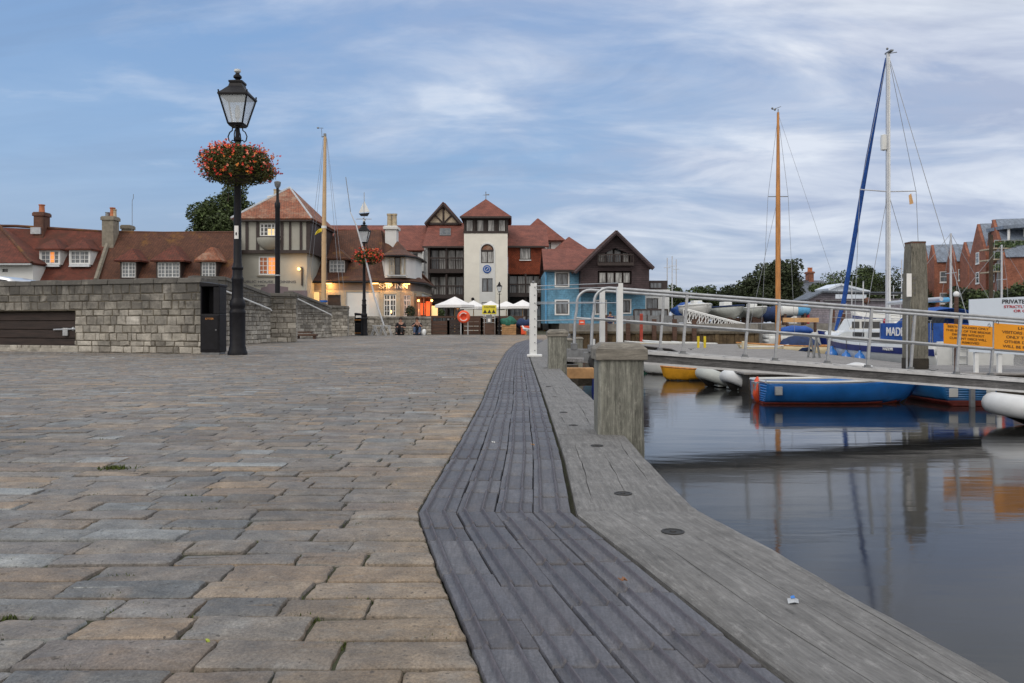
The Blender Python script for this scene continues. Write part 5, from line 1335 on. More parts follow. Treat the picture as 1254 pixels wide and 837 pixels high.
w_ = slab(538.5, 552, .42, .72, .05, .10).build('skylight', 'steel_d', t); slab(539.8, 550.8, .455, .69, .151, .02).build('pane', 'g_mid', w_)
# little timber gable on the ridge
gy = d+4.2; Xg, Zg = E(gy)
m = MB(); a, b, c = (Xg(521.5), Zg(275)), (Xg(564), Zg(275)), (Xg(543), Zg(251)); m.prism_y([a, b, c], gy, gy+3.5); m.build('gable', 'cream_st', t)
m = MB()
for p, q_ in ((a, c), (b, c)): m.tube([(p[0], gy-.2, p[1]), (q_[0], gy-.2, q_[1])], .17, 6); m.tube([(p[0], gy+.3, p[1]+.1), (q_[0], gy+.3, q_[1]+.1)], .2, 6)
m.build('bargeboard', 'timber', t)
m = MB(); m.box(a[0], b[0], gy-.08, gy-.01, Zg(275.5), Zg(273)); m.tube([(c[0], gy-.05, c[1]), (c[0], gy-.05, Zg(275))], .09, 6)
for s in (-1, 1): m.tube([(c[0], gy-.05, Zg(274)), (c[0]+s*.75, gy-.05, Zg(264))], .08, 6)
m.build('gable_framing', 'timber', t)
m = MB(); m.poly([(a[0]-.1, gy-.3, a[1]), (c[0], gy-.3, c[1]+.2), (c[0], gy+4, c[1]+.2), (a[0]-.1, gy+4, a[1])]); m.poly([(c[0], gy-.3, c[1]+.2), (b[0]+.1, gy-.3, b[1]), (b[0]+.1, gy+4, b[1]), (c[0], gy+4, c[1]+.2)]); m.build('gable_roof', 'roof_f', t, solid=.08)
m = MB(); m.box(X(570), X(662), d-.2, d-.1, G, G+.01); 
# right part
xr0, xr1 = 622, 665
m = MB(); body(m, X(xr0), X(xr1), Z(336), Z(302), d+.2, d+9, holes_win([(636.5, 650, 318, 303.5)])); m.build('upper_wall', 'tilehung', t)
m = MB(); body(m, X(xr0), X(xr1), G, Z(336), d+1.2, d+9); m.build('wall', 'timber', t)
window(t, X(636.5), X(650), Z(318), Z(303.5), d+.2, 2, 1, 'timber', 'g_curt', .07, -.02)
MB().box(X(636), X(650.5), d+.08, d+.2, Z(319.4), Z(318.2)).build('sill', 'white', t)
balcony_bay(t, 623.5, 663.5, [(337, 348, 359, 364)], d+.1)
m = MB(); gable_roof_x(m, X(621), X(672), d-.2, d+5, d+10, Z(302.5), PZ(277, d+5)); m.build('roof', 'roof_f', t, solid=.14)
m = MB(); m.box(X(621), X(667), d-.3, d-.2, Z(303.8), Z(301.8)); m.build('gutter', 'timber', t)
# ground floor dark glazing
for a, b in ((527, 548), (549, 567), (624, 643), (645, 663)):
    window(t, X(a), X(b), G+.2, Z(374), d+.75, 3, 2, 'timber', 'g_mid', .08, .0, .06)
m = MB(); m.box(X(525), X(568), d-.2, d+.9, Z(371.5), Z(366)); m.build('canopy', 'timber', t)

# tower
t = thing('clock_tower', 'tall cream stair tower with glazed top storey and pyramid roof', 'tower', (X(594.5), d-1.5, G))
y = d-1.5; X, Z = E(y)
# central white panel is proud, arched window in it
hl = [(X(589.5), X(604), Z(323), Z(300)), (X(590), X(603.5), Z(358), Z(341))]
cx_, r_ = X(596.8), (X(604.5)-X(589))/2
m = MB(); body(m, X(568.3), X(621.5), G, Z(285), y, y+4, [(X(589), X(604.5), Z(323), Z(300))]+hl[1:]); m.build('wall', 'render', t)
pn = MB(); x0, x1 = X(587.2), X(606.4); zt = Z(307)
wall_holes(pn, x0, x1, 1.9, zt, y-.03, [(X(589), X(604.5), Z(323), zt), hl[1]], .06)
R2 = (x1-x0)/2; xm = (x0+x1)/2; n = 14; r1 = (X(604.5)-X(589))/2; zsp = zt
for k in range(n):
    a0, a1 = PI*k/n, PI*(k+1)/n
    pn.poly([(xm+r1*math.cos(a0), y-.03, zsp+r1*math.sin(a0)), (xm+R2*math.cos(a0), y-.03, zsp+R2*math.sin(a0)), (xm+R2*math.cos(a1), y-.03, zsp+R2*math.sin(a1)), (xm+r1*math.cos(a1), y-.03, zsp+r1*math.sin(a1))])
pn.build('white_panel', 'render_w', t, solid=.04)
m = MB(); m.prism_y([(xm+r1*math.cos(PI*k/n), zsp+r1*math.sin(PI*k/n)) for k in range(n+1)], y-.02, y+.02); m.build('arched_head', 'roof_o', t)
m = MB(); m.torus((xm, y-.035, zsp), r1-.04, .06, 'y', 18, 6, 0, PI); m.box(xm-r1, xm+r1, y-.07, y-.025, zsp-.05, zsp+.05); m.build('arch_frame', 'timber', t)
window(t, xm-r1, xm+r1, Z(322.5), zsp-.05, y-.05, 2, 1, 'timber', 'g_curt', .06, .02, .08)
window(t, *hl[1], y-.05, 2, 1, 'timber', 'g_mid', .06, .03, .08)
window(t, X(590), X(603.5), Z(375), Z(370.5), y-.1, 2, 1, 'timber', 'g_dark', .05, .03, .08)
cm_ = MB(); cm_.lathe([(0.02, 0), (.36, 0), (.36, .05), (.31, .06), (.02, .06)], 24); 
for i in range(len(cm_.v)): x_, y_, z_ = cm_.v[i]; cm_.v[i] = (X(596.5)+x_, y-.04-z_, Z(330)+y_)
pq = cm_.build('blue_plaque', 'plaque', t); tx = MB(); tx.torus((X(596.5), y-.105, Z(330)), .23, .018, 'y', 20, 5); tx.tube([(X(596.5)-.12, y-.11, Z(330)-.12), (X(596.5)+.12, y-.11, Z(330)+.12)], .02, 5); tx.build('plaque_emblem', 'ink_w', pq)
# lantern storey
m = MB(); m.box(X(567.5), X(622.5), y-.05, y+4, Z(286), Z(283.5)); m.box(X(567), X(623), y-.08, y+4.05, Z(269.5), Z(266.5)); 
m.build('floor_beam', 'timber', t)
for i in range(4):
    a = 570+ i*13.2; b = a+10
    w_ = MB(); w_.box(X(a)-.06, X(a), y-.02, y+.1, Z(283.5), Z(269.5)); w_.box(X(b), X(b)+.12, y-.02, y+.1, Z(283.5), Z(269.5)); fo = w_.build('window', 'timber', t)
    MB().box(X(a)+.1, X(b)-.1, y+.1, y+.12, Z(283), Z(270)).build('pane', 'g_curt', fo)
m = MB(); m.box(X(568), X(622), y+.13, y+3.9, Z(283.5), Z(269.5)); m.build('lantern_storey', 'timber', t)
m = MB(); yc = y+2.2; hip_roof(m, X(564), X(626), y-.5, y+4.9, Z(267), (X(594), yc), (X(594), yc), PZ(245, yc)); m.build('roof', 'roof_f', t, solid=.12)
m = MB(); m.box(X(563.5), X(626.3), y-.6, y-.48, Z(268.5), Z(266.2)); m.build('gutter', 'timber', t)
m = MB(); m.tube([(X(594), yc, PZ(246, yc)), (X(594), yc, PZ(235, yc))], .035, 6); m.prism_y([(X(594)-.3, PZ(239.5, yc)), (X(594)+.3, PZ(239.5, yc)), (X(594)+.3, PZ(238, yc)), (X(594), PZ(238.5, yc))], yc-.02, yc+.02); m.build('weathervane', 'steel_d', t)
m = MB(); m.ball((X(579), y-.1, Z(366.5)), .14); m.build('wall_camera', 'black', t)

# roofs further behind on the right
d = 78.0; X, Z = E(d)
t = thing('rear_house', 'hipped red roofed house peeping over the apartments with a white upper wall', 'house', (X(672), d, G), 0, 'hipped roofs behind the blue house')
m = MB(); hip_roof(m, X(630), X(692.5), d, d+8, Z(295), (X(660), d+3.5), (X(659), d+4.5), PZ(269, d+4)); m.build('roof', 'roof_f', t, solid=.12)
m = MB(); body(m, X(640), X(688), G, Z(295), d+.5, d+7, [(X(671), X(675), Z(306), Z(297))]); m.build('wall', 'render_w', t)
window(t, X(670.5), X(675), Z(306), Z(297), d+.5, 1, 1, 'timber', 'g_mid', .1, 0)
t = thing('rear_house', 'small pyramid roofed house between the blue house and the rear roofs', 'house', (X(700), d-4, G), 0, 'hipped roofs behind the blue house')
d2_ = 74; X, Z = E(d2_)
m = MB(); hip_roof(m, X(678), X(721), d2_, d2_+6, Z(307), (X(699.5), d2_+3), (X(699.5), d2_+3), PZ(291, d2_+3)); m.build('roof', 'roof_f', t, solid=.12)
m = MB(); body(m, X(681), X(718), G, Z(307), d2_+.4, d2_+5.6); m.build('wall', 'render_w', t)

# ================================================================== blue house with dark boarded gable
d = 61.0; X, Z = E(d); G2 = .62
t = thing('blue_house', 'blue boarded waterside house with a dark purple boarded gable wing', 'house', (X(735), d, G2))
hl = holes_win([(681, 695.5, 350.5, 335), (681, 695.5, 384.5, 369)])
m = MB(); body(m, X(667.5), X(711.5), G2, Z(332), d, d+9, hl); m.build('wall', 'blue_b', t)
hl2 = holes_win([(730.5, 742, 384, 369), (762.5, 772, 383, 368)])
m = MB(); body(m, X(711.5), X(791), G2, Z(357), d+.3, d+9, hl2); m.build('lower_wall', 'blue_b', t)
for a, b, c, e, yy in ((681, 695.5, 350.5, 335, d), (681, 695.5, 384.5, 369, d), (730.5, 742, 384, 369, d+.3), (762.5, 772, 383, 368, d+.3)):
    w_ = window(t, X(a), X(b), Z(c), Z(e), yy, 2, 1, 'timber', 'g_mid', .06, .0, .05)
    f = MB(); k = .11; f.box(X(a)-k, X(a), yy-.05, yy+.02, Z(c)-k, Z(e)+k); f.box(X(b), X(b)+k, yy-.05, yy+.02, Z(c)-k, Z(e)+k); f.box(X(a), X(b), yy-.05, yy+.02, Z(e), Z(e)+k); f.box(X(a), X(b), yy-.07, yy+.02, Z(c)-k, Z(c)); f.build('surround', 'white', w_)
m = MB(); m.poly([(X(665.5), d-.4, Z(332)), (X(716), d-.4, Z(332)), (X(742), d+5, PZ(306, d+5)), (X(666.5), d+5, PZ(306, d+5))]); m.poly([(X(740), d+10, Z(332)), (X(665.5), d+10, Z(332)), (X(666.5), d+5, PZ(306, d+5)), (X(742), d+5, PZ(306, d+5))]); m.build('roof', 'roof_f', t, solid=.14)
m = MB(); m.box(X(665.5), X(712), d-.5, d-.38, Z(333.4), Z(331.5)); m.build('gutter', 'timber', t)
m = MB(); m.tube([(X(668.5), d-.12, Z(332)), (X(668.5), d-.12, G2)], .06, 6); m.build('drainpipe', 'lblue', t)
# gable wing projects forward
y = d-1.6; X, Z = E(y)
ax, az = X(753.5), Z(286)
xl, xr_, zl, zr_ = X(711), X(797.5), Z(329.5), Z(327)
poly_pts = [(xl, Z(358)), (X(795), Z(358)), (X(795), zr_+.1), (ax, az-.15), (xl, zl+.2)]
# gable wall with recesses: build as strips around the openings
def gable_z(x):
    return (az-.15)+(zl+.2-(az-.15))*((ax-x)/(ax-xl)) if x < ax else (az-.15)+(zr_+.1-(az-.15))*((x-ax)/(X(795)-ax))
op = [(X(732), X(773.5), Z(348), Z(332)), (X(732), X(773.5), Z(322), Z(299))]
m = MB(); xs = [xl, X(732), ax, X(773.5), X(795)]
m.poly([(xs[0], y, Z(358)), (xs[1], y, Z(358)), (xs[1], y, gable_z(xs[1])), (xs[0], y, gable_z(xs[0]))]); m.poly([(xs[3], y, Z(358)), (xs[4], y, Z(358)), (xs[4], y, gable_z(xs[4])), (xs[3], y, gable_z(xs[3]))])
m.poly([(xs[1], y, Z(358)), (xs[3], y, Z(358)), (xs[3], y, Z(348)), (xs[1], y, Z(348))]); m.poly([(xs[1], y, Z(332)), (xs[3], y, Z(332)), (xs[3], y, Z(322)), (xs[1], y, Z(322))])
def clipz(x): return max(Z(301), gable_z(x)-.5)
m.poly([(xs[1], y, gable_z(xs[1])-.35), (ax, y, az-1.1), (ax, y, az-.15), (xs[1], y, gable_z(xs[1]))]); m.poly([(ax, y, az-1.1), (xs[3], y, gable_z(xs[3])-.35), (xs[3], y, gable_z(xs[3])), (ax, y, az-.15)])
m.poly([(xl, y, Z(358)), (xl, y, zl), (xl, d+9, zl), (xl, d+9, Z(358))]); m.poly([(X(795), y, zr_), (X(795), y, Z(358)), (X(795), d+9, Z(358)), (X(795), d+9, zr_)])
m.poly([(xl, y, Z(358)), (xl, d+9, Z(358)), (X(795), d+9, Z(358)), (X(795), y, Z(358))])
m.poly([(xs[1], y+.9, Z(348)), (xs[3], y+.9, Z(348)), (xs[3], y+.9, Z(296)), (ax, y+.9, az-.5), (xs[1], y+.9, Z(303))])
m.poly([(xs[1], y, Z(348)), (xs[1], y+.9, Z(348)), (xs[1], y+.9, Z(305)), (xs[1], y, Z(305))]); m.poly([(xs[3], y, Z(348)), (xs[3], y, Z(305)), (xs[3], y+.9, Z(305)), (xs[3], y+.9, Z(348))]); m.poly([(xs[1], y, Z(348)), (xs[3], y, Z(348)), (xs[3], y+.9, Z(348)), (xs[1], y+.9, Z(348))]); m.poly([(xs[1], y, Z(332)), (xs[3], y, Z(332)), (xs[3], y+.9, Z(332)), (xs[1], y+.9, Z(332))])
m.build('gable_wall', 'siding', t)
for i in range(4):
    a = X(733)+(X(772.5)-X(733))*i/4; b = X(733)+(X(772.5)-X(733))*(i+1)/4
    window(t, a+.03, b-.03, Z(347), Z(333.5), y+.1, 1, 1, 'timber', 'g_curt', .05, .0)
for i, (zt_l) in enumerate((308.5, 302.5, 302.5, 308.5)):
    a = X(733)+(X(772.5)-X(733))*i/4; b = X(733)+(X(772.5)-X(733))*(i+1)/4
    window(t, a+.03, b-.03, Z(321), Z(zt_l), y+.6, 1, 1, 'timber', 'g_mid' if i % 3 else 'g_curt', .05, .0)
b = thing_part('balcony', t); m = MB(); m.box(X(731), X(775), y-.5, y+.5, Z(326), Z(322.5)); m.build('balcony_floor', 'timber', b)
m = MB(); m.box(X(731), X(775), y-.48, y-.40, Z(313.5), Z(312)); m.build('handrail', 'timber', b)
m = MB()
for i in range(15): x = X(731.5)+(X(774.5)-X(731.5))*i/14; m.box(x-.03, x+.03, y-.46, y-.42, Z(322.5), Z(313.5))
m.build('baluster', 'timber', b)
b = thing_part('balcony', t); m = MB(); m.box(X(731), X(775), y-.3, y-.2, Z(354), Z(348.5)); m.build('balcony_panel', 'siding', b)
m = MB(); oh = -.6
zu = .12
m.poly([(xl-.55, y+oh, zl-.25), (ax, y+oh, az+zu), (ax, d+9.5, az+zu), (xl-.55, d+9.5, zl-.25)]); m.poly([(ax, y+oh, az+zu), (xr_+.1, y+oh, zr_-.1), (xr_+.1, d+9.5, zr_-.1), (ax, d+9.5, az+zu)]); m.build('gable_roof', 'roof_m', t, solid=.14)
m = MB(); m.tube([(xl-.5, y+oh-.05, zl-.35), (ax, y+oh-.05, az)], .15, 6); m.tube([(ax, y+oh-.05, az), (xr_+.05, y+oh-.05, zr_-.2)], .15, 6); m.build('bargeboard', 'siding', t)
# extension to the right
d = 62.5; X, Z = E(d)
t = thing('annexe', 'small flat roofed cream annexe with dark balcony right of the blue house', 'annexe', (X(805), d, G2))
m = MB(); body(m, X(788), X(819.5), G2, Z(356), d, d+6, holes_win([(791.5, 806, 378.5, 365.5)])); m.build('wall', 'render_w', t)
window(t, X(791.5), X(806), Z(378.5), Z(365.5), d, 2, 1, 'timber', 'g_mid', .06, .02)
m = MB(); m.box(X(795), X(819), d+.5, d+5, Z(356), Z(343.5)); m.build('roof_room', 'timber', t); window(t, X(797), X(812), Z(353.5), Z(345.5), d+.42, 3, 1, 'timber', 'g_mid', .06, .0)
m = MB(); m.box(X(788), X(820), d-.15, d, Z(357.5), Z(355)); m.build('roof_edge', 'white', t)

# ================================================================== terrace of the pub: boards, parasols, people
d = 44.5; X, Z = E(d)
def panel(xa, xb, zt, label, dd=44.6, boards=4, mat='timber_b', posts=True):
    t = thing('board_fence', label, 'fence panel', (PX((xa+xb)/2, dd), dd, 0), 0, 'brown board panels along the terrace')
    z1 = PZ(zt, dd)
    m = MB()
    for k in range(boards): m.box(PX(xa, dd)+.02, PX(xb, dd)-.02, dd, dd+.05, .02+(z1-.02)*k/boards, (z1)*(k+1)/boards-.015)
    m.build('boards', mat, t)
    if posts:
        for x in (PX(xa, dd), PX(xb, dd)): MB().box(x-.06, x+.06, dd-.03, dd+.08, 0, z1+.03).build('post', 'steel_d', t)
panel(524, 549, 393, 'dark framed brown board panel right of the low stone wall')
panel(549, 566, 391, 'dark slatted panel behind the lifebuoy', mat='timber', boards=5)
panel(566, 590, 389, 'brown board panel between the lifebuoy and the yellow sign')
panel(590, 608, 390, 'brown board panel behind the yellow sign')
panel(608, 642, 389, 'brown board panel behind the netting crate and orange box')
MB_ = MB(); MB_.box(X(500), X(642), 44.9, 45.4, .95, 1.02)
tag(MB_.build('terrace_ledge', 'timber_b'), 'long reddish timber ledge topping the terrace boards', 'ledge')
def parasol(px_, pt_, pe, hw, dd, label):
    t = thing('parasol', label, 'parasol', (PX(px_, dd), dd, 0), 0, 'white parasols on the pub terrace')
    x = PX(px_, dd); zt, ze = PZ(pt_, dd), PZ(pe, dd); r = hw/F*dd*1.0
    m = MB(); n = 8; ring = [(x+r*1.08*math.cos(2*PI*(k+.5)/n), dd+r*1.08*math.sin(2*PI*(k+.5)/n), ze) for k in range(n)]; mid = [(x+(a-x)*.5, dd+(b-dd)*.5, ze+(zt-ze)*.44) for a, b, c in ring]
    m.v += ring+mid+[(x, dd, zt)]
    for k in range(n): m.f.append((k, (k+1) % n, n+(k+1) % n, n+k)); m.f.append((n+k, n+(k+1) % n, 2*n))
    m.v += [(a, b, c-.16) for a, b, c in ring]
    for k in range(n): m.f.append((2*n+1+k, 2*n+1+(k+1) % n, (k+1) % n, k))
    m.build('canopy', 'umb', t, solid=.01)
    MB().tube([(x, dd, .0), (x, dd, zt)], .028, 8).build('pole', 'plankbuff', t)
    MB().lathe([(.25, 0), (.25, .05), (.05, .1)], 14, (x, dd)).build('base', 'steel_d', t)
    m = MB()
    for k in range(n): m.tube([(x, dd, ze+(zt-ze)*.5-.25), (mid[k][0], mid[k][1], mid[k][2]-.05)], .012, 4)
    m.build('ribs', 'plankbuff', t)
parasol(557, 363.5, 374, 23.5, 50, 'leftmost and widest white parasol, in front of the dark balconies')
parasol(580, 368, 376, 16, 53, 'white parasol second from the left, in front of the tower')
parasol(601, 368.5, 377, 17, 55, 'white parasol behind the yellow sign')
parasol(620, 369, 376, 17, 55, 'white parasol just right of the far lamp post')
parasol(640, 367.5, 375.5, 18, 54, 'rightmost white parasol, partly behind the white post')
# glowing timber shelter
t = thing('terrace_shelter', 'dark timber garden shelter glowing orange inside beside the inn', 'shelter', (PX(520, 58), 58, 0))
X, Z = E(58)
m = MB(); m.box(X(511), X(528), 59, 59.05, 0, Z(364.5)); m.build('back_wall', 'brick_ch', t); m = MB(); m.box(X(512.5), X(519), 58.9, 58.98, Z(386), Z(371)); m.build('lit_panel', 'orange_glow', t, ); m = MB(); m.box(X(520), X(527), 58.88, 58.97, Z(388), Z(369)); m.build('heater_glow', 'orange_glow', t)
m = MB(); m.box(X(510.5), X(528.5), 57.3, 59.2, Z(364.8), Z(363.5)); m.build('roof', 'timber', t)
for a in (511, 519.2, 527.6): MB().box(X(a), X(a)+.1, 57.4, 57.5, 0, Z(364.8)).build('post', 'timber_b', t)
t = thing('menu_board', 'pale lit notice board beside the shelter on the terrace', 'notice board', (X(532), 57.5, 0)); m = MB(); m.box(X(529), X(537), 57.5, 57.55, Z(387), Z(375)); m.build('panel', 'g_cream', t); m = MB(); m.box(X(528.6), X(529), 57.45, 57.6, 0, Z(374.5)); m.box(X(537), X(537.4), 57.45, 57.6, 0, Z(374.5)); m.build('frame', 'timber', t)
for px_, lab in ((514, 'small orange wall lamp at the left of the shelter'), (530, 'small orange wall lamp at the right of the shelter')):
    lm = thing('wall_lamp', lab, 'wall lamp', (X(px_), 57.3, Z(368.5)), 0, 'small orange lamps on the shelter'); MB().ball((X(px_), 57.25, Z(368.8)), .085).build('bulb', 'glow', lm); MB().box(X(px_)-.03, X(px_)+.03, 57.3, 57.4, Z(368.8), Z(366)).build('arm', 'black', lm); pt(X(px_), 57.0, Z(369.5), 14, .1, (1, .35, .08))
pt(X(523), 58.3, Z(376), 16, .2, (1, .25, .06))
t = thing('shrub', 'small green potted bush left of the parasol pole on the terrace', 'shrub', (X(541), 56, .8)); m = MB(); leaves(m, [(PX(540.5, 52), 52, PZ(384, 52), .22, .2, .28)], 500, .05, random.Random(8)); m.build('foliage', 'leaf', t)
for px_, lab in ((573, 'timber picnic table on the terrace right of the lifebuoy'), (625, 'timber picnic table on the terrace behind the netting crate'), (537, 'timber picnic table on the terrace under the leftmost parasol')):
    t = thing('picnic_table', lab, 'table', (PX(px_, 48), 48, 0), 0, 'picnic tables on the terrace'); x = PX(px_, 48)
    MB().box(x-.9, x+.9, 47.7, 48.3, 1.02, 1.08).build('table_top', 'timber_b', t); MB().box(x-.9, x+.9, 47.2, 47.45, .68, .73).build('seat', 'timber_b', t)
    for s in (-.7, .7): m = MB(); m.tube([(x+s, 47.3, 0), (x+s, 48, 1.02), (x+s, 48.6, 0)], .04, 5); m.build('leg', 'timber_b', t)

# lifebuoy on its frame
d = 43.9; X, Z = E(d)
t = thing('lifebuoy', 'orange ring lifebuoy on a grey two legged stand on the quay', 'lifebuoy', (X(568), d, 0))
m = MB(); n = 48; cx_, cz_ = X(568), Z(388.3); m.torus((cx_, d-.12, cz_), .24, .115, 'y', 40, 10); m.build('ring', 'orange', t, smooth=True)
m = MB(); m.torus((cx_, d-.225, cz_), .215, .022, 'y', 36, 6, PI*.25, PI*.95); m.build('rope', 'white', t); m = MB(); m.torus((cx_, d-.225, cz_), .215, .022, 'y', 36, 6, PI*1.15, PI*1.85); m.build('rope', 'white', t)
m = MB(); m.lathe([(.30, 0), (.30, .04)], 20); m.v = [(cx_+a, d-.05+c, cz_+b) for a, b, c in m.v]; m.build('back_board', 'orange', t)
for a in (564.5, 573): MB().box(X(a)-.03, X(a)+.03, d-.03, d+.03, 0, Z(385)).build('leg', 'steel', t)
# yellow caution sign
t = thing('warning_sign', 'yellow caution sign with black lettering above a grey notice box on the quay', 'sign', (X(599), d, 0))
MB().box(X(590.5), X(608), d-.03, d, Z(385), Z(374)).build('sign_plate', 'sign_y', t, bevel=.005)
text('CAUTION', X(599.3), Z(376.3), d-.035, .58, .1, 'ink', t)
for a in (594, 599.3, 604.5):
    m = MB(); m.prism_y([(X(a)-.11, Z(383.8)), (X(a)+.11, Z(383.8)), (X(a), Z(379.3))], d-.04, d-.032); m.build('warning_triangle', 'ink', t)
MB().box(X(595.3), X(602.5), d-.05, d+.05, Z(396), Z(386)).build('notice_box', 'steel_d', t, bevel=.01); MB().box(X(597.6), X(600.6), d-.056, d-.051, Z(394.5), Z(390.5)).build('notice', 'ink_w', t)
MB().box(X(592), X(607), d-.0, d+.06, .02, Z(396.5)).build('lower_board', 'timber_b', t)
for a in (593, 606): MB().tube([(X(a), d+.02, 0), (X(a), d+.02, Z(374))], .025, 6).build('post', 'steel', t)

# fishing clutter at the quay end
t = thing('fish_crate', 'pale wooden crate heaped with green netting beside the far lamp post', 'crate', (X(622), d-.5, 0))
m = MB(); dd = d-.5; x0, x1 = PX(614.5, dd), PX(632, dd)
for k in range(5): m.box(x0, x1, dd-.02, dd, .02+k*.115, .12+k*.115)
m.box(x0, x0+.03, dd, dd+.6, .02, .6); m.box(x1-.03, x1, dd, dd+.6, .02, .6); m.box(x0, x1, dd+.58, dd+.6, .02, .6); m.box(x0+.03, x1-.03, dd, dd+.58, .02, .05); m.build('crate', 'crate', t)
def lumpy(c, r, seed, amp=.15, n=20, mm=12):
    m = MB(); m.ball(c, r, n, mm); rg = random.Random(seed); ph = [rg.uniform(0, 6) for _ in range(6)]
    m.v = [(x+(x-c[0])*amp*math.sin(9*z+ph[0]+4*y), y+(y-c[1])*amp*math.sin(7*x+ph[1]), z+(z-c[2])*amp*(math.sin(8*x+ph[2])+math.sin(13*x+5*y+ph[3]))) for x, y, z in m.v]; return m
tag(lumpy(((x0+x1)/2-.05, dd+.3, .68), (.46, .36, .30), 3).build('fishing_net', 'green_cv', smooth=True), 'heap of dark green netting on top of the pale crate', 'net')
tag(lumpy((PX(644, dd), dd+.9, .62), (.62, .4, .28), 5).build('tarpaulin', 'navy_cv', smooth=True), 'dark grey blue tarpaulin heap behind the orange box', 'tarpaulin')
t = thing('plastic_box', 'bright orange plastic box left of the white post', 'box', (PX(645, dd), dd, 0)); m = MB(); m.box(PX(638, dd), PX(653, dd), dd, dd+.5, .02, .50); m.build('box', 'orange', t, bevel=.05); m = MB(); m.box(PX(637.5, dd), PX(653.5, dd), dd-.02, dd+.52, .42, .5); m.build('rim', 'orange', t, bevel=.03)
m = MB(); m.box(PX(644.5, dd-.6), PX(649.5, dd-.6), dd-.6, dd-.35, 0, .28); t = tag(m.build('utility_box', 'steel_d', bevel=.02), 'small grey service box in front of the orange box', 'box')
# people
def person(base, joints, radii, clothes, label, name='person'):
    t = thing(name, label, 'person', base)
    def skin(nm, chain, rad, mat, sub=1):
        me = bpy.data.meshes.new(nm); idx = {}; vs = []; es = []
        for a, b in chain:
            for k in (a, b):
                if k not in idx: idx[k] = len(vs); vs.append(joints[k])
            es.append((idx[a], idx[b]))
        me.from_pydata(vs, es, []); me.materials.append(MT[mat]); o = bpy.data.objects.new(nm, me); COL.objects.link(o); o.parent = t
        md = o.modifiers.new('skin', 'SKIN'); md.use_smooth_shade = True
        for k, i in idx.items(): r = rad.get(k, .05); me.skin_vertices[0].data[i].radius = (r, r)
        me.skin_vertices[0].data[0].use_root = True
        s_ = o.modifiers.new('sub', 'SUBSURF'); s_.levels = sub; s_.render_levels = sub
        return o
    B = [('pelvis', 'waist'), ('waist', 'chest'), ('chest', 'neck'), ('neck', 'head0'), ('head0', 'head'), ('head', 'crown')]
    for s in 'lr': B += [('chest', 'sh'+s), ('sh'+s, 'el'+s), ('el'+s, 'wr'+s), ('wr'+s, 'ha'+s), ('pelvis', 'hip'+s), ('hip'+s, 'kn'+s), ('kn'+s, 'an'+s), ('an'+s, 'to'+s)]
    skin('body', B, radii, 'skin')
    top, leg, hair = clothes
    r2 = {k: v+.02 for k, v in radii.items()}
    T = [('pelvis', 'waist'), ('waist', 'chest')]
    for s in 'lr': T += [('chest', 'sh'+s), ('sh'+s, 'el'+s)]
    skin('shirt', T, r2, top)
    Lg = []
    for s in 'lr': Lg += [('pelvis', 'hip'+s), ('hip'+s, 'kn'+s), ('kn'+s, 'an'+s)]
    skin('trousers', Lg, {k: v+.015 for k, v in radii.items()}, leg)
    for s in 'lr': a = Vector(joints['an'+s]); b = Vector(joints['to'+s]); m = MB(); m.ball(tuple((a+b)/2), (.06, .14, .05)); m.build('shoe', 'rubber', t, local=True, smooth=True)
    h = Vector(joints['head']); m = MB(); m.ball((h.x, h.y+.03, h.z+.035), (.10, .115, .115), 12, 8); m.build('hair', hair, t, local=True, smooth=True)
    for s in (-.033, .033): m = MB(); m.ball((h.x+s, h.y-.088, h.z+.0), .013, 8, 5); m.build('eye', 'ink', t, local=True)
    m = MB(); m.ball((h.x, h.y-.105, h.z-.025), (.014, .02, .025), 8, 5); m.build('nose', 'skin', t, local=True, smooth=True)
    return t
RAD = dict(pelvis=.15, waist=.13, chest=.15, neck=.055, head0=.07, head=.095, crown=.06, shl=.065, shr=.065, ell=.045, elr=.045, wrl=.03, wrr=.03, hal=.035, har=.035, hipl=.09, hipr=.09, knl=.065, knr=.065, anl=.045, anr=.045, tol=.035, tor=.035)
# seated on the ground leaning on the wall, knees drawn up
def seated(lean=0, armf=0):
    J = dict(pelvis=(0, 0, .16), waist=(0, 0, .34), chest=(lean, -.04, .55), neck=(lean*1.3, -.07, .70), head0=(lean*1.4, -.09, .76), head=(lean*1.5, -.10, .85), crown=(lean*1.5, -.09, .94))
    for s, k in (('l', -1), ('r', 1)):
        J['sh'+s] = (lean+k*.19, -.04, .60); J['el'+s] = (lean+k*.26, -.20-armf*.08, .40+armf*.06); J['wr'+s] = (k*(.14-armf*.06), -.38, .44+armf*.18); J['ha'+s] = (k*(.08-armf*.02), -.42, .45+armf*.26)
        J['hip'+s] = (k*.1, -.02, .14); J['kn'+s] = (k*.15, -.40, .42); J['an'+s] = (k*.13, -.62, .08); J['to'+s] = (k*.14, -.78, .04)
    return J
X, Z = E(43)
person((X(490.5), 43.0, 0), seated(.02), RAD, ('cloth_k', 'cloth_k', 'hair'), 'person in black sitting on the ground against the low wall, nearer the inn windows')
person((X(511.5), 43.2, 0), seated(-.03, 1), RAD, ('cloth_k', 'jeans', 'hair'), 'person in a black top and jeans sitting with hands raised beside the white bag')
tag(lumpy((X(518.5), 42.9, .13), (.17, .12, .17), 9, .2).build('carrier_bag', 'white', smooth=True), 'crumpled white carrier bag on the ground beside the seated person', 'bag')
J = dict(pelvis=(0, 0, .85), waist=(0, 0, 1.02), chest=(.03, -.02, 1.28), neck=(.03, -.03, 1.45), head0=(.03, -.05, 1.5), head=(.03, -.06, 1.6), crown=(.03, -.05, 1.69))
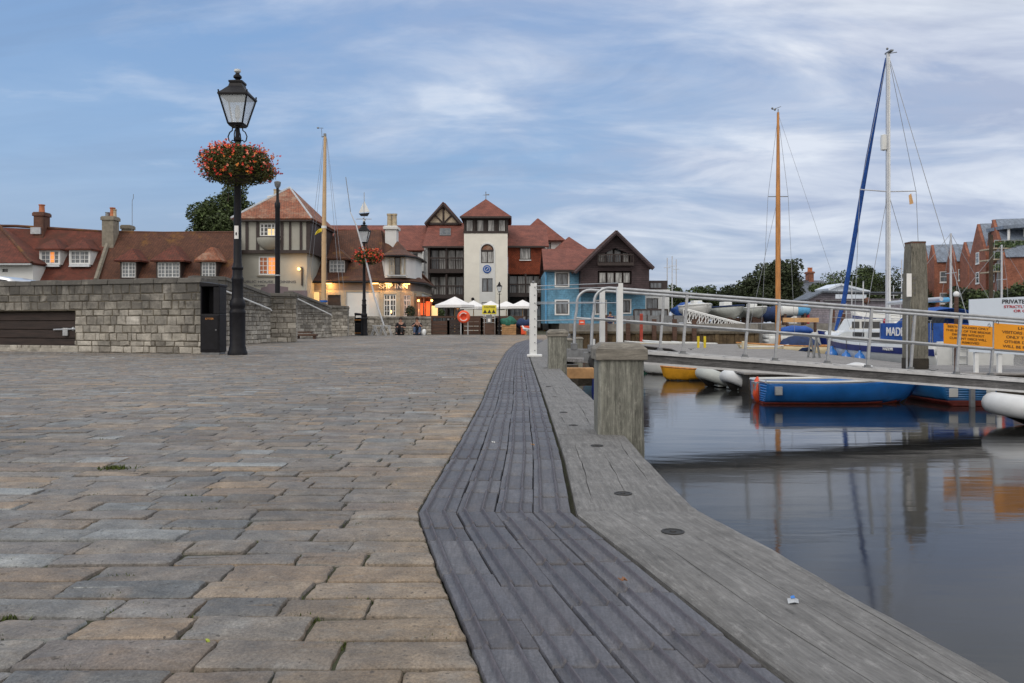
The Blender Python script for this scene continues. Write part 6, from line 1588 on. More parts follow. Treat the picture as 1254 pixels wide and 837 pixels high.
for s, k in (('l', -1), ('r', 1)): J.update({'sh'+s: (.03+k*.19, -.02, 1.38), 'el'+s: (k*.25, -.05, 1.1), 'wr'+s: (k*.2, -.22, .95), 'ha'+s: (k*.18, -.3, .93), 'hip'+s: (k*.1, 0, .82), 'kn'+s: (k*.11, -.06, .46), 'an'+s: (k*.12, 0, .08), 'to'+s: (k*.13, -.15, .04)})
RAD2 = dict(RAD)
p_ = person((PX(749.5, 49.6), 50.8, .0-.35), J, RAD2, ('navy_cl', 'navy_cl', 'hair'), 'person in a navy jacket standing at the far quay edge near the orange notice')
# gulls
def gull(px_, py_, dd, rz, label, s=1.0):
    t = thing('gull', label, 'gull', (PX(px_, dd), dd, max(0, PZ(py_, dd))), rz, 'gulls standing on the quay')
    m = MB(); pts = [(-.22, 0, .20), (-.12, 0, .21), (0, 0, .215), (.10, 0, .24), (.145, 0, .29), (.165, 0, .345), (.20, 0, .36), (.235, 0, .352)]
    m.tube([(a*s, b*s, c*s) for a, b, c in pts], [.015*s, .05*s, .075*s, .065*s, .04*s, .035*s, .038*s, .012*s], 10); m.build('body', 'gull_w', t, local=True, smooth=True)
    for k in (-1, 1):
        m = MB(); m.ball((-.04*s, k*.06*s, .225*s), (.17*s, .025*s, .045*s)); m.build('wing', 'gull_g', t, local=True, smooth=True)
        m = MB(); m.tube([(.01*s, k*.03*s, .15*s), (.0, k*.03*s, .005)], .007*s, 5); m.tube([(.0, k*.03*s, .006), (.05*s, k*.03*s, .004)], .009*s, 5); m.build('leg', 'beak', t, local=True)
        m = MB(); m.ball((.205*s, k*.032*s, .368*s), .006*s); m.build('eye', 'ink', t, local=True)
    m = MB(); m.tube([(.225*s, 0, .352*s), (.28*s, 0, .34*s)], [.012*s, .004*s], 6); m.build('beak', 'beak', t, local=True)
gull(644.5, 410.2, 42.2, 2.6, 'left hand white gull of two standing left of the white post', 1.25)
gull(650, 410.2, 41.9, .4, 'white gull nearest the foot of the white post', 1.15)
# pole with yellow flag, leaning spar and its trestle
d = 40.5; X, Z = E(d)
t = thing('flagpole', 'tall pale wooden pole with rigging lines and a small yellow flag', 'flagpole', (X(397), d, 0))
m = MB(); m.tube([(X(396.3), d, 0), (X(396.8), d, Z(290)), (X(398.2), d, Z(168))], [.125, .12, .075], 12); m.build('pole', 'polewood', t, smooth=True)
m = MB(); m.box(X(398)-.06, X(398)+.06, d-.06, d+.06, Z(168), Z(164)); m.tube([(X(394), d, Z(168)), (X(398), d, Z(167.5))], .03, 5); m.tube([(X(394.5), d, Z(168)), (X(393.8), d, Z(158))], .012, 4); m.tube([(X(388), d, Z(157)), (X(396), d, Z(157.3))], .015, 4); m.ball((X(389.5), d, Z(157)), .05); m.build('wind_instrument', 'steel_d', t)
m = MB()
for a, z0_, b, z1_ in ((396, 170, 364, 262), (397, 170, 370, 262), (398, 170, 387, 275), (397.3, 170, 393, 290), (400, 170, 424, 290), (400.5, 170, 432, 310)): m.tube([(X(a), d, Z(z0_)), (X(b), d+(1.5 if b < 397 else -1), Z(z1_)-4)], .008, 4)
m.build('rigging', 'wire', t)
m = MB(); pts = [(X(395.6), d-.14, Z(280)), (X(395), d-.2, Z(284.5)), (X(391), d-.16, Z(286)), (X(387), d-.24, Z(289)), (X(388), d-.18, Z(285)), (X(391.5), d-.22, Z(281.5))]; m.poly(pts); m.build('flag', 'yellow', t, solid=.01)
m = MB(); m.lathe([(.13, Z(280)), (.13, Z(277))], 12, (X(396.8), d)); m.build('collar', 'white', t)
m = MB(); m.lathe([(.2, Z(370.5)), (.2, Z(368))], 12, (X(396.5), d)); m.build('blue_collar', 'plaque', t)
t = thing('leaning_spar', 'long thin white spar leaning from lamp height down to a metal trestle', 'spar', (X(468), d, 0))
m = MB(); dd = 41.0; m.tube([(X(468.5), dd, Z(400)), (X(457), dd, Z(365)), (X(444), dd, Z(310)), (X(434), dd, Z(275)), (X(426.5), dd, Z(258))], [.045, .05, .048, .035, .02], 8); m.build('spar', 'alu', t, smooth=True)
m = MB(); m.tube([(X(421), dd, Z(215)), (X(427), dd, Z(258))], .02, 5); m.build('tip_line', 'wire', t)
t = thing('metal_trestle', 'low pale metal trestle holding the foot of the leaning spar', 'trestle', (X(466), dd, 0))
m = MB(); m.box(X(455), X(476), dd-.25, dd-.2, Z(400), Z(398.6)); m.box(X(455), X(476), dd+.2, dd+.25, Z(400), Z(398.6)); m.build('top_frame', 'steel', t)
for a, b in ((457, 453), (457, 461), (466, 463.5), (466.5, 471), (474, 478)):
    for yy in (-.22, .22): m = MB(); m.tube([(X(a), dd+yy, Z(400)), (X(b), dd+yy, .01)], .022, 5); m.build('leg', 'steel', t)
# ================================================================== gangway (footbridge) parallel to the picture, 14 m away
DN, DF = 14.0, 15.2
gx0, gz0 = PX(722, DN)+.05, .235; gx1 = 16.0
def gz(x): return .160-.0751*(x-PX(790, DN))
gs = -.0751
t = thing('gangway', 'long grey metal footbridge with timber deck sloping from the quay down to the pontoon', 'gangway', (gx0, (DN+DF)/2, 0))
def sl_box(m, xa, xb, ya, yb, za, zb):   # box sloping with the deck, za/zb offsets from deck top
    m.hexa([(xa, ya, gz(xa)+za), (xb, ya, gz(xb)+za), (xb, yb, gz(xb)+za), (xa, yb, gz(xa)+za)], [(xa, ya, gz(xa)+zb), (xb, ya, gz(xb)+zb), (xb, yb, gz(xb)+zb), (xa, yb, gz(xa)+zb)])
xs_ = PX(770, DN)
for y0, y1 in ((DN-.04, DN+.04), (DF-.04, DF+.04)):
    m = MB(); sl_box(m, xs_, gx1, y0, y1, -.19, -.055); o = m.build('side_beam', 'fascia', t)
    m = MB(); sl_box(m, xs_, gx1, y0-.035, y1+.02, -.053, .0); o = m.build('top_channel', 'chan', t)
    m = MB(); sl_box(m, xs_, gx1, y0-.03, y1+.03, -.23, -.192); o = m.build('bottom_channel', 'chan', t)
m = MB(); sl_box(m, xs_, gx1, DN+.045, DF-.045, -.09, -.03); m.build('deck', 'deck', t)
m = MB(); x = xs_+.2
while x < gx1-.2: sl_box(m, x, x+.03, DN+.05, DF-.05, -.029, -.015); x += .35
m.build('foot_cleats', 'steel_d', t)
m = MB(); x = xs_+.6
while x < gx1-.2: sl_box(m, x, x+.08, DN+.05, DF-.05, -.22, -.10); x += 1.6
m.build('cross_beams', 'steel_d', t)
H = 1.06
def railing(dy, pxs, hoop_px):
    hx = PX(hoop_px, dy); zb = gz(hx)-.0
    zb = .215 if dy == DN else .24
    top = lambda x: gz(x)+H
    # hoop then long top rail
    r = .26
    path = [(hx, dy, zb), (hx+.02, dy, zb+.5), (hx+.05, dy, zb+H-.34-.05)]
    tx = hx+.05
    for k in range(1, 7):
        a = PI-k*PI/2/6; path.append((tx+r+r*math.cos(a), dy, top(tx+r)-r-.0+r*math.sin(a)))
    x = tx+r+.3
    while x < gx1: path.append((x, dy, top(x))); x += 1.5
    path.append((gx1, dy, top(gx1)))
    MB().tube(path, .028, 10).build('top_rail', 'steel', t, smooth=True)
    MB().tube([(hx+.02, dy, gz(hx)+.50), (gx1, dy, gz(gx1)+.50)], .024, 8).build('mid_rail', 'steel', t, smooth=True)
    for p in pxs:
        x = PX(p, dy); lean = .075
        ob = MB().box(-.022, .022, -.022, .022, 0, H-.02).build('rail_post', 'steel', t, local=True); ob.location = Vector((x, dy, gz(x)))-Vector(t.location); ob.rotation_euler = (0, lean, 0)
        fo = MB().box(-.07, .07, -.05, .05, 0, .015); fo.box(-.045, .045, -.035, .035, .015, .05); fo.build('foot_clamp', 'steel_d', ob, local=True)
railing(DN, [836, 949, 1062, 1171, 1283, 1395, 1507, 1619], 724)
railing(DF, [808, 912, 1013, 1115, 1213, 1313, 1413, 1513], 703)
# hoop feet
for x, y in ((PX(724, DN), DN), (PX(703, DF), DF)): m = MB(); m.box(x-.06, x+.06, y-.06, y+.06, .14, .27); m.build('hoop_foot', 'steel_d', t, bevel=.01)
# landing frame that carries the hinge
m = MB(); m.box(PX(722, DN)-.1, PX(775, DN), DN-.03, DN+.05, -.02, .14); m.box(PX(700, DF)-.1, PX(772, DF), DF-.05, DF+.05, -.02, .16); m.build('hinge_frame', 'steel_d', t, bevel=.01)
MB().torus((PX(728, DN)+.05, DN-.08, -.02), .12, .05, 'y', 20, 8).build('roller_wheel', 'rubber', t, smooth=True)
# signs on the railing
def rail_sign(px0, px1, dy, lines, label, th=.006, sizes=None, z1o=.93, z0o=.54):
    x0, x1 = PX(px0, dy), PX(px1, dy); s = thing('information_sign', label, 'sign', ((x0+x1)/2, dy-.05, gz((x0+x1)/2)+.7), 0, 'amber signs tied to the gangway rails')
    y = dy-.045
    m = MB(); m.hexa([(x0, y, gz(x0)+z0o), (x1, y, gz(x1)+z0o), (x1, y+th, gz(x1)+z0o), (x0, y+th, gz(x0)+z0o)], [(x0, y, gz(x0)+z1o), (x1, y, gz(x1)+z1o), (x1, y+th, gz(x1)+z1o), (x0, y+th, gz(x0)+z1o)]); m.build('sign_board', 'sign_or', s)
    n = len(lines); hh = (z1o-z0o)/(n+.45)
    for i, (tx, wf) in enumerate(lines):
        zc = z1o-hh*(i+.72); xc = (x0+x1)/2; w_ = (x1-x0)*wf
        text(tx, xc, 0, y-.004, w_, hh*.58, 'ink_b', s, .002, face=lambda a, b, c, xc=xc, zc=zc: Vector((xc+a, y-.003+c, gz(xc+a)+zc+b)))
    for x in (x0+.06, x1-.06): MB().torus((x, y+.01, gz(x)+z1o+.02), .035, .005, 'x', 12, 5).build('cable_tie', 'rubber', s)
    return s
rail_sign(1154, 1213.5, DF, [('BERTH HOLDERS ONLY', .84), ('THIS SIDE OF THE BRIDGE', .92), ('DINGHIES WITHOUT', .66), ('CURRENT DISCS WILL', .76), ('BE REMOVED', .45)], 'amber sign on the far rail listing rules for berth holders')
rail_sign(1215.5, 1288, DN, [('LHC', .2), ('VISITORS DINGHIES', .74), ('ONLY THIS SIDE', .60), ('OTHER DINGHIES', .66), ('WILL BE REMOVED', .72)], 'amber sign on the near rail for visitors dinghies, at the right edge', z1o=.95, z0o=.50)

# white posts
def white_post(px0, px1, py_t, dd, zb, label, holes=True):
    x0, x1 = PX(px0, dd), PX(px1, dd); t = thing('white_post', label, 'post', ((x0+x1)/2, dd, zb), 0, 'white painted steel posts of the gangway gate')
    zt = PZ(py_t, dd); m = MB(); m.box(x0, x0+.018, dd-.0, dd+.14, zb, zt-.06); m.box(x0+.018, x1, dd, dd+.014, zb, zt); m.build('shaft', 'white', t, bevel=.003)
    if holes:
        for k in range(9): z = zb+.12+k*(zt-zb-.2)/8; m = MB(); m.tube([((x0+x1)/2+.03, dd-.02, z), ((x0+x1)/2+.03, dd+.0, z)], .011, 8); m.build('bolt', 'steel_d', t)
        MB().box(x0-.05, x1+.10, dd-.07, dd+.20, zb+.0, zb+.045).build('base_plate', 'white', t, bevel=.01)
        MB().lathe([(.02, zt), (.028, zt+.02), (.01, zt+.05)], 8, ((x0+x1)/2, dd+.01)).build('top_bolt', 'steel_d', t)
    return t
white_post(648.5, 657.5, 347, 15.4, .0, 'wide white drilled steel post bolted to the end of the quay beams')
white_post(735, 741, 352, 14.3, .0, 'left one of two slim white posts at the top of the gangway', False)
white_post(756, 763, 347, 13.3, -.2, 'right one of two slim white posts at the top of the gangway', False)
t = thing('gate_wires', 'thin pale wires strung from the wide white post to the slim ones', 'wires', (PX(655, 15.4), 15.4, 1.3))
for (pa, pb, da, db) in (((657, 350.5), (757, 347), 15.4, 13.4), ((657, 355), (737, 352.5), 15.4, 14.3), ((657, 370.5), (737, 370.5), 15.4, 14.3), ((657, 393), (737, 391), 15.4, 14.3), ((657, 372.5), (757, 371), 15.4, 13.4)):
    MB().tube([(PX(pa[0], da), da, PZ(pa[1], da)), (PX(pb[0], db), db, PZ(pb[1], db))], .008, 5).build('wire', 'steel', t)
# landing platform and timbers below
t = thing('landing_stage', 'dark timber landing stage with buff cross beam under the top of the gangway', 'landing stage', (1.6, 14.4, 0))
m = MB(); m.prism_z([(.40, 15.9), (1.7, 13.7), (2.1, 13.7), (2.1, 15.4), (1.0, 16.4), (.6, 16.6)], -.07, .0); m.build('platform', 'deck', t, bevel=.006)
m = MB(); m.box(.74, 1.30, 12.6, 12.8, -.23, -.06); m.build('cross_beam', 'crate', t, bevel=.01)
for x, y in ((1.05, 13.9), (1.9, 13.9), (1.1, 15.6), (2.0, 15.2)): MB().box(x-.1, x+.1, y-.1, y+.1, -2.2, -.07).build('pile', 'wet', t, bevel=.01)
m = MB(); m.box(.9, 2.1, 14.6, 14.8, -.5, -.3); m.build('brace', 'wet', t)
tag(MB().tube([(1.5, 14.2, -.07), (1.45, 14.2, -.55), (1.5, 14.15, -1.2)], .035, 8).build('mooring_pipe', 'stripe'), 'dark blue vertical pipe under the landing stage', 'pipe')
# round red white striped buoy marker near the landing
t = thing('marker_pole', 'short red and white banded marker beside the landing', 'marker', (PX(725, 17), 17, 0)); 
for k in range(4): MB().lathe([(.05, -.2+k*.13), (.05, -.08+k*.13)], 12, (PX(726, 17), 17)).build('band', ('ink_r', 'white')[k % 2], t)

# ================================================================== tall pile on the pontoon
dd = 20.5; x = PX(1120.5, dd); w_ = .23
t = thing('mooring_pile', 'tall square weathered timber mooring pile with a white notice on its left edge', 'pile', (x, dd, WZ))
m = MB(); rows = []
for z, k in ((-3, 1), (-.4, 1), (.3, 1.0), (1.2, .98), (1.9, .93), (2.45, .86), (PZ(299, dd), .80)):
    rows.append([(x+a*w_*k, dd+b*w_*k, z) for a, b in ((-.92, -1), (.92, -1), (1, -.92), (1, .92), (.92, 1), (-.92, 1), (-1, .92), (-1, -.92))])
for r_ in rows: m.v += r_
for i in range(len(rows)-1):
    for k in range(8): m.f.append((i*8+k, i*8+(k+1) % 8, (i+1)*8+(k+1) % 8, (i+1)*8+k))
m.f.append(tuple((len(rows)-1)*8+k for k in range(8))); m.build('shaft', 'pile', t)
m = MB(); zt = PZ(299, dd); m.box(x-w_*.82, x+w_*.82, dd-w_*.82, dd+w_*.82, zt, zt+.05); m.build('rusty_cap', 'brick_ch', t, bevel=.01)
m = MB(); m.box(x-w_*1.02, x+w_*1.02, dd-w_*1.02, dd+w_*1.02, -1.7, -.25); m.build('wet_foot', 'wet', t)
m = MB(); m.box(PX(1110, dd-.25), PX(1116, dd-.25), dd-.262, dd-.252, PZ(364, dd), PZ(336, dd)); n_ = m.build('notice', 'ink_w', t)
for zz_ in (341, 347, 353, 359): MB().box(PX(1112, dd), PX(1114.5, dd), dd-.268, dd-.264, PZ(zz_+1.2, dd), PZ(zz_, dd)).build('printed_mark', 'ink_g', n_)
m = MB(); m.tube([(x-w_*1.15, dd-w_*.5, -.53), (x-w_*1.1, dd-w_*.5, .9)], .03, 6); m.build('chafe_strip', 'steel', t)

# ================================================================== pontoon
t = thing('pontoon', 'long low grey decked pontoon behind the gangway', 'pontoon', (9, 20, WZ))
PZt = -.526
def pont(poly, nm, grain='deck'):
    m = MB(); m.prism_z(poly, PZt-.05, PZt); m.build('deck', 'deck', t, bevel=.01)
    m = MB(); c = Vector((sum(p[0] for p in poly)/len(poly), sum(p[1] for p in poly)/len(poly))); q_ = [tuple(c+(Vector(p)-c)*.985) for p in poly]; m.prism_z(q_, WZ-.25, PZt-.051); m.build('float', 'wet', t)
pont([(5.5, 18.9), (24.6, 18.1), (24.6, 21.9), (11.4, 22.3), (5.5, 22.3)], 'front')
pont([(5.6, 22.32), (11.4, 22.32), (12.4, 37), (7.4, 37)], 'arm')
pont([(7.4, 37.02), (12.4, 37.02), (13.8, 44.8), (6.7, 44.8)], 'far')
for x, y in ((6.0, 19.3), (10.1, 19.1), (14.6, 18.8), (6.7, 28), (7.8, 34.7)):
    c_ = thing('mooring_cleat', 'small steel mooring cleat on the pontoon edge', 'cleat', (x, y, PZt), 0, 'mooring cleats along the pontoon'); MB().tube([(-.12, 0, .07), (-.05, 0, .055), (.05, 0, .055), (.12, 0, .07)], .016, 6).build('horn', 'steel_d', c_, local=True); MB().box(-.04, .04, -.02, .02, 0, .055).build('foot', 'steel_d', c_, local=True)
# banner board
dd = 18.9; X, Z = E(dd)
t = thing('banner_board', 'large pale blue notice board standing on the pontoon at the right edge', 'notice board', (X(1260), dd, PZt))
m = MB(); m.hexa([(X(1187), dd, Z(431)), (X(1420), dd, Z(445)), (X(1420), dd+.03, Z(445)), (X(1187), dd+.03, Z(431))], [(X(1187), dd, Z(367)), (X(1420), dd, Z(355)), (X(1420), dd+.03, Z(355)), (X(1187), dd+.03, Z(367))]); m.build('board', 'banner', t)
for p in (1197, 1225.5, 1300, 1380): MB().box(X(p)-.045, X(p)+.045, dd+.031, dd+.10, PZt, Z(380)).build('leg', 'white', t)
for s_, pz, w_, h_, mt in (('PRIVATE PONTOON', 369.5, 68, 5.0, 'ink'), ('STRICTLY NO FISHING', 375.8, 64, 3.3, 'ink_r'), ('OR CRABBING', 381.0, 40, 3.2, 'ink_r')):
    text(s_, X(1261), Z(pz), dd-.008, w_*dd/F, h_*dd/F, mt, t, .004)
tag(MB().lathe([(.05, PZt), (.05, Z(362)), (.045, Z(361))], 10, (X(1182.5), dd+.4)).build('mooring_post', 'timber_b'), 'round brown post with white cap at the left end of the pale notice board', 'post')
c_ = MB().ball((X(1182.5), dd+.4, Z(360)), .075).build('post_cap', 'white', bpy.data.objects[[o.name for o in COL.objects if o.name.startswith('mooring_post')][0]], smooth=True)
for a, b in (((1140, 360), (1182, 361)), ((1183, 361), (1187, 371))): pass
# trestle on pontoon
t = thing('step_trestle', 'grey A shaped trestle standing on the pontoon beside the navy covered boat', 'trestle', (PX(998, 26.9), 26.9, PZt)); dd = 26.9; X, Z = E(dd)
for s_ in (0, .5): MB().tube([(X(1000), dd+s_, Z(412)), (X(996), dd+s_, PZt)], .035, 6).build('leg', 'steel_d', t); MB().tube([(X(999), dd+s_, Z(412)), (X(1004), dd+s_, PZt)], .035, 6).build('leg', 'steel_d', t)
MB().tube([(X(999.5), dd, Z(412)), (X(999.5), dd+.5, Z(412))], .04, 6).build('top_bar', 'steel_d', t)
# hose and lines lying along the gangway edge / pontoon
m = MB(); pts = []; rg = random.Random(5)
for k in range(30): x = 6.0+k*.13; pts.append((x, 19.7+.12*math.sin(k*.9)+rg.uniform(-.05, .05), PZt+.03))
m.tube(pts, .02, 5); tag(m.build('mooring_rope', 'rope', smooth=True), 'dark rope lying in loose bends along the pontoon edge', 'rope')
tag(lumpy((PX(1051, 21.3), 21.3, PZt+.03), (.33, .25, .08), 12, .15).build('upturned_dinghy_lid', 'pvc', smooth=True), 'small white domed lid lying on the pontoon left of the tall pile', 'lid')

# ================================================================== boats
def hull_mesh(L, B, H, bow=1.25, tr=.75, full=.55, n=16, m_=7, draft=.12, v=1.5, rake=.12, sheer=.2, stern_rise=.0, vee=False):
    """local frame: +x bow, z=0 waterline"""
    rows = []
    for i in range(n+1):
        u = i/n
        if u < full: bb = tr+(1-tr)*math.sin(u/full*PI/2)
        else: bb = math.cos((u-full)/(1-full)*PI/2)**.75 if u < 1 else 0
        bb = max(bb, .015)*B/2
        zt = H*(1+sheer*(max(0, u-.3)/.7)**2*bow+stern_rise*(1-u)**2)
        zk = -draft*(1-max(0, (u-.7)/.3)**2*1.0)+(max(0, (u-.8)/.2)**3)*H*.35
        x = -L/2+L*u; row = []
        for j in range(m_+1):
            q_ = j/m_; y = bb*(q_**(1/v)); y = bb*math.sin(q_*PI/2)**(.8) if j else 0
            z = zk+(zt-zk)*(1-math.cos(q_*PI/2))**(1.0) if j < m_ else zt
            z = zk+(zt-zk)*(q_**1.7)
            if vee: y = bb*min(1, q_*1.25)**.9; z = zk+(zt-zk)*(q_*.75 if q_ < .8 else .6+(q_-.8)*2)
            row.append((x+rake*L*(z-0)/max(H, .1)*(u**3)*.6, y*(1+.04*q_), z))
        rows.append(row)
    return rows
def hull_parts(t, rows, topmat, botmat=None, zcut=.03, th=.03, stripe=None, gun='gel', gr=.03, inner=None):
    n = len(rows)-1; m_ = len(rows[0])-1
    def surf(lo, hi, off=0.0):
        m = MB()
        for s in (-1, 1):
            o = len(m.v)
            for row in rows:
                for j in range(m_+1):
                    x, y, z = row[j]; m.v.append((x, s*(y+off), z))
            for i in range(n):
                for j in range(m_):
                    z_ = (rows[i][j][2]+rows[i][j+1][2]+rows[i+1][j][2]+rows[i+1][j+1][2])/4
                    if lo <= z_ < hi:
                        f = (o+i*(m_+1)+j, o+(i+1)*(m_+1)+j, o+(i+1)*(m_+1)+j+1, o+i*(m_+1)+j+1); m.f.append(f if s < 0 else f[::-1])
            # transom
        for j in range(m_):
            z_ = (rows[0][j][2]+rows[0][j+1][2])/2
            if lo <= z_ < hi:
                a, b = rows[0][j], rows[0][j+1]; m.poly([(a[0], -a[1]-off, a[2]), (a[0], a[1]+off, a[2]), (b[0], b[1]+off, b[2]), (b[0], -b[1]-off, b[2])])
        used = sorted({i for f in m.f for i in f}); mp = {u: k for k, u in enumerate(used)}
        m.v = [m.v[u] for u in used]; m.f = [tuple(mp[i] for i in f) for f in m.f]; return m
    h = surf(zcut if botmat else -9, 99).build('hull', topmat, t, local=True, solid=th, smooth=True)
    if botmat: surf(-9, zcut).build('hull_bottom', botmat, t, local=True, solid=th, smooth=True)
    if stripe:
        lo, hi, mt = stripe; m = MB()
        for s in (-1, 1):
            o = len(m.v)
            for row in rows:
                for zf in (lo, hi):
                    zt = row[-1][2]; z = zt*zf
                    # find y at z
                    y = row[-1][1]; xx = row[-1][0]
                    for j in range(m_):
                        if row[j][2] <= z <= row[j+1][2] and row[j+1][2] > row[j][2]: u = (z-row[j][2])/(row[j+1][2]-row[j][2]); y = row[j][1]+(row[j+1][1]-row[j][1])*u; xx = row[j][0]+(row[j+1][0]-row[j][0])*u
                    m.v.append((xx, s*(y+.022), z))
            for i in range(n): m.f.append((o+2*i, o+2*i+2, o+2*i+3, o+2*i+1))
        m.build('hull_stripe', mt, t, local=True, solid=.01)
    m = MB()
    for s in (-1, 1): m.tube([(r_[-1][0], s*r_[-1][1], r_[-1][2]) for r_ in rows], gr, 6)
    m.tube([(rows[0][-1][0], -rows[0][-1][1], rows[0][-1][2]), (rows[0][-1][0], rows[0][-1][1], rows[0][-1][2])], gr, 6)
    m.build('gunwale', gun, t, local=True, smooth=True)
    return h
def inner_floor(t, rows, mat, k=.45):
    m = MB(); P = []
    for r_ in rows: z = r_[0][2]+(r_[-1][2]-r_[0][2])*k; P.append((r_[0][0], r_[-1][1]*.80, z))
    for i in range(len(P)-1):
        a, b = P[i], P[i+1]; m.poly([(a[0], -a[1], a[2]), (b[0], -b[1], b[2]), (b[0], b[1], b[2]), (a[0], a[1], a[2])])
    m.build('floor', mat, t, local=True, solid=.02)
def thwart(t, x, hw, z, mat='gel'): MB().box(x-.11, x+.11, -hw, hw, z-.02, z+.02).build('thwart', mat, t, local=True, bevel=.005)

def dinghy(px_, dd, L, B, H, rz, mats, label, group='small open dinghies', z=WZ, thw=2, cut=.04, nm='rowing_boat', k=1.12):
    t = thing(nm, label, 'boat', (PX(px_, dd), dd, z), rz, group); t.scale = (k, k, k)
    rows = hull_mesh(L, B, H, n=26, m_=16); hull_parts(t, rows, mats[0], mats[1], cut, gun=mats[2]); inner_floor(t, rows, mats[3])
    for k in range(thw): x = -L*.3+L*.5*k/max(1, thw-1) if thw > 1 else 0; thwart(t, x, B*.42, H*.7, mats[2])
    return t, rows
# big blue rowing boat: stern at the left, bow right
t, rw = dinghy(1020, 16.9, 2.86, 1.1, .42, math.radians(2), ('hull_bl', 'antif', 'gel', 'gel_c'), 'long blue rowing boat with white inside and red bottom just beneath the gangway', cut=.05)
MB().box(-1.53, -1.43, -.12, .12, .14, .40).build('outboard_pad', 'steel', t, local=True, bevel=.01)
b_ = MB().box(-1.30, -1.16, -.52, -.47, .18, .34).build('number_plate', 'steel', t, local=True, bevel=.01)
t2 = thing('orange_bag', 'crumpled faded orange plastic hanging at the stern of the blue rowing boat', 'bag', (PX(923, 17.6), 17.6, WZ)); m = lumpy((PX(926, 16.8), 16.8, WZ+.27), (.095, .10, .21), 14, .45, 26, 16); m.build('plastic', 'orange', t2, smooth=True)
# small blue and white dinghy seen stern on
t, rw = dinghy(1151, 17.35, 2.2, 1.16, .37, math.radians(88), ('hull_lb', 'antif', 'gel', 'gel'), 'small blue dinghy with white rim seen stern on beside the long blue rowing boat', cut=.10)
for s in (-.33, .33): MB().box(-1.125, -1.10, s*1.0-.10, s*1.0+.06, .16, .32).build('transom_pad', 'gel', t, local=True, bevel=.01)
m = MB(); m.box(-1.18, -1.10, -.04, .04, .0, .38); m.build('rudder_fitting', 'steel', t, local=True)
# yellow dinghy
t, rw = dinghy(844, 23.7, 1.45, .9, .30, math.radians(200), ('hull_y', 'antif_k', 'mastwood', 'hull_y'), 'small yellow dinghy at the left of the white inflatables, bow to the left', cut=.03)
tag(lumpy((PX(855, 23.6), 23.6, WZ+.34), (.29, .29, .08), 17, .2).build('buoyancy_aid', 'fl_pink', smooth=True), 'pinkish buoyancy aid lying in the yellow dinghy', 'buoyancy aid')
t, rw = dinghy(827, 26.3, 1.8, 1.0, .34, math.radians(160), ('gel', 'antif_k', 'gel', 'gel'), 'small white dinghy half hidden behind the yellow dinghy')
t, rw = dinghy(806, 29.1, 2.2, 1.0, .36, math.radians(15), ('green_cv', 'antif_k', 'gel', 'gel'), 'dark green dinghy seen through the gap beside the timber post')
# inflatables
def inflatable(px_, dd, L, W, r, rz, mat, label, hullm='antif_k', z=WZ, strap=True, rise=.18, nm='inflatable_boat'):
    t = thing(nm, label, 'boat', (PX(px_, dd), dd, z), rz, 'inflatable tenders'); t.scale = (1.12,)*3
    path = []; rad = []; hw = W/2-r; zc = r*.95
    path.append((-L/2-.25, -hw, zc+.02)); rad.append(r*.25); path.append((-L/2, -hw, zc)); rad.append(r*.8)
    path.append((-L/2+.15, -hw, zc)); rad.append(r); path.append((0, -hw, zc)); rad.append(r); path.append((L*.22, -hw, zc+rise*.15)); rad.append(r)
    for k in range(1, 10):
        a = -PI/2+PI*k/10; path.append((L*.22+(L*.28-r)*math.cos(a), hw*math.sin(a), zc+rise*(.15+.85*math.cos(a)))); rad.append(r*.97)
    path += [(x, -y, z_) for x, y, z_ in [(L*.22, -hw, zc+rise*.15), (0, -hw, zc), (-L/2+.15, -hw, zc), (-L/2, -hw, zc), (-L/2-.25, -hw, zc+.02)]]; rad += [r, r, r, r*.8, r*.25]
    MB().tube(path, rad, 14).build('tube', mat, t, local=True, smooth=True)
    MB().box(-L/2+.05, L*.3, -hw, hw, zc-.12, zc-.08).build('floor', 'pvc_g', t, local=True)
    MB().box(-L/2+.02, -L/2+.07, -hw, hw, zc-.2, zc+r*.8).build('transom', 'timber_b', t, local=True)
    MB().box(-.12, .12, -hw-.02, hw+.02, zc+r*.4, zc+r*.5).build('seat', 'pvc_g', t, local=True, bevel=.01)
    if strap:
        for s in (-1, 1): MB().tube([(-L/2+.1, s*(hw+r*1.01), zc), (0, s*(hw+r*1.01), zc), (L*.22, s*(hw+r*1.01), zc+rise*.15)], .014, 6).build('rub_rail', 'rope', t, local=True)
        for x in (-L*.32, -L*.05, L*.15):
            m = MB(); m.torus((x, -hw, zc+.01), r*1.02, .012, 'x', 18, 5); m.build('grab_loop', 'rubber', t, local=True)
    rows = hull_mesh(L*.82, W*.62, r*.9, draft=.22, bow=1.2, sheer=.3, vee=True)
    m = MB()
    for s in (-1, 1):
        o = len(m.v)
        for row in rows:
            for j, p in enumerate(row): m.v.append((p[0]-.04*L, s*p[1], p[2]))
        k_ = len(rows[0])
        for i in range(len(rows)-1):
            for j in range(k_-1): m.f.append((o+i*k_+j, o+(i+1)*k_+j, o+(i+1)*k_+j+1, o+i*k_+j+1))
    m.build('keel', hullm, t, local=True, smooth=True)
    return t
inflatable(1336, 13.0, 2.9, 1.4, .165, math.radians(172), 'pvc', 'large white inflatable boat with dark bottom entering at the right edge', z=WZ+.06, rise=.10)
inflatable(899, 21.3, 1.9, 1.1, .15, math.radians(190), 'pvc_g', 'pale inflatable tender between the yellow dinghy and the blue rowing boat', strap=False)
inflatable(922, 20.1, 1.5, 1.05, .145, math.radians(193), 'pvc', 'second pale inflatable tender moored nearer the blue rowing boat', strap=False)

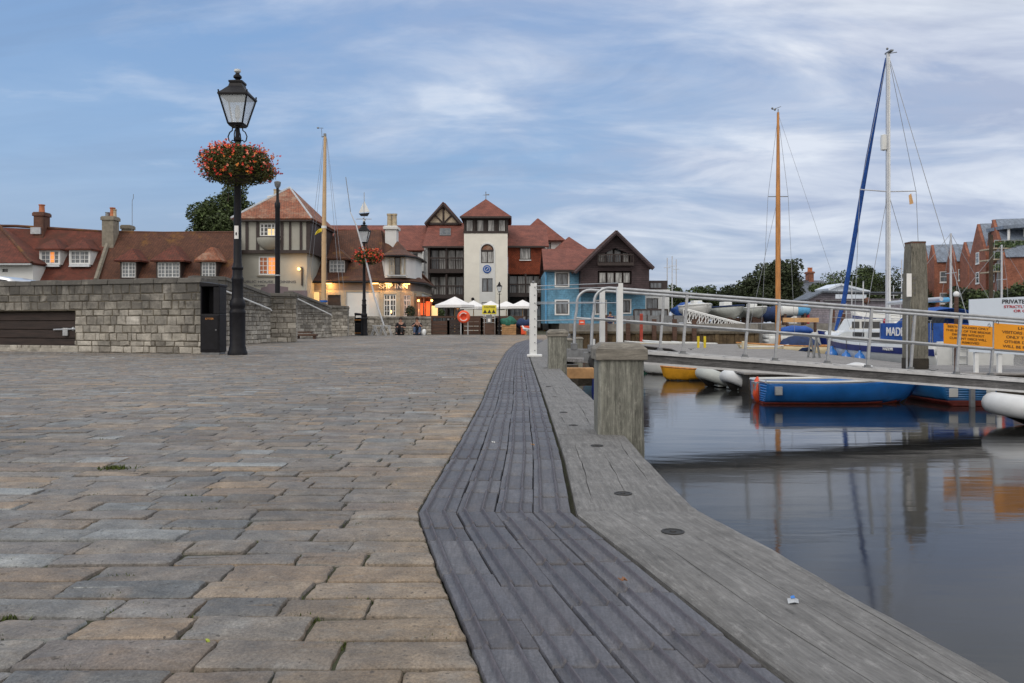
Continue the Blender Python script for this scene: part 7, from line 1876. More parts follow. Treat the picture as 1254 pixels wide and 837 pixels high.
# cruiser with tall silver mast, stern towards us
cx0 = Vector((12.55, 21.6)); cb = Vector((12.05, 29.6)); ctr = (cx0+cb)/2; ang = math.atan2((cb-cx0).y, (cb-cx0).x); Lc = (cb-cx0).length
t = thing('sailing_yacht', 'white sailing yacht with navy stripe, blue canvas hood and tall silver mast', 'yacht', (ctr.x*1.12, ctr.y*1.12, WZ), ang); t.scale = (1.12,)*3; OW = -.85
rows = hull_mesh(Lc, 2.5, .92, bow=1.2, tr=.88, full=.5, draft=.35, sheer=.22, rake=.12); hull_parts(t, rows, 'gel', 'antif_k', .0, stripe=(.66, .86, 'stripe'), gr=.03)
m = MB()
P = [(r_[-1][0], r_[-1][1]-.02, r_[-1][2]) for r_ in rows]
for i in range(len(P)-1):
    a, b = P[i], P[i+1]
    if i < 5: continue
    m.poly([(a[0], -a[1], a[2]), (b[0], -b[1], b[2]), (b[0], b[1], b[2]), (a[0], a[1], a[2])])
m.build('deck', 'gel', t, local=True, solid=.02)
m = MB(); m.prism_y([(-1.4, .85), (-1.4, 1.32), (1.6, 1.28), (2.2, 1.1), (2.4, .95)], -.85, .85); m.build('coachroof', 'gel', t, local=True, bevel=.08)
for s in (-.856, .856):
    for x in (-.9, .3): m = MB(); m.box(x, x+.75, s-.006, s+.006, 1.06, 1.2); m.build('cabin_window', 'g_dark', t, local=True)
# cockpit sides and transom ladder
m = MB(); m.box(-Lc/2+.02, -1.4, -1.0, -.75, .5, 1.0); m.box(-Lc/2+.02, -1.4, .75, 1.0, .5, 1.0); m.box(-Lc/2+.02, -1.4, -.75, .75, .45, .55); m.build('cockpit', 'gel', t, local=True, bevel=.03)
MB().box(-Lc/2-.04, -Lc/2+.02, -1.08, 1.08, .12, 1.0).build('transom', 'gel', t, local=True, bevel=.02)
m = MB(); xs_ = -Lc/2-.10
for s in (.28, .68): m.tube([(xs_, s, .12), (xs_, s, .98)], .018, 6)
for k in range(4): m.tube([(xs_, .28, .2+k*.2), (xs_, .68, .2+k*.2)], .016, 6)
m.build('boarding_ladder', 'steel', t, local=True)
W_ = t.matrix_basis
def loc2w(p): return Matrix.Translation(t.location) @ Matrix.Rotation(ang, 4, 'Z') @ (Vector(p)*1.12)
# transom name, hull name and dodger name in local frame
def ltext(s, c, w_, h_, mat, facing, parent):
    if facing == 'stern': f = lambda a, b, e: Vector((c[0]+e, c[1]-a, c[2]+b))
    else: f = lambda a, b, e: Vector((c[0]-a, c[1]-e if False else c[1]-e*-1 if False else c[1]+(-e), c[2]+b))
    return text(s, 0, 0, 0, w_, h_, mat, parent, .01, local=True, face=f)
ltext('MAU', (-Lc/2-.062, -.25, .78), .42, .15, 'ink', 'stern', t); ltext('POOLE', (-Lc/2-.045, -.15, .52), .36, .07, 'ink_g', 'stern', t) if False else None
# spray hood (blue canvas) and side dodgers
m = MB(); rows_ = []
for k in range(9):
    a = PI*k/8; rows_.append((math.cos(a)*1.0, math.sin(a)))
for x, h in ((-3.0, .80), (-2.4, .86), (-1.9, .80), (-1.2, .30)):
    for c_, s_ in rows_: m.v.append((x, c_*(1.0 if h > .5 else .85), 1.05+.15+h*s_**.7*.9))
for i in range(3):
    for k in range(8): m.f.append((i*9+k, i*9+k+1, (i+1)*9+k+1, (i+1)*9+k))
m.build('spray_hood', 'blue_cv', t, local=True, solid=.02, smooth=True)
for s in (-.35, .35):
    MB().hexa([(-1.62, s-.22, 1.36), (-1.62, s+.22, 1.36), (-1.32, s+.22, 1.28), (-1.32, s-.22, 1.28)], [(-1.92, s-.2, 1.86), (-1.92, s+.2, 1.86), (-1.8, s+.2, 1.88), (-1.8, s-.2, 1.88)]).build('hood_window', 'g_mid', t, local=True)
for s in (-1, 1):
    m = MB(); m.box(-Lc/2+.1, -1.25, s*1.16-.012, s*1.16+.012, .95, 1.5); dg = m.build('side_dodger', 'blue_cv', t, local=True)
    m = MB()
    for x in (-Lc/2+.12, -2.6, -1.28): m.tube([(x, s*1.17, .9), (x, s*1.17, 1.55)], .014, 6)
    m.tube([(-Lc/2+.12, s*1.13, 1.57), (-1.35, s*1.13, 1.57), (3.6, s*.35, 1.72)], .008, 5); m.build('guard_rail', 'steel', t, local=True)
m = MB(); m.box(-Lc/2+.06, -Lc/2+.08, -.2, 1.12, .98, 1.5); m.build('stern_dodger', 'blue_cv', t, local=True)
# lettering on the port dodger (local +y side faces the quay)
text('MADENA', 0, 0, 0, 1.5, .25, 'ink_w', t, .01, local=True, face=lambda a, b, e: Vector((-2.4-a, 1.178-e, 1.25+b)))
text('MADENA', 0, 0, 0, .55, .09, 'ink_w', t, .01, local=True, face=lambda a, b, e: Vector((-1.9-a, 1.27-e, .735+b)))
m = MB(); m.torus((-Lc/2-.0, -.55, 1.28), .24, .07, 'x', 20, 8, PI*-.25, PI*1.25); m.build('horseshoe_buoy', 'orange', t, local=True, smooth=True)
# mast: on the line at y about 26
mx = 26.0; k = (mx-cx0.y)/(cb.y-cx0.y); ml = -Lc/2+Lc*k
ztop = PZ(66, mx)-OW
m = MB(); m.tube([(ml, 0, .9), (ml, 0, ztop)], [.085, .065], 12); mast = m.build('mast', 'alu', t, local=True, smooth=True)
m = MB(); m.tube([(ml-.16, .02, .95), (ml-.12, .02, ztop-.15)], .028, 6); m.build('halyard', 'white', mast, local=True)
zs_ = PZ(235, mx)-OW; m = MB(); m.tube([(ml, -.95, zs_+.03), (ml, 0, zs_), (ml, .95, zs_+.06)], .02, 6); m.build('spreader', 'alu', mast, local=True)
m = MB(); m.box(ml-.25, ml+.12, -.05, .05, ztop, ztop+.05); m.tube([(ml, 0, ztop), (ml, -.3, ztop+.05)], .015, 5); m.ball((ml-.1, .08, ztop+.12), .04); m.build('masthead', 'steel_d', mast, local=True)
zr_ = PZ(175, mx)-OW; m = MB(); m.lathe([(.02, zr_-.27), (.10, zr_-.24), (.115, zr_), (.10, zr_+.24), (.02, zr_+.27)], 12, (ml+.0, .14)); m.build('radar_reflector', 'gel', mast, local=True, smooth=True)
bowp = (Lc/2+.15, 0, 1.15)
m = MB(); m.tube([(bowp[0]-.1, 0, bowp[2]+.1), (bowp[0]-.7, 0, 2.2), (ml+(bowp[0]-ml)*.35, 0, 1.15+(ztop-1.15)*.65), (ml+.12, 0, ztop-.1)], [.05, .085, .075, .03], 8); m.build('furled_headsail', 'blue_cv', t, local=True, smooth=True)
m = MB()
for s in (-1, 1):
    m.tube([(ml, s*1.15, .95), (ml, s*.95, zs_), (ml, 0, ztop)], .010, 4); m.tube([(ml-.5, s*1.15, .95), (ml, 0, zs_)], .010, 4)
m.tube([(-Lc/2, 0, 1.0), (ml, 0, ztop)], .012, 4); m.build('rigging', 'wire', t, local=True)
m = MB(); m.tube([(ml, 0, 2.15), (ml-2.9, 0, 2.2)], .065, 8); 
m.build('boom', 'alu', t, local=True, smooth=True)
MB().tube([(PX(1102, 25.4), 25.4, PZ(236, 25.4)), (PX(1102, 25.4), 25.4, PZ(240, 25.4)), (PX(1101, 25.4), 25.4, PZ(247, 25.4))], [.02, .07, .03], 6).build('burgee', 'plankbuff', t) if False else None
m = MB(); fl = loc2w((ml, -.78, zs_-.35)); m = MB(); m.add([(ml, -.78, zs_-.05), (ml, -.70, zs_-.12), (ml-.02, -.72, zs_-.42), (ml, -.86, zs_-.38)], [(0, 1, 2, 3)]); m.build('burgee', 'plankbuff', t, local=True, solid=.01)
for i, yy in enumerate((27.6, 26.2, 25.3)):
    lp = (Lc/2-(29.6-yy), 1.30 if i else 1.12, .40)
    f = thing('boat_fender', ('largest round', 'middle', 'right hand')[i]+' blue fender hanging on the side of the white yacht', 'fender', loc2w(lp), 0, 'blue fenders on the white yacht')
    r_ = (.26, .18, .2)[i]; m = MB(); m.lathe([(.02, -r_), (r_*.7, -r_*.75), (r_, -.05), (r_*.85, r_*.5), (r_*.3, r_*.95), (r_*.22, r_*1.3), (.02, r_*1.35)], 14); m.build('ball', 'hull_bl', f, local=True, smooth=True); MB().tube([(0, 0, r_*1.3), (0, 0, .75)], .01, 4).build('lanyard', 'rope', f, local=True)

# classic boat with varnished mast and navy cover
dd = 33.5; X, Z = E(dd)
t = thing('classic_sailboat', 'small sailboat under a navy cover with a varnished wooden mast', 'sailboat', (PX(978, 37.5), 37.5, WZ), math.radians(178)); t.scale = (1.12,)*3
rows = hull_mesh(4.4, 1.6, .55, bow=1.2, tr=.7, draft=.25); hull_parts(t, rows, 'gel_c', 'antif_k', .0, gun='mastwood')
m = MB(); n = 16
for i in range(n+1):
    u = i/n; x = -1.05+2.1*u; h = math.sin(PI*min(1, max(0, u)))**.6; hw = .86*math.sin(PI*u)**.45+.01
    for k in range(9): a = PI*k/8; m.v.append((x*.86, math.cos(a)*hw, .50-.15*(1-math.sin(a))+.48*h*math.sin(a)**.9+.02*math.sin(k*5+i*3)))
for i in range(n):
    for k in range(8): m.f.append((i*9+k, i*9+k+1, (i+1)*9+k+1, (i+1)*9+k))
m.build('navy_cover', 'navy_cv', t, local=True, solid=.02, smooth=True)
mxl = -(X(953)-X(978)); zt = PZ(138, dd)-OW
m = MB(); m.tube([(mxl, 0, .2), (mxl, 0, zt*.6), (mxl, 0, zt)], [.115, .10, .05], 10); ms = m.build('mast', 'mastwood', t, local=True, smooth=True)
zs_ = PZ(241, dd)-OW; MB().tube([(mxl-.42, 0, zs_), (mxl+.42, 0, zs_)], .018, 5).build('spreader', 'steel_d', ms, local=True)
m = MB(); m.tube([(mxl, 0, zt), (mxl, 0, zt+.15)], .02, 5); m.tube([(mxl-.12, 0, zt+.25), (mxl+.22, 0, zt+.12)], .012, 5); m.ball((mxl+.24, 0, zt+.17), .05); m.ball((mxl+.15, .06, zt+.1), .045); m.ball((mxl+.1, -.05, zt+.16), .04); m.build('wind_instrument', 'steel_d', ms, local=True)
m = MB()
for s in (-1, 1): m.tube([(mxl+s*.75, .1*s, .6), (mxl+s*.42, 0, zs_), (mxl, 0, zt-.1)], .008, 4)
m.tube([(-2.3, 0, .8), (mxl, 0, zt-.05)], .006, 4); m.tube([(2.2, 0, .6), (mxl, 0, zs_)], .008, 4); m.build('rigging', 'wire', t, local=True)
# cream dinghy on the pontoon
t, rw = dinghy(938, 37, 1.9, .95, .40, math.radians(10), ('gel_c', 'gel_c', 'gel', 'gel_c'), 'cream dinghy left of the navy covered boat beyond the pontoon', z=WZ+.15)
MB().box(-1.05, -.86, -.1, .1, .25, .62).build('outboard_motor', 'gel_c', t, local=True, bevel=.03)
# blue sail bundle boat and buff plank
dd = 49.3; X, Z = E(dd)
t = thing('covered_motorboat', 'long boat under a bright royal blue cover beneath the buff plank', 'boat', (X(975), dd, WZ), math.radians(2)); t.scale = (1.12,)*3; rows = hull_mesh(3.4, 1.3, .85, draft=.2); hull_parts(t, rows, 'gel', 'antif_k', .0)
m = lumpy((0, 0, 1.1), (.98, .6, .26), 21, .07, 24, 12); m.build('blue_cover', 'blue_cv', t, local=True, smooth=True)
t = thing('sawn_plank', 'long buff sawn timber baulk lying above the bright blue cover', 'plank', (X(980), 51, 1)); MB().box(PX(959, 51), PX(1002, 51), 50.9, 51.1, PZ(395, 51), PZ(389.5, 51)).build('baulk', 'plankbuff', t, bevel=.01)
for p in (964, 998): MB().box(PX(p, 51)-.06, PX(p, 51)+.06, 50.9, 51.1, -1.5, PZ(395.2, 51)).build('support', 'timber_b', t)
# white launch with cabin
dd = 44.8; X, Z = E(dd)
t = thing('motor_launch', 'white motor launch with wheelhouse and dark navy hull behind the yacht bow', 'motor boat', (X(1052), dd, WZ), math.radians(183)); t.scale = (1.12,)*3; rows = hull_mesh(3.6, 1.7, .9, draft=.25, bow=1.4); hull_parts(t, rows, 'stripe', 'antif_k', .0)
m = MB(); m.prism_y([(-.9, .85), (-.9, 1.7), (.5, 1.72), (.85, 1.15), (1.2, .95), (1.2, .85)], -.62, .62); m.build('wheelhouse', 'gel', t, local=True, bevel=.05)
for s in (-.626, .626):
    for a in (-.75, -.2, .3): m = MB(); m.box(a, a+.38, s-.006, s+.006, 1.25, 1.58); m.build('cabin_window', 'g_dark', t, local=True)
m = MB(); m.tube([(-.2, 0, 1.7), (-.2, 0, 3.4)], .02, 5); m.build('aerial', 'white', t, local=True)
# little fleet on the hard: bow-on boats
def bow_boat(px_, dd, zb, s, label, hm, cover=None, gunm='navy_cv', rz=-92, console=True):
    t = thing('laid_up_boat', label, 'boat', (PX(px_, dd), dd, zb), math.radians(rz), 'boats laid up on the far jetty')
    rows = hull_mesh(3.6*s, 1.75*s, .55*s, draft=.42*s, bow=1.0, tr=.8, vee=True); hull_parts(t, rows, hm, None, 0, gun=gunm, gr=.07*s)
    P = [(r_[-1][0], r_[-1][1]-.02, r_[-1][2]) for r_ in rows]
    m = MB()
    for i in range(len(P)-1):
        a, b = P[i], P[i+1]; ha = a[2]+(.38*s if cover else .03)*math.sin(PI*min(1, i/(len(P)-1)+.08)); hb = b[2]+(.38*s if cover else .03)*math.sin(PI*min(1, (i+1)/(len(P)-1)+.08))
        m.poly([(a[0], -a[1], a[2]), (b[0], -b[1], b[2]), (b[0], 0, hb), (a[0], 0, ha)]); m.poly([(a[0], 0, ha), (b[0], 0, hb), (b[0], b[1], b[2]), (a[0], a[1], a[2])])
    m.build('cover' if cover else 'foredeck', cover or 'gel', t, local=True, solid=.02, smooth=True)
    if console:
        m = MB(); m.box(-.4*s, .3*s, -.35*s, .35*s, .5*s, .95*s); m.build('console', 'gel', t, local=True, bevel=.06)
    for x in (-.9*s, .9*s): m = MB(); m.box(x-.08, x+.08, -.5*s, .5*s, -.75*s, -.25*s); m.build('chock', 'timber_b', t, local=True)
    return t
bow_boat(853, 60, 1.40, 1.0, 'white boat bow on at the left end of the far jetty, blue cover behind', 'gel', 'gel', 'gel', -80)
bow_boat(889, 60, 1.30, 1.0, 'boat with navy rim and white console, second on the far jetty', 'pvc_g', None, 'navy_cv', -70)
bow_boat(921, 60, 1.30, .85, 'smaller grey white boat with a small cabin, third on the far jetty', 'pvc_g', None, 'gel', -75)
tag(lumpy((PX(843, 62), 62.5, 1.6), (1.2, .9, .65), 31, .1).build('boat_cover', 'blue_cv', smooth=True), 'bright blue cover draped behind the leftmost boat on the far jetty', 'cover')
tag(lumpy((PX(944, 63), 63, 1.35), (1.7, .8, .6), 33, .1).build('boat_cover', 'navy_cv', smooth=True), 'dark navy covered heap behind the third boat on the far jetty', 'cover')
dd = 57; X, Z = E(dd)
t = thing('covered_dinghy', 'long white and light blue covered dinghy on the jetty beside the wooden mast', 'boat', (X(974), dd, Z(380)))
m = MB(); m.tube([(X(954), dd, Z(380.5)), (X(957), dd, Z(380.5)), (X(975), dd, Z(380))], [.15, .40, .42], 12); m.build('white_cover', 'gel', t, smooth=True)
m = MB(); m.tube([(X(975.2), dd, Z(380)), (X(989), dd, Z(379.6)), (X(992), dd, Z(379.6))], [.42, .38, .12], 12); m.build('blue_cover', 'lblue', t, smooth=True)
for p in (960, 984): MB().box(X(p)-.08, X(p)+.08, dd-.3, dd+.3, .5, Z(383)).build('chock', 'timber_b', t)
tag(MB().box(X(988), X(991.5), dd, dd+.3, .6, Z(385)).build('fuel_can', 'ink_r', bevel=.03), 'small red can on the jetty right of the light blue cover', 'can')
# jetty wall at y 50..58
m = MB()
for k in range(46):
    x = 4+k*.25; m.box(x, x+.235, 50.0+(.03 if k % 5 else -.04), 50.2, -2.2, .0+.05*((k*7) % 3))
tag(m.build('quay_facing', 'quaywall'), 'brown planked facing of the far quay below the blue house', 'quay wall')
m = MB(); m.box(3.6, 15.4, 49.9, 50.3, -.02, .14); tag(m.build('quay_beam', 'mortar', bevel=.02), 'pale weathered beam along the far quay facing', 'beam')
for i, px_ in enumerate((741, 769, 801, 826, 850)):
    dd = 49.78; tag(MB().box(PX(px_, dd)-.13, PX(px_, dd)+.13, dd-.13, dd+.13, -2.2, PZ(391 if i else 386, dd)).build('quay_pile', 'timber_b', bevel=.02), ['leftmost dark pile on the far quay, under the slim white posts', 'dark pile on the far quay left of the red post', 'dark pile on the far quay right of the red post', 'dark pile on the far quay below the cream annexe', 'dark pile at the right end of the far quay facing'][i], 'pile', 'dark piles against the far quay')
tag(MB().box(PX(783.5, 49), PX(787, 49), 48.9, 49.1, -2, PZ(384.5, 49)).build('red_post', 'redpaint', bevel=.02), 'faded red post standing against the far quay', 'post')
t = thing('quay_fence', 'low grey panelled fence in front of the blue house', 'fence', (PX(780, 51), 51, .62))
for k in range(6): a = PX(745+k*16, 51); MB().box(a, a+.78, 51, 51.04, .68, PZ(389, 51)-.0+.12).build('fence_panel', 'steel_d', t)
for k in range(7): a = PX(745+k*16, 51)-.03; MB().box(a-.03, a+.03, 50.97, 51.07, .6, 1.2).build('fence_post', 'timber', t)
t = thing('balcony_screen', 'dark framed glass screen terrace at the foot of the blue house', 'screen', (PX(795, 58), 58, .62)); MB().box(PX(777, 58), PX(817, 58), 58, 58.05, .7, PZ(380, 58)).build('glass', 'g_mid', t); MB().box(PX(776, 58), PX(818, 58), 57.95, 58.1, PZ(380.3, 58), PZ(378.6, 58)).build('top_rail', 'timber', t)
for p in (776, 797, 817.5): MB().box(PX(p, 58)-.05, PX(p, 58)+.05, 57.97, 58.08, .6, PZ(380, 58)).build('post', 'timber', t)
t = thing('orange_notice', 'small orange notice on the terrace wall below the blue house', 'sign', (PX(713, 50), 50, .3)); MB().box(PX(709, 49.8), PX(716, 49.8), 49.75, 49.8, PZ(398, 49.8), PZ(392, 49.8)).build('panel', 'orange', t); MB().box(PX(710.5, 49.8), PX(714.5, 49.8), 49.735, 49.748, PZ(395.6, 49.8), PZ(394.4, 49.8)).build('print', 'ink_w', t)
# small white dinghies along the far quay
dinghy(800, 48.2, 2.6, 1.2, .42, math.radians(175), ('gel_c', 'gel_c', 'gel', 'lblue'), 'cream dinghy moored at the far quay, leftmost of three', 'white dinghies at the far quay')
dinghy(826, 48.4, 2.9, 1.2, .45, math.radians(172), ('gel', 'gel_c', 'gel', 'lblue'), 'white dinghy with light blue inside at the far quay', 'white dinghies at the far quay')
dinghy(852, 48.6, 2.2, 1.1, .4, math.radians(170), ('gel', 'gel', 'gel', 'gel_c'), 'plain white dinghy, rightmost of three at the far quay', 'white dinghies at the far quay')
dinghy(880, 57.5, 3.8, 1.5, .55, math.radians(184), ('antif', 'antif_k', 'gel', 'gel_c'), 'dark red hulled dinghy beneath the truss footbridge')
for i, px_ in enumerate((855, 863)): tag(MB().box(PX(px_, 38)-.05, PX(px_, 38)+.05, 37.95, 38.05, -1.5, PZ(412, 38)).build('marker_stake', 'yellow'), ('left', 'right')[i]+' hand yellow stake standing in the water beyond the gangway', 'stake')
# truss footbridge
t = thing('truss_footbridge', 'small white lattice footbridge sloping down in front of the laid up boats', 'footbridge', (PX(875, 56), 56, .6)); 
a0, b0 = Vector((PX(841, 57), 57, PZ(379, 57))), Vector((PX(912, 55), 55, PZ(397, 55)))
for off in (0, 1.1):
    o_ = Vector((0, off, 0)); m = MB(); m.tube([a0+o_, b0+o_], .05, 5); m.tube([a0+o_-Vector((0, 0, .95)), b0+o_-Vector((0, 0, .55))], .05, 5); m.build('chord', 'white', t)
    m = MB(); n = 9
    for k in range(n):
        p = a0.lerp(b0, k/n)+o_; q_ = a0.lerp(b0, (k+1)/n)+o_; hp = Vector((0, 0, .95-.4*k/n)); hq = Vector((0, 0, .95-.4*(k+1)/n)); m.tube([p, p-hp], .03, 4); m.tube([p-hp, q_], .03, 4)
    m.build('lattice', 'white', t)
m = MB(); q0, q1 = a0-Vector((0, 0, .97)), b0-Vector((0, 0, .57)); m.hexa([tuple(q0), tuple(q1), tuple(q1+Vector((0, 1.1, 0))), tuple(q0+Vector((0, 1.1, 0)))], [tuple(q0+Vector((0, 0, .04))), tuple(q1+Vector((0, 0, .04))), tuple(q1+Vector((0, 1.1, .04))), tuple(q0+Vector((0, 1.1, .04)))]); m.build('deck', 'deck', t)

# more moored boats to the right behind the pile
def moored(px_, dd, L, rz, label, mastpx=None, cover=None, cabin=True, hm='gel', wh=.8):
    t = thing('moored_boat', label, 'boat', (PX(px_, dd), dd, WZ), math.radians(rz), 'boats moored beyond the yacht'); t.scale = (1.12,)*3
    rows = hull_mesh(L, L*.32, wh, draft=.3, bow=1.2); hull_parts(t, rows, hm, 'antif_k', .0, stripe=(.7, .85, 'stripe'))
    m = MB(); P = [(r_[-1][0], r_[-1][1]-.02, r_[-1][2]) for r_ in rows]
    for i in range(len(P)-1): a, b = P[i], P[i+1]; m.poly([(a[0], -a[1], a[2]), (b[0], -b[1], b[2]), (b[0], b[1], b[2]), (a[0], a[1], a[2])])
    m.build('deck', 'gel', t, local=True, solid=.02)
    if cabin:
        m = MB(); m.prism_y([(-L*.25, wh), (-L*.25, wh+.5), (L*.12, wh+.5), (L*.28, wh+.12), (L*.28, wh)], -L*.1, L*.1); m.build('cabin', 'gel', t, local=True, bevel=.06)
        for s in (-1, 1): m = MB(); m.box(-L*.2, L*.1, s*L*.1-.008, s*L*.1+.008, wh+.2, wh+.38); m.build('cabin_window', 'g_dark', t, local=True)
    if mastpx:
        zt = (PZ(mastpx, dd)-WZ)/1.12; m = MB(); m.tube([(L*.08, 0, wh+.3), (L*.08, 0, zt)], [.07, .05], 8); ms = m.build('mast', 'alu', t, local=True); MB().tube([(L*.08, -.5, zt*.66), (L*.08, .5, zt*.66)], .02, 5).build('spreader', 'alu', ms, local=True)
        m = MB(); m.tube([(L*.5, 0, wh+.2), (L*.08, 0, zt)], .012, 4); m.tube([(-L*.5, 0, wh), (L*.08, 0, zt)], .012, 4)
        for s in (-1, 1): m.tube([(L*.05, s*L*.14, wh), (L*.08, s*.5, zt*.66), (L*.08, 0, zt)], .010, 4)
        m.build('rigging', 'wire', t, local=True)
    if cover: m = MB(); m.tube([(L*.06, 0, wh+1.05), (-L*.36, 0, wh+.95)], [.13, .10], 8); m.build('boom_cover', cover, t, local=True, smooth=True); m = MB(); m.tube([(-L*.36, 0, wh), (-L*.36, 0, wh+.9)], .03, 5); m.build('boom_crutch', 'steel', t, local=True)
    return t
moored(1153, 49.3, 6.5, 3, 'white yacht with light blue boom cover just right of the tall pile', 286, 'lblue', wh=1.75)
moored(1100, 58, 5.5, 185, 'white cabin boat seen between the silver mast and the tall pile', None, None, wh=1.9)
moored(1012, 54, 3.4, 178, 'low white tender with guard rails left of the motor launch', None, None, False, wh=.95)
moored(1215, 56, 7.5, 2, 'white yacht mostly hidden behind the pale notice board', 300, 'navy_cv', wh=1.2)
t = thing('red_buoy', 'round red buoy with white mark right of the silver mast', 'buoy', (PX(1085, 37), 37, 0)); X, Z = E(37)
MB().ball((X(1085), 37, Z(394)), (.14, .14, .16)).build('ball', 'ink_r', t, smooth=True); MB().tube([(X(1085), 37, PZt-.6), (X(1085), 37, Z(397))], .03, 5).build('stem', 'steel_d', t)
for i, (px_, py_, pyb, dd, r_) in enumerate(((817, 316, 380, 95, .07), (823, 314, 380, 92, .06), (828, 318, 382, 99, .06), (1057, 345, 392, 60, .045), (1104, 318, 375, 75, .05), (1043, 345, 398, 47, .03), (1036, 372, 398, 47, .03), (1109, 352, 376, 75, .05), (1094, 350, 378, 70, .04))):
    t = thing('distant_mast', ['thin distant mast, leftmost of three beyond the annexe', 'tallest thin distant mast of three beyond the annexe', 'thin distant mast, rightmost of three beyond the annexe', 'thin mast between the shed and the silver mast', 'thin pale mast with a lamp left of the tall pile', 'thin aerial mast over the motor launch', 'short aerial mast at the left of the motor launch', 'short pale mast just left of the tall pile', 'short pale mast right of the silver mast'][i], 'mast', (PX(px_, dd), dd, 0), 0, 'thin distant masts')
    MB().tube([(PX(px_, dd), dd, PZ(pyb, dd)-1.5), (PX(px_, dd), dd, PZ(py_, dd))], r_, 6).build('pole', 'alu', t); MB().tube([(PX(px_, dd)-.4, dd, PZ(py_+12, dd)), (PX(px_, dd)+.4, dd, PZ(py_+12, dd))], r_*.5, 4).build('cross_arm', 'alu', t)

# ================================================================== far side: shed, houses, trees, brick terrace
dd = 66; X, Z = E(dd)
t = thing('boat_shed', 'low grey boarded shed with shallow roof behind the moored boats', 'shed', (X(1045), dd, .62))
m = MB(); body(m, X(989), X(1108), .62, Z(366), dd, dd+2.5, [(X(999), X(1004), Z(372), Z(367.5))]); m.build('wall', 'shed_b', t)
m = MB(); m.prism_y([(X(989), Z(366)), (X(1023), Z(366)), (X(1023), Z(360)), (X(1006), Z(359))], dd, dd+.1); m.build('gable', 'shed_b', t)
m = MB(); m.poly([(X(984), dd-.6, Z(368)), (X(1004), dd-.6, Z(358)), (X(1004), dd+2.8, Z(358)), (X(984), dd+2.8, Z(368))]); m.poly([(X(1004), dd-.6, Z(358)), (X(1112), dd-.6, Z(359)), (X(1112), dd+2.8, Z(359)), (X(1004), dd+2.8, Z(358))]); m.build('roof', 'slate', t, solid=.12)
m = MB(); m.box(X(1008), X(1110), dd-.3, dd-.02, Z(369), Z(367.8)); m.build('canopy', 'steel_d', t)
window(t, X(999), X(1004), Z(372), Z(367.5), dd, 1, 1, 'timber_b', 'g_dark', .06, .02)
for a in (1016, 1030, 1066, 1080): MB().box(X(a), X(a+6), dd-.04, dd+.02, .7, Z(376)).build('shed_door', 'brick_ch' if a % 3 else 'timber_b', t)
tag(lumpy((PX(1061, 60), 60, PZ(369, 60)), (.28, .25, .25), 41).build('net_bundle', 'brick_ch', smooth=True), 'dark reddish bundle hanging on the front of the boat shed', 'bundle') 
dd = 80; X, Z = E(dd)
t = thing('boathouse', 'pale blue low gabled boathouse behind the grey shed', 'boathouse', (X(1038), dd, .62)); m = MB(); m.prism_y([(X(1014), .6), (X(1061), .6), (X(1061), Z(357)), (X(1028), Z(350)), (X(1014), Z(354))], dd, dd+3); m.build('wall', 'banner', t)
m = MB(); m.poly([(X(1012.5), dd-.4, Z(354.8)), (X(1028), dd-.4, Z(348.6)), (X(1028), dd+3.2, Z(348.6)), (X(1012.5), dd+3.2, Z(354.8))]); m.poly([(X(1028), dd-.4, Z(348.6)), (X(1063), dd-.4, Z(357.5)), (X(1063), dd+3.2, Z(357.5)), (X(1028), dd+3.2, Z(348.6))]); m.build('roof', 'banner', t, solid=.2)
dd = 110; X, Z = E(dd)
t = thing('slate_house', 'slate roofed house with a brick chimney beyond the big tree', 'house', (X(1000), dd, .6))
m = MB(); body(m, X(968), X(1020), .6, Z(360), dd, dd+8); m.build('wall', 'render_w', t)
m = MB(); gable_roof_x(m, X(966), X(1022), dd-.4, dd+4, dd+8.4, Z(361), PZ(344.5, dd+4)); m.build('roof', 'slate', t, solid=.2)
chimney(t, X(997)+.6, X(1003)+.6, dd+3.5, dd+5, Z(350), PZ(333, dd+4), 'brick', [(X(999)+.6, .18, .6, 'pot'), (X(1002)+.6, .18, .6, 'pot')], .12)
chimney(t, X(971)+.6, X(975)+.6, dd+3.5, dd+5, Z(350), PZ(342, dd+4), 'brick', [(X(973)+.6, .18, .5, 'pot')], .12)
# brick terrace with gables: rows receding
def brick_gable(xa, xb, dd, ye_px, yp_px, label, wins, depth=14, ridge_dx=0):
    X, Z = E(dd); t = thing('brick_terrace_house', label, 'house', (X((xa+xb)/2), dd, .6), 0, 'gabled red brick terrace')
    hl = holes_win_(X, Z, wins); m = MB(); body(m, X(xa), X(xb), .6, Z(ye_px), dd, dd+depth, hl); m.build('wall', 'brick', t)
    xm = X((xa+xb)/2); m = MB(); m.prism_y([(X(xa), Z(ye_px)), (X(xb), Z(ye_px)), (xm, Z(yp_px))], dd, dd+depth-.1); m.build('gable', 'brick', t)
    # the steep roof runs back behind the brick gable and on to the right
    m = MB(); m.poly([(X(xa)-.1, dd+.3, Z(ye_px)), (xm, dd+.3, Z(yp_px)+.1), (xm, dd+depth, Z(yp_px)+.1), (X(xa)-.1, dd+depth, Z(ye_px))]); m.poly([(xm, dd+.3, Z(yp_px)+.1), (X(xb)+.1, dd+.3, Z(ye_px)), (X(xb)+.1, dd+depth, Z(ye_px)), (xm, dd+depth, Z(yp_px)+.1)]); m.build('roof', 'zinc', t, solid=.12)
    for (a, b, c, e) in wins:
        w_ = window(t, X(a), X(b), Z(c), Z(e), dd, 2, 2, 'white', 'g_mid', .12, .02, .06); MB().box(X(a)-.08, X(b)+.08, dd-.08, dd+.0, Z(c)-.15, Z(c)).build('sill', 'white', w_)
    return t, X, Z
def holes_win_(X, Z, lst): return [(X(a), X(b), Z(c), Z(e)) for a, b, c, e in lst]
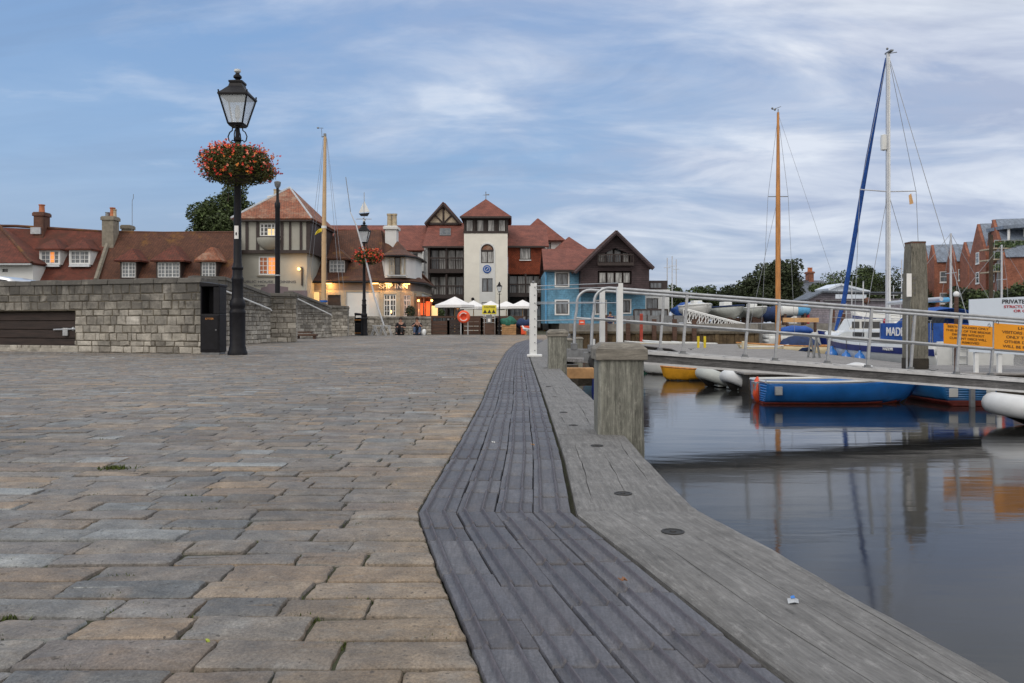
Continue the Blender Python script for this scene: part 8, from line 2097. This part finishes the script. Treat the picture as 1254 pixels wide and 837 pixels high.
def seam_roof(t, X, Z, xa, xb, ye_, yp, dd, run=5):
    m = MB(); m.poly([(X(xa), dd, Z(ye_)), (X(xb), dd, Z(ye_)), (X(xb)-.0, dd+run, PZ(yp, dd+run)), (X(xa)-.0, dd+run, PZ(yp, dd+run))]); m.build('roof_slope', 'zinc', t, solid=.12)
def gable_unit(pxB, dB, w_, L, ye_, yp, label, wins, a=math.radians(-15)):
    """gable end faces left, ridge runs to the right; origin at its near left foot"""
    t = thing('brick_terrace_house', label, 'house', (PX(pxB, dB), dB, .6), a, 'gabled red brick terrace')
    ze, zp = PZ(ye_, dB)-.6, PZ(yp, dB+w_*.4)-.6
    hl = [(x, x+1.0, z, z+1.5) for x, z in wins]
    m = MB(); body(m, 0, L, -.1, ze, 0, w_, hl); m.build('wall', 'brick', t, local=True)
    m = MB(); m.add([(0, 0, ze), (0, w_, ze), (0, w_/2, zp), (.3, 0, ze), (.3, w_, ze), (.3, w_/2, zp)], [(0, 2, 1), (3, 4, 5), (0, 3, 5, 2), (1, 2, 5, 4)]); m.build('gable', 'brick', t, local=True)
    e = .25; k = (zp-ze)/(w_/2)
    m = MB(); m.poly([(.31, -e, ze-e*k), (L, -e, ze-e*k), (L, w_/2, zp), (.31, w_/2, zp)]); m.poly([(L, w_+e, ze-e*k), (.31, w_+e, ze-e*k), (.31, w_/2, zp), (L, w_/2, zp)]); m.build('roof', 'zinc', t, local=True, solid=.1)
    for x0, x1, z0, z1 in hl:
        wn_ = thing_part('window', t); f = MB(); y = .02; q = .09
        f.box(x0, x0+q, y, y+.06, z0, z1); f.box(x1-q, x1, y, y+.06, z0, z1); f.box(x0+q, x1-q, y, y+.06, z0, z0+q); f.box(x0+q, x1-q, y, y+.06, z1-q, z1); f.box(x0+q, x1-q, y, y+.05, (z0+z1)/2-.04, (z0+z1)/2+.04); f.box(x0-.05, x1+.05, -.08, y, z0-.14, z0)
        f.build('frame', 'white', wn_, local=True); f = MB(); f.box(x0+.05, x1-.05, y+.06, y+.08, z0+.05, z1-.05); f.build('pane', 'g_mid', wn_, local=True)
    for zc in (range(3) if w_ > 5 else ()):
        wn_ = thing_part('window', t); y0, y1 = w_/2-.8, w_/2+.4; z0 = 2.4+zc*2.3; z1 = z0+1.3; f = MB()
        f.box(-.05, .02, y0, y0+.12, z0, z1); f.box(-.05, .02, y1-.12, y1, z0, z1); f.box(-.05, .02, y0+.12, y1-.12, z1-.12, z1); f.box(-.08, .02, y0-.05, y1+.05, z0-.12, z0+.08); f.box(-.045, .01, y0+.12, y1-.12, (z0+z1)/2-.04, (z0+z1)/2+.04)
        f.build('frame', 'white', wn_, local=True); MB().box(-.02, -.005, y0+.1, y1-.1, z0+.05, z1-.1).build('pane', 'g_dark', wn_, local=True)
    return t
for (pb, db, w_, L, ye_, yp, lab, ws) in (
    (1134, 118, 3.4, 3.2, 319, 301, 'small brick gable at the far left end of the terrace', [(.6, 3.2), (.6, 6.0)]),
    (1144, 112, 3.6, 3.6, 319, 300, 'second small gable of the terrace, just right of the tall pile', [(.7, 2.8), (.7, 5.8), (2.2, 5.8)]),
    (1168, 107, 3.6, 3.0, 318, 300, 'small brick gable of the terrace beside the thin white yacht mast', [(.5, 2.8), (.5, 5.8), (1.9, 5.8), (1.9, 2.8)]),
    (1185, 103, 3.6, 3.0, 314, 296.5, 'small brick gable touching the first tall gable', [(.6, 5.8)]),
    (1207, 90, 6.4, 3.2, 313, 274, 'first tall brick gable, left of the planted balconies', [(.3, 3.6), (.3, 6.0)]),
    (1227, 86, 6.4, 9, 312, 268.5, 'second tall brick gable, rising directly behind the telegraph pole', [])):
    gable_unit(pb, db, w_, L, ye_, yp, lab, ws)
dd = 89; X, Z = E(dd)
t = thing('balcony_flats', 'brick flats with stacked green planted balconies and blue grey roof at the right edge', 'flats', (X(1240), dd, .6))
m = MB(); body(m, X(1216), X(1330), .6, Z(300), dd, dd+1.2); m.build('wall', 'brick', t); seam_roof(t, X, Z, 1222, 1335, 290, 270, dd-.3, 1.5)
m = MB(); body(m, X(1217), X(1330), Z(300), Z(284), dd+.1, dd+1.1); m.build('roof_terrace_wall', 'timber_b', t)
m = MB(); pts = [(X(1214), dd-2.2), (X(1228), dd-3.6), (X(1250), dd-4), (X(1335), dd-4), (X(1335), dd+1), (X(1214), dd+1)]; m.prism_z(pts, Z(283.5), Z(279.5)); m.build('terrace_canopy', 'zinc', t)
for a in (1220, 1239, 1254, 1275): MB().tube([(X(a), dd-2.2, Z(301)), (X(a), dd-2.2, Z(283.5))], .14, 8).build('column', 'white', t)
for i, zb in enumerate((306.5, 319.5, 334)):
    b = thing_part('balcony', t); f = MB(); y0 = dd-2.8; xa = 1199 if i < 2 else 1200
    f.box(X(xa), X(1335), y0, dd-.01, Z(zb+1.5), Z(zb)); f.build('floor_slab', 'mortar' if False else 'cream_st', b)
    f = MB(); rg = random.Random(50+i); leaves(f, [(X(xa+6+k*11), y0+.1, Z(zb-4), .75, .25, .48) for k in range(12)], 2600, .16, rg, 1.0); o = f.build('planting', 'green_net', b); o['kind'] = 'stuff'
    f = MB(); x = X(xa)
    f.tube([(X(xa), y0, Z(zb-8.5)), (X(1335), y0, Z(zb-8.5))], .05, 4)
    while x < X(1335): f.tube([(x, y0, Z(zb)), (x, y0, Z(zb-8.5))], .035, 4); x += 1.1
    f.build('railing', 'steel', b)
for a in (1205, 1236, 1262): MB().box(X(a)-.12, X(a)+.12, dd-2.7, dd-2.5, .6, Z(306)).build('balcony_post', 'steel_d', t)
dd = 70; X, Z = E(dd)
t = thing('telegraph_pole', 'dark telegraph pole in front of the planted balconies', 'pole', (X(1213.5), dd, .6)); MB().tube([(X(1213.5), dd, .5), (X(1213.5), dd, Z(288))], [.19, .15], 8).build('pole', 'bark', t); MB().box(X(1211), X(1216), dd-.06, dd+.06, Z(292), Z(291)).build('cross_arm', 'bark', t)

t = thing('small_sign', 'small white sign on a thin post just right of the tall pile', 'sign', (PX(1133, 40), 40, -.5)); X, Z = E(40)
MB().box(X(1130), X(1135.5), 40, 40.03, Z(355), Z(342)).build('panel', 'white', t); MB().tube([(X(1132.8), 40.05, -1.5), (X(1132.8), 40.05, Z(342))], .04, 6).build('post', 'steel_d', t)
# trees
tree('tree', 'dark round tree rising behind the cottages left of the timber framed pub', PX(272, 78), 78, .3, [(PX(272, 78), 78, PZ(262, 78), 3.1, 3, 2.6), (PX(254, 78), 78, PZ(277, 78), 1.8, 2, 2.2), (PX(284, 78), 78, PZ(240, 78), 1.4, 1.6, 1.9), (PX(272, 78), 78, PZ(290, 78), 3.3, 3, 2.4)], 16000, .17, 'leaf', .35, seed=1)
tree('tree', 'big dark bushy tree behind the wooden mast', PX(952, 92), 92, .6, [(PX(946, 92), 92, PZ(342, 92), 2.6, 2.6, 2.3), (PX(962, 92), 92, PZ(338, 92), 2.0, 2, 2.2), (PX(952, 92), 92, PZ(328, 92), 1.4, 1.6, 1.3), (PX(950, 92), 92, PZ(358, 92), 3.8, 3, 2.6)], 16000, .18, 'leaf_d', .35, seed=2)
tree('tree', 'low sloping dark tree to the left of the big tree', PX(915, 95), 95, .6, [(PX(925, 95), 95, PZ(358, 95), 3.2, 3, 2.2), (PX(905, 95), 95, PZ(366, 95), 2.8, 3, 1.7)], 9000, .18, 'leaf_d', .3, seed=3)
tree('tree', 'light green tree between the annexe and the laid up boats', PX(862, 98), 98, .6, [(PX(862, 98), 98, PZ(362, 98), 2.2, 2, 1.7), (PX(874, 98), 98, PZ(372, 98), 2.4, 2, 1.4), (PX(850, 98), 98, PZ(372, 98), 2.2, 2, 1.3)], 7000, .18, 'leaf', .25, seed=4)
tree('tree', 'pale bushy tree close to the right of the annexe', PX(829, 95), 95, .6, [(PX(829, 95), 95, PZ(368, 95), 1.6, 1.6, 2.2), (PX(838, 95), 95, PZ(380, 95), 2.2, 2, 1.6)], 5000, .18, 'leaf', .22, seed=5)
tree('shrub', 'rounded green bush in front of the slate house', PX(1012, 88), 88, .6, [(PX(1012, 88), 88, PZ(358, 88), 2.2, 2, 1.4)], 4500, .15, 'leaf', .15, seed=6)
for i, (px_, py_, dd, rx, rz_, mt) in enumerate(((1035, 346, 120, 4.2, 2.6, 'leaf'), (1075, 348, 118, 3.4, 2.4, 'leaf'), (1100, 352, 116, 4.0, 3.0, 'leaf_d'), (1122, 358, 112, 2.4, 1.7, 'leaf_d'), (1062, 340, 122, 2.4, 2.2, 'leaf'), (1180, 364, 84, 2.2, 1.3, 'leaf_d'), (1205, 368, 82, 2.4, 1.5, 'leaf'), (1235, 366, 80, 2.8, 1.5, 'leaf_d'), (1262, 362, 79, 3.2, 1.7, 'leaf'), (985, 356, 120, 3, 2, 'leaf_d'))):
    x = PX(px_, dd); z = PZ(py_, dd)
    tree('tree', ['bushy green tree behind the pale blue boathouse', 'green tree left of the silver mast foot', 'dark tree behind the silver mast foot', 'dark tree just left of the tall pile', 'pointed tree top right of the boathouse roof', 'dark shrubby tree in front of the narrow brick gables', 'green tree below the tall brick gable', 'dark tree in front of the planted balconies', 'green tree at the right edge below the balconies', 'dark tree left of the slate house'][i], x, dd, .6, [(x, dd, z, rx*.8, rx*.8, rz_), (x+rx*.6, dd, z-1.0, rx*.6, rx*.6, rz_*.7), (x-rx*.6, dd, z-1.2, rx*.6, rx*.6, rz_*.7), (x, dd, z-2.6, rx, rx, rz_*.8)], 5000, .19, mt, .25, 'trees beyond the moored boats', seed=20+i)
t = thing('bare_tree', 'small leafless tree right of the big dark tree', 'tree', (PX(978, 96), 96, .6)); m = MB(); rg = random.Random(77); x0 = PX(977, 96); m.tube([(x0, 96, .5), (x0, 96, PZ(350, 96))], [.12, .07], 5)
for k in range(46): a = rg.uniform(-1.3, 1.3); b = rg.uniform(-1, 1); z0 = rg.uniform(PZ(358, 96), PZ(344, 96)); L_ = rg.uniform(.8, 1.9); p1_ = (x0+math.sin(a)*L_, 96+b, z0+math.cos(a)*L_*.9); m.tube([(x0, 96, z0), ((x0+p1_[0])/2, 96+b*.4, (z0+p1_[2])/2+.15), p1_], [.035, .02, .01], 4)
m.build('branches', 'bark', t)
m = MB(); rg = random.Random(90)
bl = [(-200+k*9+rg.uniform(-2, 2), 190+rg.uniform(-8, 8), 3+rg.uniform(0, 2.5), 6, 5, 3.6) for k in range(52)]
leaves(m, bl, 26000, .7, rg, .9); tag(m.build('distant_woodland', 'leaf_d'), 'distant belt of dark woodland beyond the harbour', 'woodland', kind='stuff')
